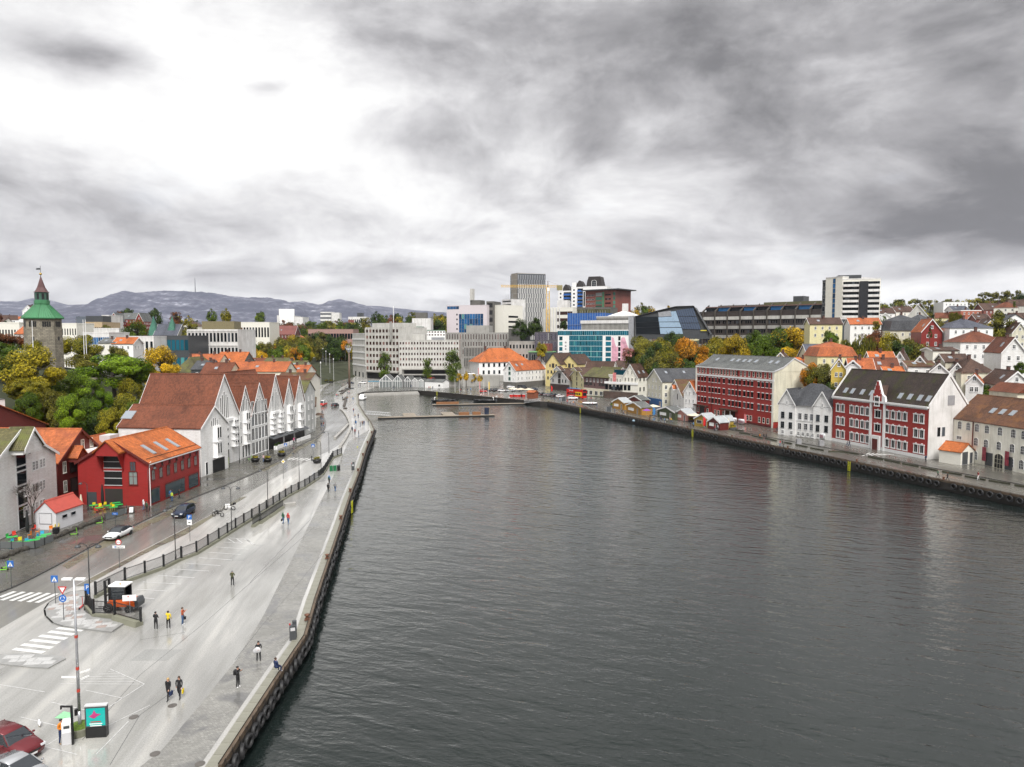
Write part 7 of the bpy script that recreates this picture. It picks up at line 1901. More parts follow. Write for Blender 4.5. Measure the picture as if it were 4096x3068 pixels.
for x,y,j,lb in [(1409,1730,'navy','in navy sitting-height by the curved seat wall'),(1420,1739,'darkred','in dark red left of a man in black'),(1435,1746,'black','in black alone nearest on the far promenade'),(1424,1703,'blue','in bright blue beside a darker figure'),(1421,1700,'black','in black just behind the bright blue jacket'),(1441,1706,'black','in black in the middle of the far promenade group'),(1449,1703,'brown','in brown in the far promenade group'),(1456,1704,'navy','in navy on the right of the far promenade group'),(1473,1700,'black','in black close to the quay bend'),(1420,1674,'tan','in tan coat on the far promenade'),(1433,1674,'black','in black right of the tan coat'),(1414,1651,'darkred','in dark red behind the tan coat'),(1346,1589,'red','in red on the stepped seats'),(1352,1589,'brown','in brown on the stepped seats'),(1370,1599,'navy','in navy on the stepped seats'),(1389,1602,'tan','in tan walking beside the stepped seats'),(1412,1604,'blue','in bright blue by the waste bins near the white boat'),(1389,1577,'black','in black behind the stepped seats'),(1396,1577,'palepink','in pale pink behind the stepped seats'),(1433,1549,'navy','in navy at the foot of the tall sculpture'),(1441,1550,'black','in black at the foot of the tall sculpture'),
 (1250,1479,'navy','in navy on the distant plaza'),(1229,1481,'black','in black at the left edge of the distant plaza'),(1256,1516,'black','in black before the round planters'),
 (1573,1555,'black','in black before the glazed gables, left'),(1580,1555,'grey','in grey before the glazed gables, right'),(1645,1550,'navy','in navy before the second glazed gable'),(1716,1558,'red','in red by the blue bins'),(1722,1558,'yellow','in yellow by the blue bins'),(1731,1557,'black','in black by the blue bins'),(1841,1568,'red','in red near the first flagpoles'),(1869,1565,'black','in black at the picnic table, left'),(1883,1565,'lblue','in light blue at the picnic table, right'),(1845,1563,'black','in black behind the red figure near the flagpoles')]:
    person(x,y,'person '+lb,j,R.choice(['black','jeans','navy']),R.choice(['walk','stand','walk']),R.choice([0,170,185,90,-80]),h=R.uniform(1.65,1.82),group='people on the promenade and square')
for x,y,j,lb in [(1286,1710,'black','in black, left of a pair before the shop row'),(1295,1709,'darkred','in dark red, right of a pair before the shop row'),(1284,1682,'black','in black, left of the middle pair before the shop row'),(1292,1682,'brown','in brown, right of the middle pair before the shop row'),(1288,1660,'black','in black farthest before the shop row'),(1175,1775,'pink','in bright pink before the hotel restaurant'),(1183,1775,'black','in black beside the bright pink jacket'),(1054,1849,'palepink','in pale pink top between the hotel planters'),(575,2042,'white','in a white jacket and hat by the corner of the bright red warehouse'),(587,2048,'green','in a green jacket beside the white jacket'),(688,2006,'lime','in a fluorescent yellow jacket before the shop windows'),(683,1998,'blue','in blue beside the fluorescent jacket'),(689,1995,'black','in black with white hat behind the fluorescent jacket'),(717,1996,'black','in black alone before the shop windows')]:
    person(x,y,'person '+lb,j,R.choice(['black','jeans']),R.choice(['walk','stand']),R.choice([20,-30,160]),'h' if 'hat' in lb else 's','black',z=.12,group='people on the left pavement')
person(247,2973,'man in orange jacket and dark cap at the white parking machine','orange','navy','hold',70,'s','black','tan')
for x,y,j,pose,lb in [(3039,1759,'orange','walk','in a wide orange rain poncho on the right quay'),(3055,1757,'black','walk','in black, left of two behind the orange poncho'),(3065,1757,'black','walk','in black, right of two behind the orange poncho'),(3120,1786,'red','walk','in red with backpack on the right quay'),(3134,1787,'grey','stand','in grey right of the red jacket'),(3108,1728,'black','walk','in black at the left corner of the white twin-gabled house'),(3120,1728,'navy','walk','in navy at the left corner of the white twin-gabled house'),(3189,1745,'black','walk','in black before the doors of the white twin-gabled house'),(2859,1723,'red','stand','in red at the dark red hut'),(2871,1723,'white','stand','in white and blue at the dark red hut'),(2763,1709,'black','stand','in black left of the green hut'),(2773,1709,'lblue','stand','in light blue left of the green hut'),(2680,1689,'orange','walk','in orange beside the pink hut, left'),(2686,1691,'yellow','walk','in yellow-orange beside the pink hut, right'),(2646,1686,'black','walk','in black before the green-gabled hut'),(2658,1692,'lblue','stand','in light blue before the green-gabled hut'),(2668,1692,'white','stand','in white before the green-gabled hut'),(3389,1785,'grey','walk','in grey, left of a couple before the red three-storey building'),(3397,1787,'black','walk','in black, right of a couple before the red three-storey building'),(3703,1849,'navy','stand','in navy at the corner of the red three-storey building'),(3751,1912,'green','walk','in green jacket and jeans near the quay edge'),(3790,1924,'black','walk','in black striding along the quay edge'),(3912,1921,'darkred','walk','in dark red jacket and light trousers on the right quay'),
 (2173,1599,'black','walk','in black at the quay corner near the stall'),(2206,1601,'black','walk','in black, first of the crowd by the parked cars'),(2218,1602,'navy','walk','in navy in the crowd by the parked cars'),(2233,1606,'darkred','stand','in dark red in the crowd by the bus'),(2240,1606,'lblue','stand','under a light blue umbrella in the crowd by the bus'),(2269,1615,'red','stand','in red in front of the bus'),(2281,1616,'grey','stand','in grey in front of the bus'),(2293,1620,'orange','stand','in orange before the bus'),(2300,1622,'black','walk','in black right of the orange jacket'),(2365,1603,'red','walk','in red walking behind the round white stage'),(2360,1625,'black','stand','in black before the round white stage, left'),(2369,1625,'darkred','stand','in dark red before the round white stage'),(2388,1631,'navy','walk','in navy right of the round white stage'),(2459,1650,'blue','stand','in blue at the first orange hut'),(2488,1654,'black','walk','in black at the first orange hut'),(2494,1660,'grey','walk','in grey before the first orange hut'),(2508,1663,'black','walk','in black left of the second orange hut'),(2600,1679,'black','walk','in black right of the purple parasol'),(2620,1676,'black','stand','in black between the huts'),(2642,1680,'navy','walk','in navy between the huts')]:
    person(x,y,'person '+lb,j,'white' if 'light trousers' in lb else R.choice(['black','jeans','navy']),pose,R.choice([100,-80,60,-110]),h=R.uniform(1.66,1.82),group='people on the right quay')
# umbrella for one of them
# ---- vehicles ----------------------------------------------------------------------
TYRE=M('car_tyre',(.015,.015,.015),.7,'plain',var=0);RIM=M('car_rim',(.5,.5,.52),.3,'plain',metal=.8,var=0);CGL=M('car_glass',(.015,.02,.025),.04,'plain',var=0,spec=.9);HL=M('headlight',(.7,.72,.75),.1,'plain',var=0);TL=M('taillight',(.4,.01,.01),.2,'plain',var=0);PLT=M('number_plate',(.7,.7,.7),.5,'plain',var=0)
m=MB();m.smooth=True;m.lathe([(.20,-.10),(.30,-.11),(.33,-.08),(.33,.08),(.30,.11),(.20,.10)],n=18);WH=m.data('wheel',TYRE)
m=MB();m.smooth=False;m.lathe([(.21,-.085),(.21,.085)],n=18)
for i in range(5):
    m.X=Matrix.Rotation(i*2*pi/5,4,'Z');m.box(.03,.2,-.03,.03,-.1,.1)
WR=m.data('rim',RIM)
CARM={}
def carmesh(kind):
    if kind in CARM:return CARM[kind]
    # side stations: x, half width, belt z ; x runs from the nose (0) to the tail (L)
    if kind=='sedan':L,W,H_=4.6,.92,1.45;hood=[(0,.45,.62),(.12,.80,.72),(1.15,.90,.93),(3.75,.91,1.0),(4.45,.84,.98),(4.6,.7,.8)];cab=[(1.25,.95),(2.1,1.40),(2.9,1.45),(3.6,1.32),(4.25,1.0)]
    elif kind=='suv':L,W,H_=4.55,.93,1.68;hood=[(0,.5,.75),(.1,.84,.9),(1.1,.92,1.08),(3.9,.93,1.12),(4.45,.88,1.1),(4.55,.8,.9)];cab=[(1.2,1.09),(1.9,1.6),(2.8,1.68),(4.0,1.6),(4.45,1.12)]
    elif kind=='hatch':L,W,H_=4.1,.88,1.5;hood=[(0,.5,.65),(.1,.8,.78),(1.0,.87,.96),(3.5,.88,1.02),(4.0,.82,1.0),(4.1,.75,.8)];cab=[(1.05,.98),(1.8,1.44),(2.6,1.5),(3.5,1.42),(4.0,1.02)]
    else:L,W,H_=5.2,.98,2.3;hood=[(0,.6,.95),(.1,.9,1.15),(.55,.96,1.25),(4.9,.97,1.3),(5.15,.95,1.3),(5.2,.9,1.2)];cab=[(.55,1.26),(1.15,2.2),(1.6,2.3),(5.0,2.3),(5.18,1.3)]
    def loft(rows,m):
        n=len(rows[0]);vs=[p for r in rows for p in r];fs=[]
        for j in range(len(rows)-1):
            for i in range(n):fs.append((j*n+i,(j+1)*n+i,(j+1)*n+(i+1)%n,j*n+(i+1)%n))
        fs+=[tuple(range(n)),tuple(range((len(rows)-1)*n,len(rows)*n))[::-1]];m.mesh(vs,fs)
    b=MB();b.smooth=True;rows=[]
    for x,w,z in hood:
        zl=.28 if 0.2<x<L-.2 else .34
        rows.append([(x,-w*.9,zl),(x,-w,zl+.2),(x,-w,z-.12),(x,-w*.9,z),(x,-w*.4,z+.04),(x,w*.4,z+.04),(x,w*.9,z),(x,w,z-.12),(x,w,zl+.2),(x,w*.9,zl)])
    loft(rows,b)
    # roof skin
    g=MB();rows=[]
    wt=W*.74
    for x,z in cab:
        f=(z-cab[0][1])/(H_-cab[0][1]);w=W*.93*(1-f)+wt*f;zb=cab[0][1]-.06
        rows.append([(x,-W*.93,zb),(x,-w-.0,max(zb+.02,z-.05)),(x,-w*.85,z),(x,w*.85,z),(x,w,max(zb+.02,z-.05)),(x,W*.93,zb)])
    loft(rows,g)
    r=MB();r.smooth=True
    roofs=[(x,z) for x,z in cab[1:-1]];x0,x1=roofs[0][0],roofs[-1][0]
    rr=[]
    for x,z in roofs:rr.append([(x,-wt*.98,z-.045),(x,-wt*.86,z+.015),(x,wt*.86,z+.015),(x,wt*.98,z-.045)])
    loft(rr,r);r.smooth=False
    for s in (-1,1):   # pillars
        for (xa,za),(xb,zb_) in ((cab[0],cab[1]),(cab[-2],cab[-1])):r.path([(xa,s*W*.9,za),(xb if za<zb_ else xb,s*(wt if za<zb_ else W*.9),zb_-.02)] if za<zb_ else [(xa,s*wt,za-.02),(xb,s*W*.9,zb_)],.035,4)
        xm=(cab[1][0]+cab[-2][0])/2;r.path([(xm,s*W*.925,cab[0][1]),(xm,s*wt,H_-.06)],.035,4)
    if kind=='van':
        for s in (-1,1):r.box(2.4,5.0,s*W*.93-.03 if s>0 else -W*.93-.02,s*W*.93+.02 if s>0 else -W*.93+.03,1.2,2.2)
    CARM[kind]=(L,W,b.data('car_body',JK0),g.data('windows',CGL),r.data('car_roof',JK0),hood);return CARM[kind]
def car(label,px,py,ang,kind,paint,roofm=None,name='parked_car',cat='car',group=None,fx=None,z=0.005):
    """ang: world direction of the nose"""
    L,W,b,g,r,hood=carmesh(kind);p=G(px,py,z) if fx is None else Vector(fx);t=thing(name,label,cat,p,math.radians(ang)+pi,group)
    X=(-L/2,0,0);obj('car_body',b,t,X,0,[paint]);obj('windows',g,t,X);obj('car_roof',r,t,X,0,[roofm or paint])
    for x in (.85,L-.85):
        for s in (-1,1):
            w=obj('wheel',WH,t,(x-L/2,s*(W-.10),.33));w.rotation_euler=(pi/2,0,0);k=obj('rim',WR,w,(0,0,0))
    for s in (-1,1):
        m=MB();m.box(.02,.3,s*W*.72-.17,s*W*.72+.17,hood[1][2]-.2,hood[1][2]-.05);m.build('headlight',HL,t,X)
        m=MB();m.box(L-.16,L+.01,s*W*.72-.15,s*W*.72+.15,hood[-2][2]-.28,hood[-2][2]-.06);m.build('taillight',TL,t,X)
        m=MB();m.ball((1.5 if kind!='van' else .95,s*(W+.09),hood[2][2]+.08),(.1,.1,.07),6,4);m.build('mirror',paint,t,X)
    m=MB();m.box(-.03,.01,-.26,.26,.42,.53);m.box(L-.01,L+.03,-.26,.26,.5,.62);m.build('number_plate',PLT,t,X);m=MB();m.box(-.015,.05,-.5,.5,.56,.68);m.build('grille',BLACK,t,X)
    return t
def paint(n,c,me=.1):return M('paint_'+n,c,.22,'plain',metal=me,var=0,spec=.7)
PW=paint('white',(.75,.75,.75),0);PB=paint('black',(.012,.013,.016));PG=paint('grey',(.22,.23,.24),.5);PR=paint('dark_red',(.14,.015,.02),.3);PS=paint('silver',(.45,.46,.47),.6);PNB=paint('navy',(.02,.03,.06),.3);PRD=paint('red',(.5,.02,.015),0)
rd=math.degrees(yaw_px((560,2120),(430,2180)))
car('white electric saloon with dark glass roof driving towards the camera',475,2148,rd,'sedan',PW,PB,'car');car('dark blue-black estate car with lit headlights driving towards the camera',735,2062,math.degrees(yaw_px((767,2040),(680,2085))),'suv',PNB,None,'car')
car('dark red car parked at the bottom left corner, nose to the right',46,3010,math.degrees(yaw_px((20,2990),(150,3035))),'suv',PR)
car('silver-grey car cut off by the bottom left corner of the picture',75,3120,math.degrees(yaw_px((20,3105),(150,3150))),'sedan',PS)
car('red delivery van with white roof driving towards the camera',1293,1624,-92,'van',PRD,PW,'van','van');car('dark car with red tail lights driving away beside the red van',1341,1628,84,'suv',PB,None,'car')
for lb,x,y,a,k,pt in [('dark car turning by the tall sculpture',1403,1536,20,'hatch',PNB),('white estate car behind the tall sculpture',1451,1535,175,'suv',PW),('grey van beside the corner office block',1412,1498,80,'van',PG),('white car in the row beside the corner office block, nearest',1388,1474,80,'hatch',PW),('dark car in the row beside the corner office block, middle',1386,1466,80,'hatch',PB),('white car at the far junction, left',1274,1447,5,'sedan',PW),('white car at the far junction, right',1307,1451,5,'sedan',PW),('black car at the far junction by the office corner',1398,1452,5,'suv',PB),
 ('white car behind the boats, first row left',2043,1553,10,'suv',PW),('black van in the first row behind the stalls',2089,1557,8,'van',PB),('dark blue hatchback alone behind the stalls',2137,1561,8,'hatch',PNB),('black car before the yellow gables',2149,1578,15,'sedan',PB),('black saloon, first of the slanting row by the bus',2172,1582,45,'sedan',PB),('grey saloon, second of the slanting row',2189,1584,45,'sedan',PG),('grey estate, third of the slanting row',2203,1586,45,'suv',PG),('black estate, fourth of the slanting row',2221,1588,45,'suv',PB),('white car, fifth of the slanting row',2241,1591,45,'suv',PW),('white pick-up van in front of the bus',2291,1598,10,'suv',PW),
 ('red patterned car behind the flagpoles',1933,1570,5,'hatch',PRD),('dark car behind the red patterned car',1946,1562,5,'sedan',PB),('black car, left of three by the square',1968,1565,12,'sedan',PB),('black estate, middle of three by the square',1986,1566,12,'suv',PB),('white saloon, right of three by the square',2008,1567,12,'sedan',PW),('silver estate behind the food stalls',2068,1565,12,'suv',PS),('silver saloon left of the food stalls',2038,1567,12,'sedan',PS),('red service van under the street trees',1727,1524,5,'van',PRD)]:
    car(lb,x,y,a,k,pt,group='vehicles round the harbour head')
q=P(1884,1449,400);car('white estate on the raised street beside the ribbed office wing',0,0,5,'suv',PW,fx=(q.x,q.y,6.2));m=MB();m.box(-14,16,-3,6,0,6.19);o=m.build('street_terrace',CONC);o.location=(q.x,q.y,0);tag(o,'raised concrete street terrace beside the ribbed office wing','terrace')
# open-top double decker
a,b=G(2266,1590),G(2343,1598);u=(b-a);L=10.8;t=thing('bus','red and yellow open-top double-decker sightseeing bus parked on the quay','bus',a,math.atan2(u.y,u.x))
BR=paint('bus_red',(.55,.02,.015),0);BY=paint('bus_yellow',(.75,.5,.02),0)
m=MB();m.box(0,L,0,2.5,.4,3.1);m.build('lower_body',BR,t);m=MB();m.box(L*.55,L-.4,-.02,-.001,1.2,3.0);m.build('yellow_panel',BY,t)
m=MB();m.box(0,L-1,0,.1,3.101,4.0);m.box(0,L-1,2.4,2.5,3.101,4.0);m.box(0,.1,.1,2.4,3.101,4.0);m.build('upper_side',BR,t);m=MB();m.box(L-1.6,L-.05,.0,2.5,3.11,4.2);m.build('upper_cab',BR,t)
m=MB();m.box(.2,L*.7,.2,2.3,4.3,4.4);m.build('canopy',M('bus_blue',(.05,.2,.45),.4),t)
for i in range(6):
    m=MB();m.box(.6+i*1.5,1.8+i*1.5,-.03,-.021,1.7,2.5);m.build('window',CGL,t)
    m=MB();m.tube((.4+i*1.4,.12,4.0),(.4+i*1.4,.12,4.3),.03,n=4);m.tube((.4+i*1.4,2.3,4.0),(.4+i*1.4,2.3,4.3),.03,n=4);m.build('canopy_post',BLACK,t)
m=MB();m.box(L+.001,L+.03,.2,2.3,1.4,2.9);m.box(L+.001,L+.03,.2,2.3,3.3,4.1);m.build('windscreen',CGL,t)
for x in (2.2,L-2.4):
    for y in (.1,2.4):
        w=obj('wheel',WH,t,(x,y,.5));w.rotation_euler=(pi/2,0,0);w.scale=(1.5,1.5,1.2)
text('Stavanger',t,(L*.3,-.04,3.5),(pi/2,0,0),.8,WHITE)
# work vehicle: orange telehandler / forklift behind the short railing
p=G(480,2440);t=thing('forklift','orange and black forklift truck with white cab roof behind the short railing','forklift',p,math.radians(178))
OR=paint('machine_orange',(.60,.10,.015),0)
m=MB();m.prism([(-1.9,.6),(.7,.55),(.9,1.0),(.7,1.25),(-1.2,1.35),(-1.9,1.1)],-.65,.65,'y');m.build('chassis',OR,t);m=MB();m.prism([(-2.25,.55),(-1.7,.5),(-1.7,1.35),(-2.1,1.4),(-2.3,1.0)],-.6,.6,'y');m.build('counterweight',DGREY,t)
m=MB()
for x in (-.9,.55):
    for y in (-.58,.58):m.box(x-.05,x+.05,y-.05,y+.05,1.25,2.65)
m.box(-.95,.6,-.62,.62,1.25,1.4);m.build('cab_frame',BLACK,t);m=MB();m.box(-.9,.55,-.6,-.56,1.4,2.6);m.box(-.9,.55,.56,.6,1.4,2.6);m.box(.56,.58,-.55,.55,1.4,2.6);m.build('cab_glass',CGL,t)
m=MB();m.box(-1.05,.75,-.68,.68,2.65,2.78);m.build('cab_roof',WHITE,t);m=MB();m.smooth=True;m.tube((-.3,.3,2.78),(-.3,.3,2.92),.07,n=8);m.build('beacon',M('beacon_orange',(.8,.25,.01),.3),t)
m=MB()
for y in (-.35,.35):m.box(1.15,1.35,y-.08,y+.08,.2,3.2)
for z in (.6,1.5,2.4,3.1):m.box(1.18,1.32,-.27,.27,z,z+.1)
m.build('mast',BLACK,t)
for y in (-.25,.25):
    m=MB();m.box(1.36,2.4,y-.06,y+.06,.18,.24);m.build('fork',BLACK,t)
for x,r in ((.75,1.45),(-1.35,1.15)):
    for y in (-.72,.72):
        w=obj('wheel',WH,t,(x,y,.33*r));w.rotation_euler=(pi/2,0,0);w.scale=(r,r,1.5);k=obj('rim',WR,w,(0,0,0),0)
p=G(520,2462);t=thing('notice_board','white notice board on a round concrete foot in front of the forklift','sign',p,.15);m=MB();m.box(-.65,.65,-.02,.02,1.5,2.1);m.build('board',WHITE,t);m=MB();m.tube((0,.04,0),(0,.04,1.9),.03,n=6);m.build('post',STEEL,t);m=MB();m.lathe([(.5,0),(.5,.1)],n=16);m.build('foot',CONC,t);m=MB();m.tube((-.1,-.03,1.95),(-.1,-.021,1.95),.07,n=10);m.build('red_symbol',SR,t)
t=thing('barrier_block','mossy concrete barrier block at the end of the short railing','barrier',G(500,2492),yaw_px((460,2472),(564,2501)));m=MB();m.prism([(-.35,0),(.35,0),(.2,.5),(-.2,.5)],-1.6,2.0,'x');m.build('block',MT['mossy_concrete'],t)
# stacked barriers at the railing
for i,(x,y) in enumerate([(1028,2098),(1055,2085),(1090,2062),(1118,2042)]):
    p=G(x,y);a=yaw_px((1008,2081),(1093,2027));t=thing('barrier','black steel barrier section stored at the railing, %s of four'%['first','second','third','last'][i],'barrier',p,a,'stored barriers by the railing')
    m=MB();m.prism([(-.32,0),(.32,0),(.18,.4),(-.18,.4)],-1.6,1.6,'x');m.build('concrete_foot',MT['mossy_concrete'],t);m=MB();m.box(-1.6,1.6,-.03,.03,1.35,1.43);m.box(-1.6,1.6,-.03,.03,.5,.56)
    for k in range(17):m.box(-1.6+k*.2,-1.57+k*.2,-.02,.02,.4,1.4)
    m.build('bar_panel',FB,t)
p=G(1160,2022);tag(MB(Matrix.Translation(p)@Matrix.Rotation(.5,4,'Z')).box(-.9,.9,-.4,.4,0,.45).build('granite_block',CONC),'rough granite block lying beyond the stored barriers','block')
# ticket machine, shelter arm, advertising board
p=G(272,2972);t=thing('parking_machine','white parking pay machine beside the man in orange','parking machine',p,.35);m=MB();m.box(-.3,.3,-.25,.25,0,.85);m.build('lower_case',LGREY,t);m=MB();m.prism([(-.25,.85),(.25,.85),(.25,1.65),(-.25,1.5)],-.3,.3,'x');m.build('upper_case',WHITE,t);m=MB();m.box(-.18,.18,-.262,-.251,1.15,1.35);m.build('screen',DGREY,t)
p=G(292,2978);t=thing('sign_portal','black angled steel post beside the pay machine','post',p,0);m=MB();m.box(-.06,.06,-.06,.06,0,2.75);m.box(-.75,-.061,-.05,.05,2.65,2.75);m.box(-.75,-.68,-.05,.05,2.5,2.65);m.build('post',BLACK,t)
p=G(390,2945);t=thing('advertising_board','free-standing advertising board with turquoise poster and black foot','advertising board',p,.12);zt=Z(p,2822)
m=MB();m.box(-.68,.68,-.2,.2,0,.75);m.build('foot',BLACK,t);m=MB();m.box(-.72,.72,-.14,.14,.751,zt);m.build('case',DGREY,t);m=MB();m.box(-.62,.62,-.16,-.141,.85,zt-.12);m.build('poster',M('turquoise_poster',(.01,.42,.38),.2,'plain',var=.04),t)
m=MB();m.prism([(-.45,zt-.7),(-.2,zt-.5),(-.1,zt-.25),(.05,zt-.5),(.35,zt-.55),(.1,zt-.7),(-.1,zt-.85)],-.17,-.161,'y');m.build('pink_splash',M('poster_pink',(.5,.05,.2),.3),t)
for k,(w,c) in enumerate([(.34,SR),(.42,WHITE),(.38,WHITE),(.44,WHITE)]):
    m=MB();m.box(-w,w,-.17,-.161,zt-1.12-k*.14,zt-1.06-k*.14);m.build('text_line',c,t)
m=MB();m.box(-.74,.74,-.16,.16,zt+.001,zt+.1);m.build('case_top',LGREY,t)
# green painted bay mark
m=MB();z=.016;m.face([G(218,2872,z),G(292,2880,z),G(290,2852,z),G(255,2845,z)]);tag(m.build('bay_mark',M('green_mark',(.25,.55,.30),.4,'plain',var=.2,sc=4)),'pale green painted symbol on the asphalt by the lamp mast','marking',None,'structure')
# gull
p=G(158,2908);t=thing('gull','white gull standing on the wet asphalt by the dark red car','bird',p,2.2);m=MB();m.smooth=True;m.ball((0,0,.28),(.22,.1,.11),10,8);m.ball((.2,0,.42),(.07,.06,.07),8,6);m.tube((.12,0,.3),(.19,0,.42),.07,.05,8);m.tube((-.15,0,.28),(-.36,0,.26),.07,.02,6);m.build('body',WHITE,t)
m=MB();m.tube((.26,0,.42),(.34,0,.4),.018,.004,5);m.build('beak',M('beak_yellow',(.6,.4,.05),.5),t)
for s in (-1,1):
    m=MB();m.tube((.02,s*.04,0),(.02,s*.04,.2),.009,n=4);m.build('leg',MT['beak_yellow'],t);m=MB();m.ball((-.05,s*.095,.3),(.2,.02,.08),8,5);m.build('wing',LGREY,t)
# manholes
for i,(x,y,lb) in enumerate([(690,2822,'by the two women'),(535,2868,'in the seam of the asphalt'),(620,3015,'near the bottom edge on the asphalt'),(800,3055,'on the cobbles at the bottom edge'),(815,2043,'in the road left of the motorcycle')]):
    t=MB();t.lathe([(.33,0),(.33,.012)],n=18);t.lathe([(.24,.0121),(.24,.018)],n=18);o=t.build('manhole_cover',M('cast_iron',(.10,.09,.08),.25));o.location=G(x,y,.012);tag(o,'round iron manhole cover '+lb,'manhole cover')
# service pedestals on the quay
for x,y,lb in ((1172,2558,'dark quay power cabinet with red knob close to the tyre fenders'),(1412,1880,'grey quay power pillar with red box far along the promenade')):
    p=G(x,y);t=thing('power_cabinet',lb,'cabinet',p,.3);m=MB();m.box(-.3,.3,-.22,.22,0,1.35);m.build('cabinet',DGREY,t);m=MB();m.box(-.2,.2,-.24,-.221,.9,1.2);m.build('label_plate',LGREY,t);m=MB();m.box(-.05,.35,.24,.6,0,1.6);m.build('rear_cabinet',DGREY,t);m=MB();m.box(-.32,-.2,.1,.2,1.36,1.48);m.build('red_knob',SR,t)
t=thing('waste_bins','green recycling bins and dark bin on a pallet by the railing','bins',G(1325,1884),.4)
for i,c in enumerate((M('bin_green',(.01,.14,.05),.5),MT['bin_green'],BLACK)):
    m=MB();m.prism([(-.3,0),(.3,0),(.34,1.1),(-.34,1.1)],-.3+i*.75,.3+i*.75,'x');m.build('bin',c,t)
t=thing('crowd_barrier','grey steel crowd barrier leaning at the railing','barrier',G(1284,1926),1.0);m=MB();m.path([(-1,0,.1),(-1,0,1.1),(1,0,1.1),(1,0,.1),(-1,0,.1)],.03,5)
for i in range(12):m.tube((-.9+i*.16,0,.1),(-.9+i*.16,0,1.1),.012,n=4)
m.build('frame',STEEL,t)
# motorcycle and scooter
def bike(label,px,py,ang,body_c,name):
    t=thing(name,label,name,G(px,py),math.radians(ang))
    for x in (-.7,.7):
        m=MB();m.smooth=True;n=16;m.path([(x+.3*math.cos(2*pi*i/n),0,.32+.3*math.sin(2*pi*i/n)) for i in range(n+1)],.06,6);m.build('wheel',TYRE,t)
        m=MB();m.tube((x,-.05,.32),(x,.05,.32),.1,n=10);m.build('hub',RIM,t)
    m=MB();m.smooth=True;m.ball((.12,0,.85),(.32,.15,.16),10,6);m.ball((.0,0,.5),(.3,.16,.2),10,6);m.path([(-.7,0,.32),(-.2,0,.6),(.35,0,.8),(.7,0,.32)],.05,6);m.build('body',body_c,t)
    m=MB();m.box(-.75,-.1,-.13,.13,.82,.92);m.build('saddle',BLACK,t);m=MB();m.tube((.45,-.35,1.1),(.45,.35,1.1),.02,n=5);m.tube((.45,0,1.1),(.65,0,.4),.035,n=5);m.build('handlebar',BLACK,t);m=MB();m.ball((.62,0,.95),(.08,.1,.1),8,6);m.build('headlight',HL,t);return t
bike('black motorcycle parked on the cobbled verge',872,2066,170,BLACK,'motorcycle')
t=bike('white motor scooter with black top box behind the motorcycle',918,2040,170,WHITE,'scooter');m=MB();m.box(-1.05,-.7,-.2,.2,.95,1.25);m.build('top_box',BLACK,t);m=MB();m.box(.4,.6,-.22,.22,.3,.95);m.build('leg_shield',WHITE,t)
def kick(label,px,py,ang,c,z=.0):
    t=thing('kick_scooter',label,'kick scooter',G(px,py,z),math.radians(ang),'rental kick scooters')
    m=MB();m.box(-.45,.4,-.08,.08,.12,.17);m.build('deck',c,t);m=MB();m.tube((.42,0,.12),(.3,0,1.1),.03,n=6);m.build('stem',c,t);m=MB();m.tube((.3,-.25,1.1),(.3,.25,1.1),.018,n=5);m.build('handlebar',BLACK,t)
    for x in (-.5,.48):
        m=MB();m.tube((x,-.03,.12),(x,.03,.12),.12,n=12);m.build('wheel',BLACK,t)
LIME=M('lime_green',(.20,.62,.02),.35,'plain',var=0)
for a in [('lime green kick scooter nearest the left picture edge',12,2283,20,LIME,.12),('lime green kick scooter, second from the left picture edge',28,2272,40,LIME,.12),('lime green kick scooter beside the black bin by the kiosk',296,2140,10,LIME,.12),('lime green kick scooter at the café fence by the taxi sign',398,2095,20,LIME,.12),('red and dark kick scooter on the paved island',325,2432,100,SR,.1),('lime green kick scooter before the hotel',1000,1838,10,LIME,.12)]:kick(*a)
# left café: fences, tables, chairs, parasols
def glassfence(label,l,z=.12):
    pts=GP(l,z);t=thing('terrace_screen',label,'screen',(pts[0].x,pts[0].y,z))
    for a,b in zip(pts,pts[1:]):
        d=b-a;n=max(1,round(d.length/1.8))
        for i in range(n):
            q=a+d*(i/n)-pts[0];m=MB();m.box(0,d.length/n-.06,-.015,.015,.1,1.0);o=m.build('glass_panel',M('smoked_glass',(.12,.13,.13),.1,'plain',var=0,spec=.8),t,(q.x,q.y,0));o.rotation_euler.z=math.atan2(d.y,d.x)
            m=MB();m.box(-.04,.04,-.04,.04,0,1.08);m.build('post',BLACK,t,(q.x,q.y,0))
glassfence('glass wind screens round the café terrace at the left edge',[(0,2196),(140,2196),(215,2166)])
glassfence('glass wind screens before the bright red warehouse terrace',[(420,2083),(508,2055),(505,2036)])
CHC=[M('chair_'+n,c,.4,'plain',var=0) for n,c in (('yellow',(.75,.6,.02)),('cyan',(.05,.4,.6)),('green',(.03,.42,.08)),('red',(.6,.05,.03)),('orange',(.65,.2,.02)))]
m=MB();m.box(-.22,.22,-.22,.22,.43,.47)
CH_S=m.data('seat',CHC[0]);m=MB();m.box(-.22,.22,.2,.24,.5,.9);CH_B=m.data('backrest',CHC[0]);m=MB()
m.tube((0,0,0),(0,0,.43),.018,n=4);CH_L=m.data('leg',CHC[0])
def chair(label,px,py,c,a):
    t=thing('chair',label,'chair',G(px,py,.12),a,'coloured café chairs');obj('seat',CH_S,t,None,0,[c]);obj('backrest',CH_B,t,None,0,[c])
    for x in (-.19,.19):
        for y in (-.19,.19):obj('leg',CH_L,t,(x,y,0),0,[c])
m=MB();m.box(-.6,.6,-.4,.4,.70,.74);TB_T=m.data('table_top',CHC[2]);m=MB();m.tube((0,0,0),(0,0,.7),.03,n=6);m.box(-.25,.25,-.2,.2,0,.03);TB_L=m.data('pedestal',BLACK)
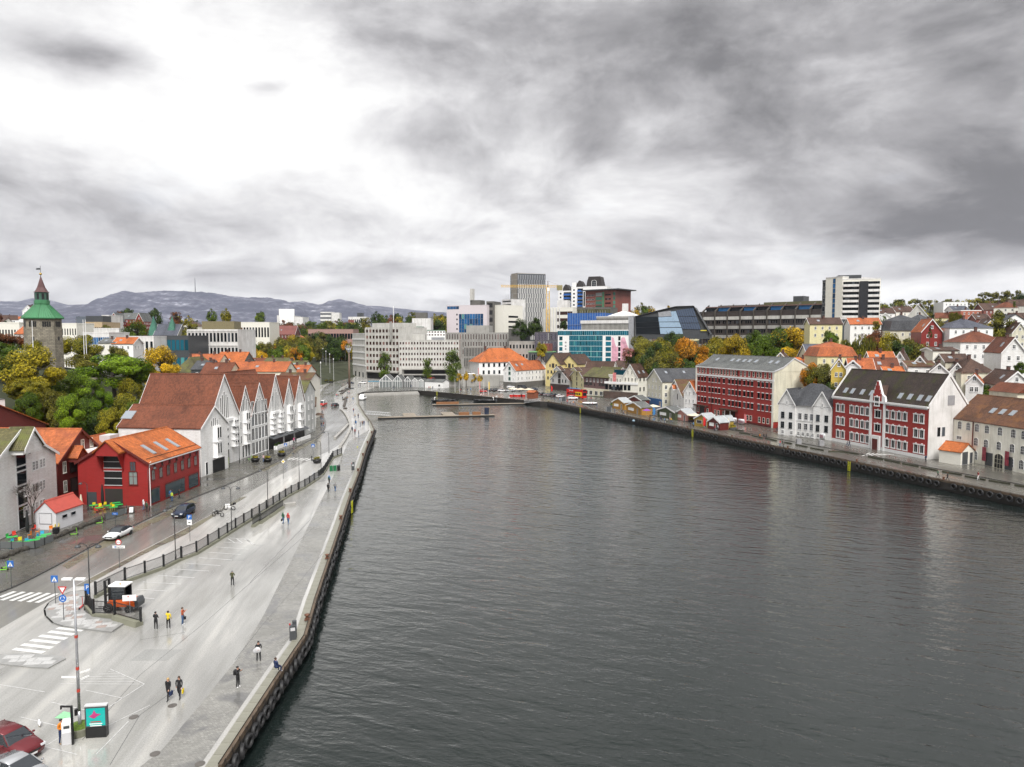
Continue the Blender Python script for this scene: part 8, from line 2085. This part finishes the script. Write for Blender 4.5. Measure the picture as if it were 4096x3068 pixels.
def table(label,px,py,a=0):
    t=thing('table',label,'table',G(px,py,.12),a,'green café tables');obj('table_top',TB_T,t);obj('pedestal',TB_L,t)
cn_=['yellow','cyan','green','red','orange']
spots=[(45,2180,1),(62,2165,3),(80,2172,0),(88,2184,0),(105,2178,1),(120,2172,1),(35,2160,2),(58,2150,3),(118,2152,4),(150,2138,4),(158,2160,1),(168,2150,1),(205,2128,4),(215,2122,0),(228,2118,0),(135,2125,3),(392,2042,3),(400,2036,0),(412,2046,4),(385,2052,3),(440,2032,0),(450,2040,0),(420,2028,0),(375,2030,0)]
for i,(x,y,c) in enumerate(spots):chair('%s café chair %s'%(cn_[c],'on the left terrace behind glass screens' if x<260 else 'on the terrace before the bright red warehouse'),x,y,CHC[c],R.uniform(0,6.2))
for i,(x,y) in enumerate([(35,2190),(65,2190),(100,2188),(140,2180),(165,2168),(185,2158),(50,2168),(375,2038),(395,2048),(425,2040),(455,2046),(475,2036),(465,2028)]):table('bright green café table '+('on the left terrace' if x<260 else 'before the bright red warehouse'),x,y,.6)
def parasol(label,px,py,h,closed,c,r=1.6,z=.12,group=None):
    t=thing('parasol',label,'parasol',G(px,py,z),0,group);m=MB();m.tube((0,0,0),(0,0,h),.035,n=6);m.build('pole',STEEL,t)
    m=MB();m.smooth=closed
    if closed:m.lathe([(.12,h*.25),(.24,h*.4),(.2,h*.7),(.08,h*.97),(.03,h)],n=10)
    else:m.lathe([(r,h*.78),(r,h*.8),(.05,h),(.04,h-.02)],n=8)
    m.build('canopy',c,t)
DKC=M('dark_canvas',(.012,.013,.013),.8);CRC=M('cream_canvas',(.62,.55,.42),.7)
parasol('closed black parasol before the white warehouse',112,2160,4.2,True,DKC);parasol('closed black parasol at the left picture edge',5,2150,4.2,True,DKC);parasol('closed black parasol before the bright red warehouse',412,2045,4.4,True,DKC)
parasol('closed cream parasol beside the red-roofed kiosk',326,2052,3.0,True,CRC)
for s_,(x,y,lb) in enumerate([(225,2138,'round black bin at the end of the left terrace')]):
    m=MB();m.lathe([(.42,0),(.45,1.0),(.4,1.02)],n=16);o=m.build('waste_bin',BLACK);o.location=G(x,y,.12);tag(o,lb,'bin')
t=thing('sandwich_board','white sandwich board on the pavement before the bright red warehouse','sign',G(527,2052,.12),.2);m=MB();m.prism([(-.3,0),(.3,0),(0,1.1)],-.35,.35,'x');m.build('frame',BLACK,t);m=MB();m.X=Matrix.Translation((0,-.17,.55))@Matrix.Rotation(-.26,4,'X');m.box(-.28,.28,-.03,0,-.4,.42);m.build('poster',WHITE,t)
# bare tree before the white warehouse
def bare(label,px,py,top):
    p=G(px,py,.12);h=Z(p,top);t=thing('tree',label,'tree',p);rr=random.Random(4);m=MB()
    def br(a,d,l,r,k):
        b=a+d*l;m.tube(a,b,r,r*.65,n=5,cap=False)
        if k:
            for i in range(3 if k>2 else 4):
                dd=(d+Vector((rr.uniform(-1,1),rr.uniform(-1,1),rr.uniform(-.2,.7)))*.75).normalized();br(a+d*l*rr.uniform(.55,1),dd,l*rr.uniform(.55,.8),r*.55,k-1)
    tr=MB();tr.tube((0,0,0),(0,0,h*.42),.13,.1,n=8);tr.build('trunk',BARK,t)
    for i in range(5):
        a=i*1.26;br(Vector((0,0,h*.4)),Vector((math.cos(a)*.4,math.sin(a)*.4,1)).normalized(),h*.22,.06,4)
    m.build('branches',BARK,t)
bare('leafless tree standing in front of the white warehouse',132,2125,1905)
m=MB();rr=random.Random(3)
for i in range(60):
    q=G(10,2235,.12).lerp(G(415,2075,.12),i/60)
    if 22<i<34 or 1:m.X=Matrix.Translation(q+Vector((rr.uniform(-.25,.25),rr.uniform(-.25,.25),0)));m.ball((0,0,.2),(.4,.35,rr.uniform(.25,.45)),7,5)
o=m.build('hedge_stones',M('dark_rubble',(.045,.04,.032),.8,'plain',var=.4,sc=2));tag(o,'low rubble wall with dark planting in front of the terraces and kiosk','wall',None,'stuff')
# planters before the hotel
for x,y,lb in ((1021,1847,'leftmost, before the hotel entrance'),(1070,1847,'second from the left, before the hotel'),(1127,1825,'at the zebra crossing before the hotel'),(1268,1851,'across the road beside the railing')):
    t=thing('planter','round black planter with grasses, '+lb,'planter',G(x,y,.1),0,'round black planters');m=MB();m.smooth=True;m.lathe([(.75,0),(.95,.5),(.98,.75),(.9,.76)],n=18);m.build('pot',BLACK,t)
    o=obj('plants',CM['far'][0],t,(0,0,1.05),R.uniform(0,6),[LEAF['yg']]);o.scale=(.85,.85,.5)
for x,y,lb in ((1105,1798,'left'),(1116,1792,'right')):
    t=thing('planter','white square tub with round box bush before the hotel restaurant, '+lb,'planter',G(x,y,.12));m=MB();m.prism([(-.4,0),(.4,0),(.5,.9),(-.5,.9)],-.45,.45,'x');m.build('pot',WHITE,t);o=obj('bush',CM['far'][1],t,(0,0,1.2),0,[LEAF['dark']]);o.scale=(.5,.5,.5)
for x,y,lb in ((1132,1815,'beside the zebra crossing on the hotel side'),(1247,1843,'beside the zebra crossing on the promenade side')):
    m=MB();m.tube((0,0,0),(0,0,1.1),.12,n=10);o=m.build('bollard',BLACK);o.location=G(x,y,.1);tag(o,'black round bollard '+lb,'bollard')
# ==== harbour head, boats, stalls ================================================
def tb_(name,label,cat,px,py,ang=0,z=0,group=None):return thing(name,label,cat,G(px,py,z),ang,group)
# wooden column sculpture with steel petals
p=G(1398,1555);zt=Z(p,1385);t=thing('sculpture','tall wooden column sculpture topped by a steel five-petalled flower','sculpture',p)
m=MB();m.smooth=True;m.tube((0,0,0),(0,0,zt*.86),.62,.36,12);m.build('column',M('weathered_wood',(.15,.10,.07),.7,'plain',sc=2),t)
for i in range(6):
    a=i*pi/3;m=MB();m.smooth=True;c,s=math.cos(a),math.sin(a);k=1 if i else .1
    m.path([(0,0,zt*.84),(c*.7*k,s*.7*k,zt*.89),(c*1.5*k,s*1.5*k,zt*.95),(c*2.2*k,s*2.2*k,zt if i%2 else zt*1.03)],[.2,.36,.26,.04],6);m.build('petal',STEEL,t)
m=MB();m.tube((0,0,0),(0,0,.5),2.4,n=14);m.build('base_ring',DGREY,t)
# seats in steps by the promenade
for i,(a,b) in enumerate([((1358,1568),(1400,1557)),((1363,1578),(1384,1562)),((1375,1601),(1388,1590)),((1376,1628),(1384,1600)),((1374,1636),(1388,1636))]):
    A,B=G(*a),G(*b);d=B-A;m=MB();m.box(0,d.length,-.5,.5,0,.55);o=m.build('bench',M('dark_timber',(.06,.05,.04),.6));o.location=A;o.rotation_euler.z=math.atan2(d.y,d.x);tag(o,'dark timber bench block near the tall sculpture, number %s from it'%['one','two','three','four','five'][i],'bench')
# glazed gable kiosks
GGL=M('kiosk_glass',(.18,.20,.20),.08,'glass')
xs=[(375,545),(545,672),(685,785),(785,870),(870,945)]
for i,(x0,x1) in enumerate(xs):
    A,B=G(1400+x0/3.16,1549),G(1400+(x1-12)/3.16,1549.5);pk=[315,322,337,357,368][i]
    h=H('glass_pavilion','white steel and glass gabled pavilion, %s in the row of five on the square'%['largest, first','second','middle','fourth','smallest, last'][i],'pavilion',A,B,7,Z(A,1400/1+400*0+127.5+0) if 0 else 3.6,Z((A+B)/2,1400+pk/3.16),'front',GGL,GREYR,over=.2,trim=WHITE)
    for k in range(5):
        x=h.L*k/4;zz_=3.6+(h.r-3.6)*(1-abs(k-2)/2);m=MB();m.box(x-.09,x+.09,-.16,-.001,0,max(3.5,zz_-.2));m.build('mullion',WHITE,h.o)
    m=MB();m.box(0,h.L,-.16,-.001,3.3,3.6);m.build('transom',WHITE,h.o)
h=H('pavilion','low white flat pavilion at the right end of the glass gables','pavilion',G(1699,1550),G(1772,1553),6,3.3,4.4,'side',WHITE,GREYR,over=.2);h.win('front',h.L*.8,.8,1.4,1.2,'w1')
t=tb_('shelter','blue-edged bus shelter roof on white posts left of the glass gables','shelter',1473,1549,.02)
m=MB();m.box(0,9,-.2,4,3.0,3.3);m.build('roof',M('shelter_blue',(.05,.2,.3),.4),t)
for x in (.2,3,6,8.8):
    m=MB();m.box(x-.06,x+.06,0,.12,0,3);m.build('post',WHITE,t)
# steps down to the water and the coping at the harbour head
A=G(1450,1570);B=G(1669,1562);d=B-A
for i in range(3):
    m=MB();m.box(.5,d.length,-1.1*(i+1),-1.1*i,-4,-.45*(i+1)+.12);o=m.build('stone_steps',CONC);o.location=A;o.rotation_euler.z=math.atan2(d.y,d.x);tag(o,None,None,None,'structure')
# pontoons
DK=M('deck_timber',(.26,.22,.17),.6,'concrete');BRN=M('box_timber',(.22,.10,.04),.6)
def pontoon(label,a,b,w,fingers=()):
    A,B=G(*a,WZ+.5),G(*b,WZ+.5);d=B-A;t=thing('pontoon',label,'pontoon',A,math.atan2(d.y,d.x));m=MB();m.box(0,d.length,-w/2,w/2,-.1,0.02);m.build('deck',DK,t);m=MB();m.box(.1,d.length-.1,-w/2+.1,w/2-.1,-.75,-.1);m.build('float',BLACK,t);return t,d.length
t,L=pontoon('long low wooden pontoon across the harbour with two side decks',(1511,1669),(1977,1658),3)
for f in (.22,.56):
    m=MB();m.box(L*f,L*f+4.6,1.6,12,-.08,.02);m.build('side_deck',DK,t)
for x0,x1 in ((.69,.78),(.81,.88)):
    m=MB();m.box(L*x0,L*x1,.2,1.3,.03,1.1);o=m.build('wooden_locker',BRN);o.location=t.location;o.rotation_euler=t.rotation_euler;tag(o,'brown wooden locker on the long pontoon, '+('left of two' if x0<.75 else 'right of two'),'box')
m=MB();m.box(L*.915,L*.955,.4,.5,.03,2.6);o=m.build('dark_sign_board',PNB);o.location=t.location;o.rotation_euler=t.rotation_euler;tag(o,'dark sign board at the end of the long pontoon','sign')
t2,L2=pontoon('second wooden pontoon with boats moored behind it',(1729,1618),(2130,1612),2.6);m=MB();m.box(L2*.04,L2*.26,.1,1.1,.03,1.0);o=m.build('wooden_locker',BRN);o.location=t2.location;o.rotation_euler=t2.rotation_euler;tag(o,'long brown locker on the second pontoon','box')
pontoon('short pontoon near the stone steps at the harbour head',(1594,1577),(1722,1566),2.4)
def gangway(label,a,b,za,zb):
    A,B=G(*a,za),G(*b,zb);d=(B-A);t=thing('gangway',label,'gangway',A,math.atan2(d.y,d.x));n=10;L=d.length;m=MB()
    for y in (-.7,.7):
        m.tube((0,y,.05),(L,y,.05+zb-za),.06,n=5);m.tube((0,y,1.1),(L,y,1.1+zb-za),.06,n=5)
        for i in range(n):m.tube((L*i/n,y,.05+(zb-za)*i/n),(L*(i+.5)/n,y,1.1+(zb-za)*(i+.5)/n),.04,n=4);m.tube((L*(i+.5)/n,y,1.1+(zb-za)*(i+.5)/n),(L*(i+1)/n,y,.05+(zb-za)*(i+1)/n),.04,n=4)
    m.build('truss',M('aluminium',(.6,.61,.62),.4,'plain',metal=.3),t);m=MB();m.prism([(0,0),(L,zb-za),(L,zb-za+.06),(0,.06)],-.7,.7,'y');m.build('deck',LGREY,t)
gangway('silver truss gangway from the promenade to the long pontoon',(1462,1656),(1560,1663),.1,-1.2)
gangway('silver gangway from the quay corner to the second pontoon',(2160,1604),(2100,1612),.1,-1.2)
# white motor boat
def boat(label,px,py,ang,L,W,hull,top,rib=False):
    t=thing('boat',label,'boat',G(px,py,WZ),ang);n=9;rows=[]
    m=MB();m.smooth=True;vs=[];fs=[]
    for i in range(n+1):
        f=i/n;x=-L/2+L*f;w=W/2*(1-max(0,(f-.55)/.45)**2.2);k=.25*max(0,f-.6)
        for a,b in ((-1,.85+k),(-.8,.1+k*.5),(0,-.25+k),(.8,.1+k*.5),(1,.85+k)):vs.append((x,a*max(w,.03),b))
    for i in range(n):
        for j in range(4):fs.append((i*5+j,(i+1)*5+j,(i+1)*5+j+1,i*5+j+1))
        fs.append((i*5+4,(i+1)*5+4,(i+1)*5,i*5))
    fs.append((0,1,2,3,4));m.mesh(vs,fs);m.build('hull',hull,t)
    if rib:
        m=MB();m.smooth=True
        for s in (-1,1):m.path([(-L/2-.2,s*W*.47,.75),(L*.12,s*W*.5,.8),(L*.36,s*W*.3,.95),(L/2,0,1.15)],.27,8)
        m.build('tube',BLACK,t)
        for i in range(6):
            m=MB();m.box(-L*.35+i*.9,-L*.35+i*.9+.5,-.55,.55,.7,1.3);m.build('seat',DGREY,t)
        m=MB();m.box(-L*.42,-L*.36,-.8,.8,2.1,2.2);m.box(-L*.42,-L*.4,-.8,-.74,.7,2.1);m.box(-L*.42,-L*.4,.74,.8,.7,2.1);m.build('arch',WHITE,t);m=MB();m.box(-L/2-.7,-L/2-.1,-.5,.5,.3,1.4);m.build('engine',DGREY,t)
    else:
        m=MB();m.prism([(-L*.3,.9),(L*.25,.95),(L*.1,1.9),(-L*.28,2.0)],-W*.36,W*.36,'y');m.build('cabin',top,t);m=MB();m.prism([(-L*.2,1.2),(L*.17,1.25),(L*.08,1.75),(-L*.2,1.8)],-W*.37,W*.37,'y');m.build('cabin_window',CGL,t);m=MB();m.box(-L*.2,L*.02,-W*.28,W*.28,2.0,2.5);m.build('flybridge',top,t)
boat('white cabin motor boat moored at the left quay bend',1451,1597,pi/2*.98,9.5,3.3,WHITE,WHITE)
for a in [('dark open boat with white arch moored behind the second pontoon, left',1778,1608,0,11),('grey rubber boat with seats behind the second pontoon, middle',1938,1608,pi,10),('black rubber tour boat with white wheelhouse rails before the food stalls',2030,1603,0,13),('second black rubber tour boat with orange life ring, nearest the gangway',2075,1608,0,11)]:
    boat(a[0],a[1],a[2],a[3],a[4],2.9,DGREY,WHITE,True)
# flagpoles
for i,(x,y,top) in enumerate([(1820,1567,1516),(1837,1568,1517),(1856,1568,1518),(1917,1573,1523),(1935,1575,1524),(1954,1576,1525),(1859,1545,1470),(1887,1545,1470),(1912,1545,1470),(1939,1545,1477)]):
    p=G(x,y);z=Z(p,top);t=thing('flagpole','white flagpole without flag, number %d from the left on the square'%(i+1),'flagpole',p,0,'flagpoles on the square');m=MB();m.tube((0,0,0),(0,0,z),.08,.05,6);m.build('pole',WHITE,t)
    if i in(3,5,8):m=MB();m.box(.06,.5,-.02,.02,z-4,z-.3);m.build('pennant',MT['paint_bus_yellow'] if i==5 else M('faded_red_cloth',(.5,.15,.15),.7),t)
for i,(x,top,yb,d) in enumerate([(131,1282,1360,185),(337,1278,1412,205),(346,1278,1410,205)]):
    q=P(x,yb,d);z0=TZ(q.x,q.y)-.5;m=MB();m.tube((0,0,0),(0,0,Z(q,top)-z0),.11,.07,8);o=m.build('flagpole',WHITE);o.location=(q.x,q.y,z0);tag(o,['white flagpole directly in front of the stone tower','left of the twin white flagpoles right of the stone tower','right of the twin white flagpoles right of the stone tower'][i],'flagpole')
for i,(x,yb,top) in enumerate([(1280,1480,1388),(1293,1490,1398),(1305,1498,1408),(1320,1510,1420),(1335,1525,1440),(1284,1555,1455),(1053,1475,1382),(1378,1450,1385)]):
    p=G(x,yb);z=Z(p,top);t=thing('lamp_mast','slim grey plaza light mast, number %d along the street'%(i+1),'lamp mast',p,0,'slim plaza light masts');m=MB();m.tube((0,0,0),(0,0,z),.14,.08,6);m.build('pole',LGREY,t);m=MB();m.lathe([(.12,z),(.3,z+.3),(.3,z+.9),(.05,z+1.1)],n=8);m.build('lamp_head',WHITE,t)
m=MB();q=P(781,1163,5950);m.tube((0,0,-30),(0,0,Z(q,1110)-q.z),4,1.5,5);o=m.build('radio_mast',DGREY);o.location=q;tag(o,'thin radio mast on the mountain ridge','mast')
# market huts on the right quay: x0,x1 (front), base y0,y1, eave, ridge
def hut(label,a,b,D,e,r,wc,rc,shut,door=None):
    A,B=G(*a),G(*b);h=H('market_hut',label,'market hut',A,B,D,e,r,'front',wc,rc,over=.25,trim=WHITE);h.win('front',h.L*.32,1.0,h.L*.36,1.0,'thin',WHITE,shut);h.win('front',h.L*.74,.05,.75,2.0,'thin',WHITE,door or OAKW);h.win('left',D*.5,1.0,1.0,.9,'w2');return h
GAL=M('zinc_roof',(.35,.37,.38),.4,'plain')
OCH=M('ochre_boards',(.42,.22,.04),.6,'clap');PNK=M('pink_boards',(.52,.24,.20),.6,'clap');DGR=M('dark_green_boards',(.06,.08,.035),.6,'clap')
for a in [('ochre market hut with pale zinc roof, first in the row',(2450,1633),(2498,1640),3.4,2.7,4.2,OCH,GAL,WHITE),('ochre market hut with grey slate roof and open door, second in the row',(2505,1648),(2566,1661),4.2,2.6,4.1,OCH,GREYR,WHITE),('dark-red gabled hut with grey roof behind the second hut',(2512,1622),(2566,1630),3.8,2.8,4.2,DREDC,GREYR,OAKW),
 ('dark green gabled hut with grey roof and white window',(2630,1668),(2700,1681),4.0,2.6,4.0,DGR,GREYR,WHITE),('small pink market hut with pale roof',(2697,1678),(2753,1688),3.2,2.3,3.8,PNK,GAL,WHITE),('yellow and dark green hut with zinc roof and red banner',(2778,1703),(2838,1712),3.8,2.4,4.0,M('mustard_boards',(.40,.27,.05),.6,'clap'),GAL,OAKW),('dark red hut with pale door and zinc roof',(2831,1714),(2880,1722),3.4,2.3,3.8,DREDC,GAL,WHITE),('narrow yellow hut at the end of the row with yellow banner',(2876,1712),(2898,1716),3.4,2.4,3.7,MT['mustard_boards'],GAL,OAKW)]:hut(*a)
h=H('market_hut','small rust-red roofed ticket hut beside the food stalls','market hut',G(2108,1592),G(2136,1594),3,2.6,3.2,'side',M('rust_boards',(.25,.08,.04),.6,'clap'),OTILE2,over=.3)
for a in [('cream food stall parasol, left of three',2052,1577,3.3),('cream food stall parasol, middle of three',2083,1579,3.3),('cream food stall parasol, right of three',2115,1580,3.3),('wide cream parasol between the huts, left',2580,1652,3.4),('wide cream parasol between the huts, right',2612,1655,3.4),('cream parasol over the plants before the long red warehouse',2778,1690,3.0)]:
    parasol(a[0],a[1],a[2],a[3],False,CRC,2.6,0,'cream parasols on the right quay')
parasol('purple parasol beside the ochre hut',2586,1668,2.9,False,M('purple_canvas',(.22,.06,.35),.7),1.5,0);parasol('closed white parasol before the long red warehouse',2914,1718,3.6,True,CRC,z=0)
for i,x in enumerate((2047,2062,2080,2092)):
    t=thing('food_counter','red-fronted food counter under the cream parasols, number %d'%(i+1),'stall',G(x,1587),0,'red food counters');m=MB();m.box(-1,1,-.4,.4,0,1.1);m.build('counter',PRD,t);m=MB();m.box(-1.05,1.05,-.5,.45,1.101,1.18);m.build('counter_top',WHITE,t)
for x,y,c,lb in ((2204,1570,'bus_red','red upright banner left of the bus'),(2612,1667,'bus_blue','blue upright banner among the huts'),(2812,1711,'bus_red','red and orange upright banner before the yellow hut'),(2887,1708,'bus_yellow','yellow upright banner at the last hut'),(2976,1699,'faded_red_cloth','striped upright banner by the warehouse door')):
    m=MB();m.tube((0,0,0),(0,0,3.4),.03,n=5);m.k=1;m.prism([(.03,.6),(.75,.6),(.8,2.6),(.4,3.3),(.03,3.4)],-.02,.02,'y');o=m.build('banner_flag',[STEEL,MT.get('paint_'+c) or MT.get(c)]);o.location=G(x,y);tag(o,lb,'banner')
t=tb_('stage','round white low stage platform on the quay','stage',2359,1616);m=MB();m.lathe([(3.1,0),(3.2,.35),(3.2,.5)],n=28);m.build('rim',BLACK,t);m=MB();m.lathe([(3.15,.501),(3.15,.54)],n=28);m.build('platform',WHITE,t)
for x,y,lb in ((2435,1650,'dark notice board on the quay before the first hut'),(2255,1608,'dark notice board by the quay crowd')):
    t=tb_('notice_board',lb,'sign',x,y);m=MB();m.box(-.9,.9,-.05,.05,.3,2.2);m.build('board',DGREY,t)
    for s in (-.9,.9):m=MB();m.box(s-.05,s+.05,-.06,.06,0,2.3);m.build('post',STEEL,t)
# rows of racks under plastic covers
CLR=M('clear_plastic',(.62,.64,.66),.12,'plain',var=.35,sc=1.5)
for i,(x,y,w) in enumerate([(3140,1728,2.6),(3160,1730,2.6),(3215,1744,2.6),(3237,1748,2.6),(3258,1752,2.6),(3285,1757,2.6),(2895,1688,2),(2935,1692,2),(2965,1698,2)]):
    t=thing('clothes_rack','clothes rack under clear plastic before the '+('white twin-gabled house, rack %d'%(i+1) if i<6 else 'long red warehouse, rack %d'%(i-5)),'clothes rack',G(x,y),R.uniform(-1.3,-1.1),'covered clothes racks');m=MB();m.smooth=True;m.prism([(-.5,.2),(.5,.2),(.45,1.5),(.2,1.75),(-.2,1.75),(-.45,1.5)],-w/2,w/2,'x');m.build('plastic_cover',CLR,t);m=MB()
    for k in range(6):m.box(-w/2+.2+k*.4,-w/2+.45+k*.4,-.52,-.5,.5,1.4)
    m.build('hanging_garments',M('mixed_garments',(.35,.15,.18),.7,'plain',var=.6,sc=3),t)
# Norwegian flags on the white house and warehouse
for i,(x,y,z) in enumerate([(3147,1722,3.0),(3176,1725,3.0),(3193,1728,3.0),(3214,1731,3.0),(3230,1733,3.0),(3270,1739,3.0),(3912,1849,3.4),(4060,1880,3.4),(1107,1775,4.2),(1132,1767,4.2),(1172,1755,4.2)]):
    red=(x<1200);lb=('small red flag on the hotel front, number %d'%(i-7)) if red else ('Norwegian flag on a slanting pole, number %d from the left'%(i+1))
    t=thing('flag',lb,'flag',G(x,y),-1.15 if not red else 1.5,'flags on the waterfront fronts');m=MB();m.tube((0,0,z-.5),(0,-1.0,z+.9),.025,n=4);m.build('pole',WHITE,t)
    X=Matrix.Translation((0,-.55,z+.3))@Matrix.Rotation(.25,4,'Y');m=MB(X);m.box(-.02,.02,-.45,.45,-.7,0);m.build('cloth',SR,t)
    if not red:
        m=MB(X);m.box(-.028,.028,-.45,.45,-.43,-.27);m.box(-.028,.028,.1,.24,-.7,0);m.build('white_cross',WHITE,t);m=MB(X);m.box(-.034,.034,-.45,.45,-.385,-.315);m.box(-.034,.034,.14,.2,-.7,0);m.build('blue_cross',SB,t)
# timber logs along the quay street
LOGS=[((1055,1130),(1180,1150)),((1205,1162),(1330,1192)),((1370,1195),(1495,1225)),((1560,1237),(1670,1260)),((1720,1272),(1855,1298)),((1895,1310),(2045,1338)),((1010,1095),(1105,1108))]
L7=[((150,1085),(290,1088)),((295,1090),(435,1112)),((528,1136),(668,1162)),((683,1165),(830,1195)),((850,1200),(1003,1228)),((1032,1237),(1180,1266)),((1230,1277),(1410,1308)),((1445,1320),(1635,1356)),((1670,1362),(1870,1395)),((1915,1405),(2060,1430))]
LL=[((2600+a[0]/2.949,1350+a[1]/2.949),(2600+b[0]/2.949,1350+b[1]/2.949)) for a,b in LOGS]+[((3250+a[0]/s7,1350+a[1]/s7),(3250+b[0]/s7,1350+b[1]/s7)) for a,b in L7]
for i,(a,b) in enumerate(sorted(LL)):
    A,B=G(*a),G(*b);d=B-A;m=MB();m.box(0,d.length,-.16,.16,0,.34);o=m.build('timber_beam',M('log_timber',(.05,.05,.03),.7,'plain',var=.4,sc=2));o.location=A;o.rotation_euler.z=math.atan2(d.y,d.x);tag(o,'mossy timber parking beam lying along the right quay street, number %d from the left'%(i+1),'beam','timber beams along the quay street')
q=MB();kerb(q,[p+Vector((9.2,3.6,0)) for p in EDGE_R[2:]],.25,.14,-.004);struct('street_kerb',q,MT['dark_kerb'])
for x,y,lb in ((2932,1718,'plant bed with yellow-green shrub on the quay, right'),(2905,1712,'plant bed with yellow-green shrub on the quay, left'),(2765,1688,'green shrub tub beside the pink hut'),(2450,1628,'green bush left of the first ochre hut')):
    t=tb_('planter',lb,'planter',x,y);m=MB();m.box(-1,1,-.7,.7,0,.5);m.build('bed',DGREY,t);o=obj('bush',CM['far'][0],t,(0,0,1.0),0,[LEAF['bright' if 'bush' in lb else 'yg']]);o.scale=(1.1,.9,.75)
for i,(x,y) in enumerate([(3285/1,1782),(3195,1775)]):
    m=MB();m.box(-.6,.6,-.4,.4,0,1.3);o=m.build('power_cabinet',GREY);o.location=G(x if i==0 else 3195,y);tag(o,'grey quay cabinet with white lettering, '+('right' if i==0 else 'left')+' of two on the right quay','cabinet')
YL=M('ladder_yellow',(.6,.6,.02),.4,'plain',var=0)
for i,(x,y) in enumerate([(2327,1634),(2777,1722),(3405,1851),(1748,1567),(1420,1790),(1393,2010)]):
    p=G(x,y);t=thing('ladder','yellow ladder down the quay wall, '+['below the bus','below the row of huts','below the red three-storey building','at the harbour head','on the far promenade edge','on the near promenade edge'][i],'ladder',p,-1.15 if i<3 else (0 if i==3 else 1.4));m=MB()
    for s in (-.25,.25):m.box(s-.04,s+.04,-.7,-.62,-1.8,.35)
    for k in range(6):m.box(-.25,.25,-.69,-.64,-1.7+k*.35,-1.64+k*.35)
    m.build('rungs',YL,t)
t=tb_('buoy','pair of pale blue fenders floating at the quay wall','buoy',2540,1683,z=-.9);m=MB();m.smooth=True;m.ball((-.5,0,0),(.5,.4,.4),10,7);m.ball((.5,0,0),(.5,.4,.4),10,7);m.build('float',M('buoy_blue',(.3,.42,.5),.4),t)
# plaza planters and carts
for i,(x,y) in enumerate([(1305,1531),(1324,1531),(1300,1487),(1315,1492),(1231,1457),(1372,1457),(1383,1460)]):
    t=tb_('planter','dark plaza planter, number %d across the distant square'%(i+1),'planter',x,y,group='dark plaza planters');m=MB();m.lathe([(1.1,0),(1.3,.9)],n=12);m.build('pot',BLACK,t);o=obj('plants',CM['far'][1],t,(0,0,1.5),0,[LEAF['olive']]);o.scale=(1.2,1.2,.8)
for i,(x,y) in enumerate([(1262,1470),(1270,1470)]):
    t=tb_('market_cart','red market cart on the distant square, '+('left' if i==0 else 'right'),'cart',x,y);m=MB();m.box(-1.2,1.2,-.8,.8,.5,1.5);m.build('cart_body',PRD,t);m=MB();m.prism([(-1.2,2.6),(1.2,2.6),(0,3.3)],-1.5,1.5,'x');m.build('cart_roof',PRD,t)
    for s in (-1.1,1.1):m=MB();m.box(s-.04,s+.04,-.7,-.6,1.5,2.6);m.build('cart_post',WHITE,t)
# a shop row terrace by the road
parasol('folded brown parasol before the shop row',1276,1690,3.2,False,M('brown_canvas',(.10,.06,.04),.7),1.8,.12)
# low terrace wall, steps and lawn under the tower
m=MB();m.box(-9,9,-.4,.4,-3,.9);o=m.build('tower_terrace_wall',MT['tower_stone']);q=P(180,1440,180);o.location=(q.x+4,q.y,TZ(q.x,q.y)-.6);tag(o,'low stone terrace wall at the foot of the stone tower','wall')
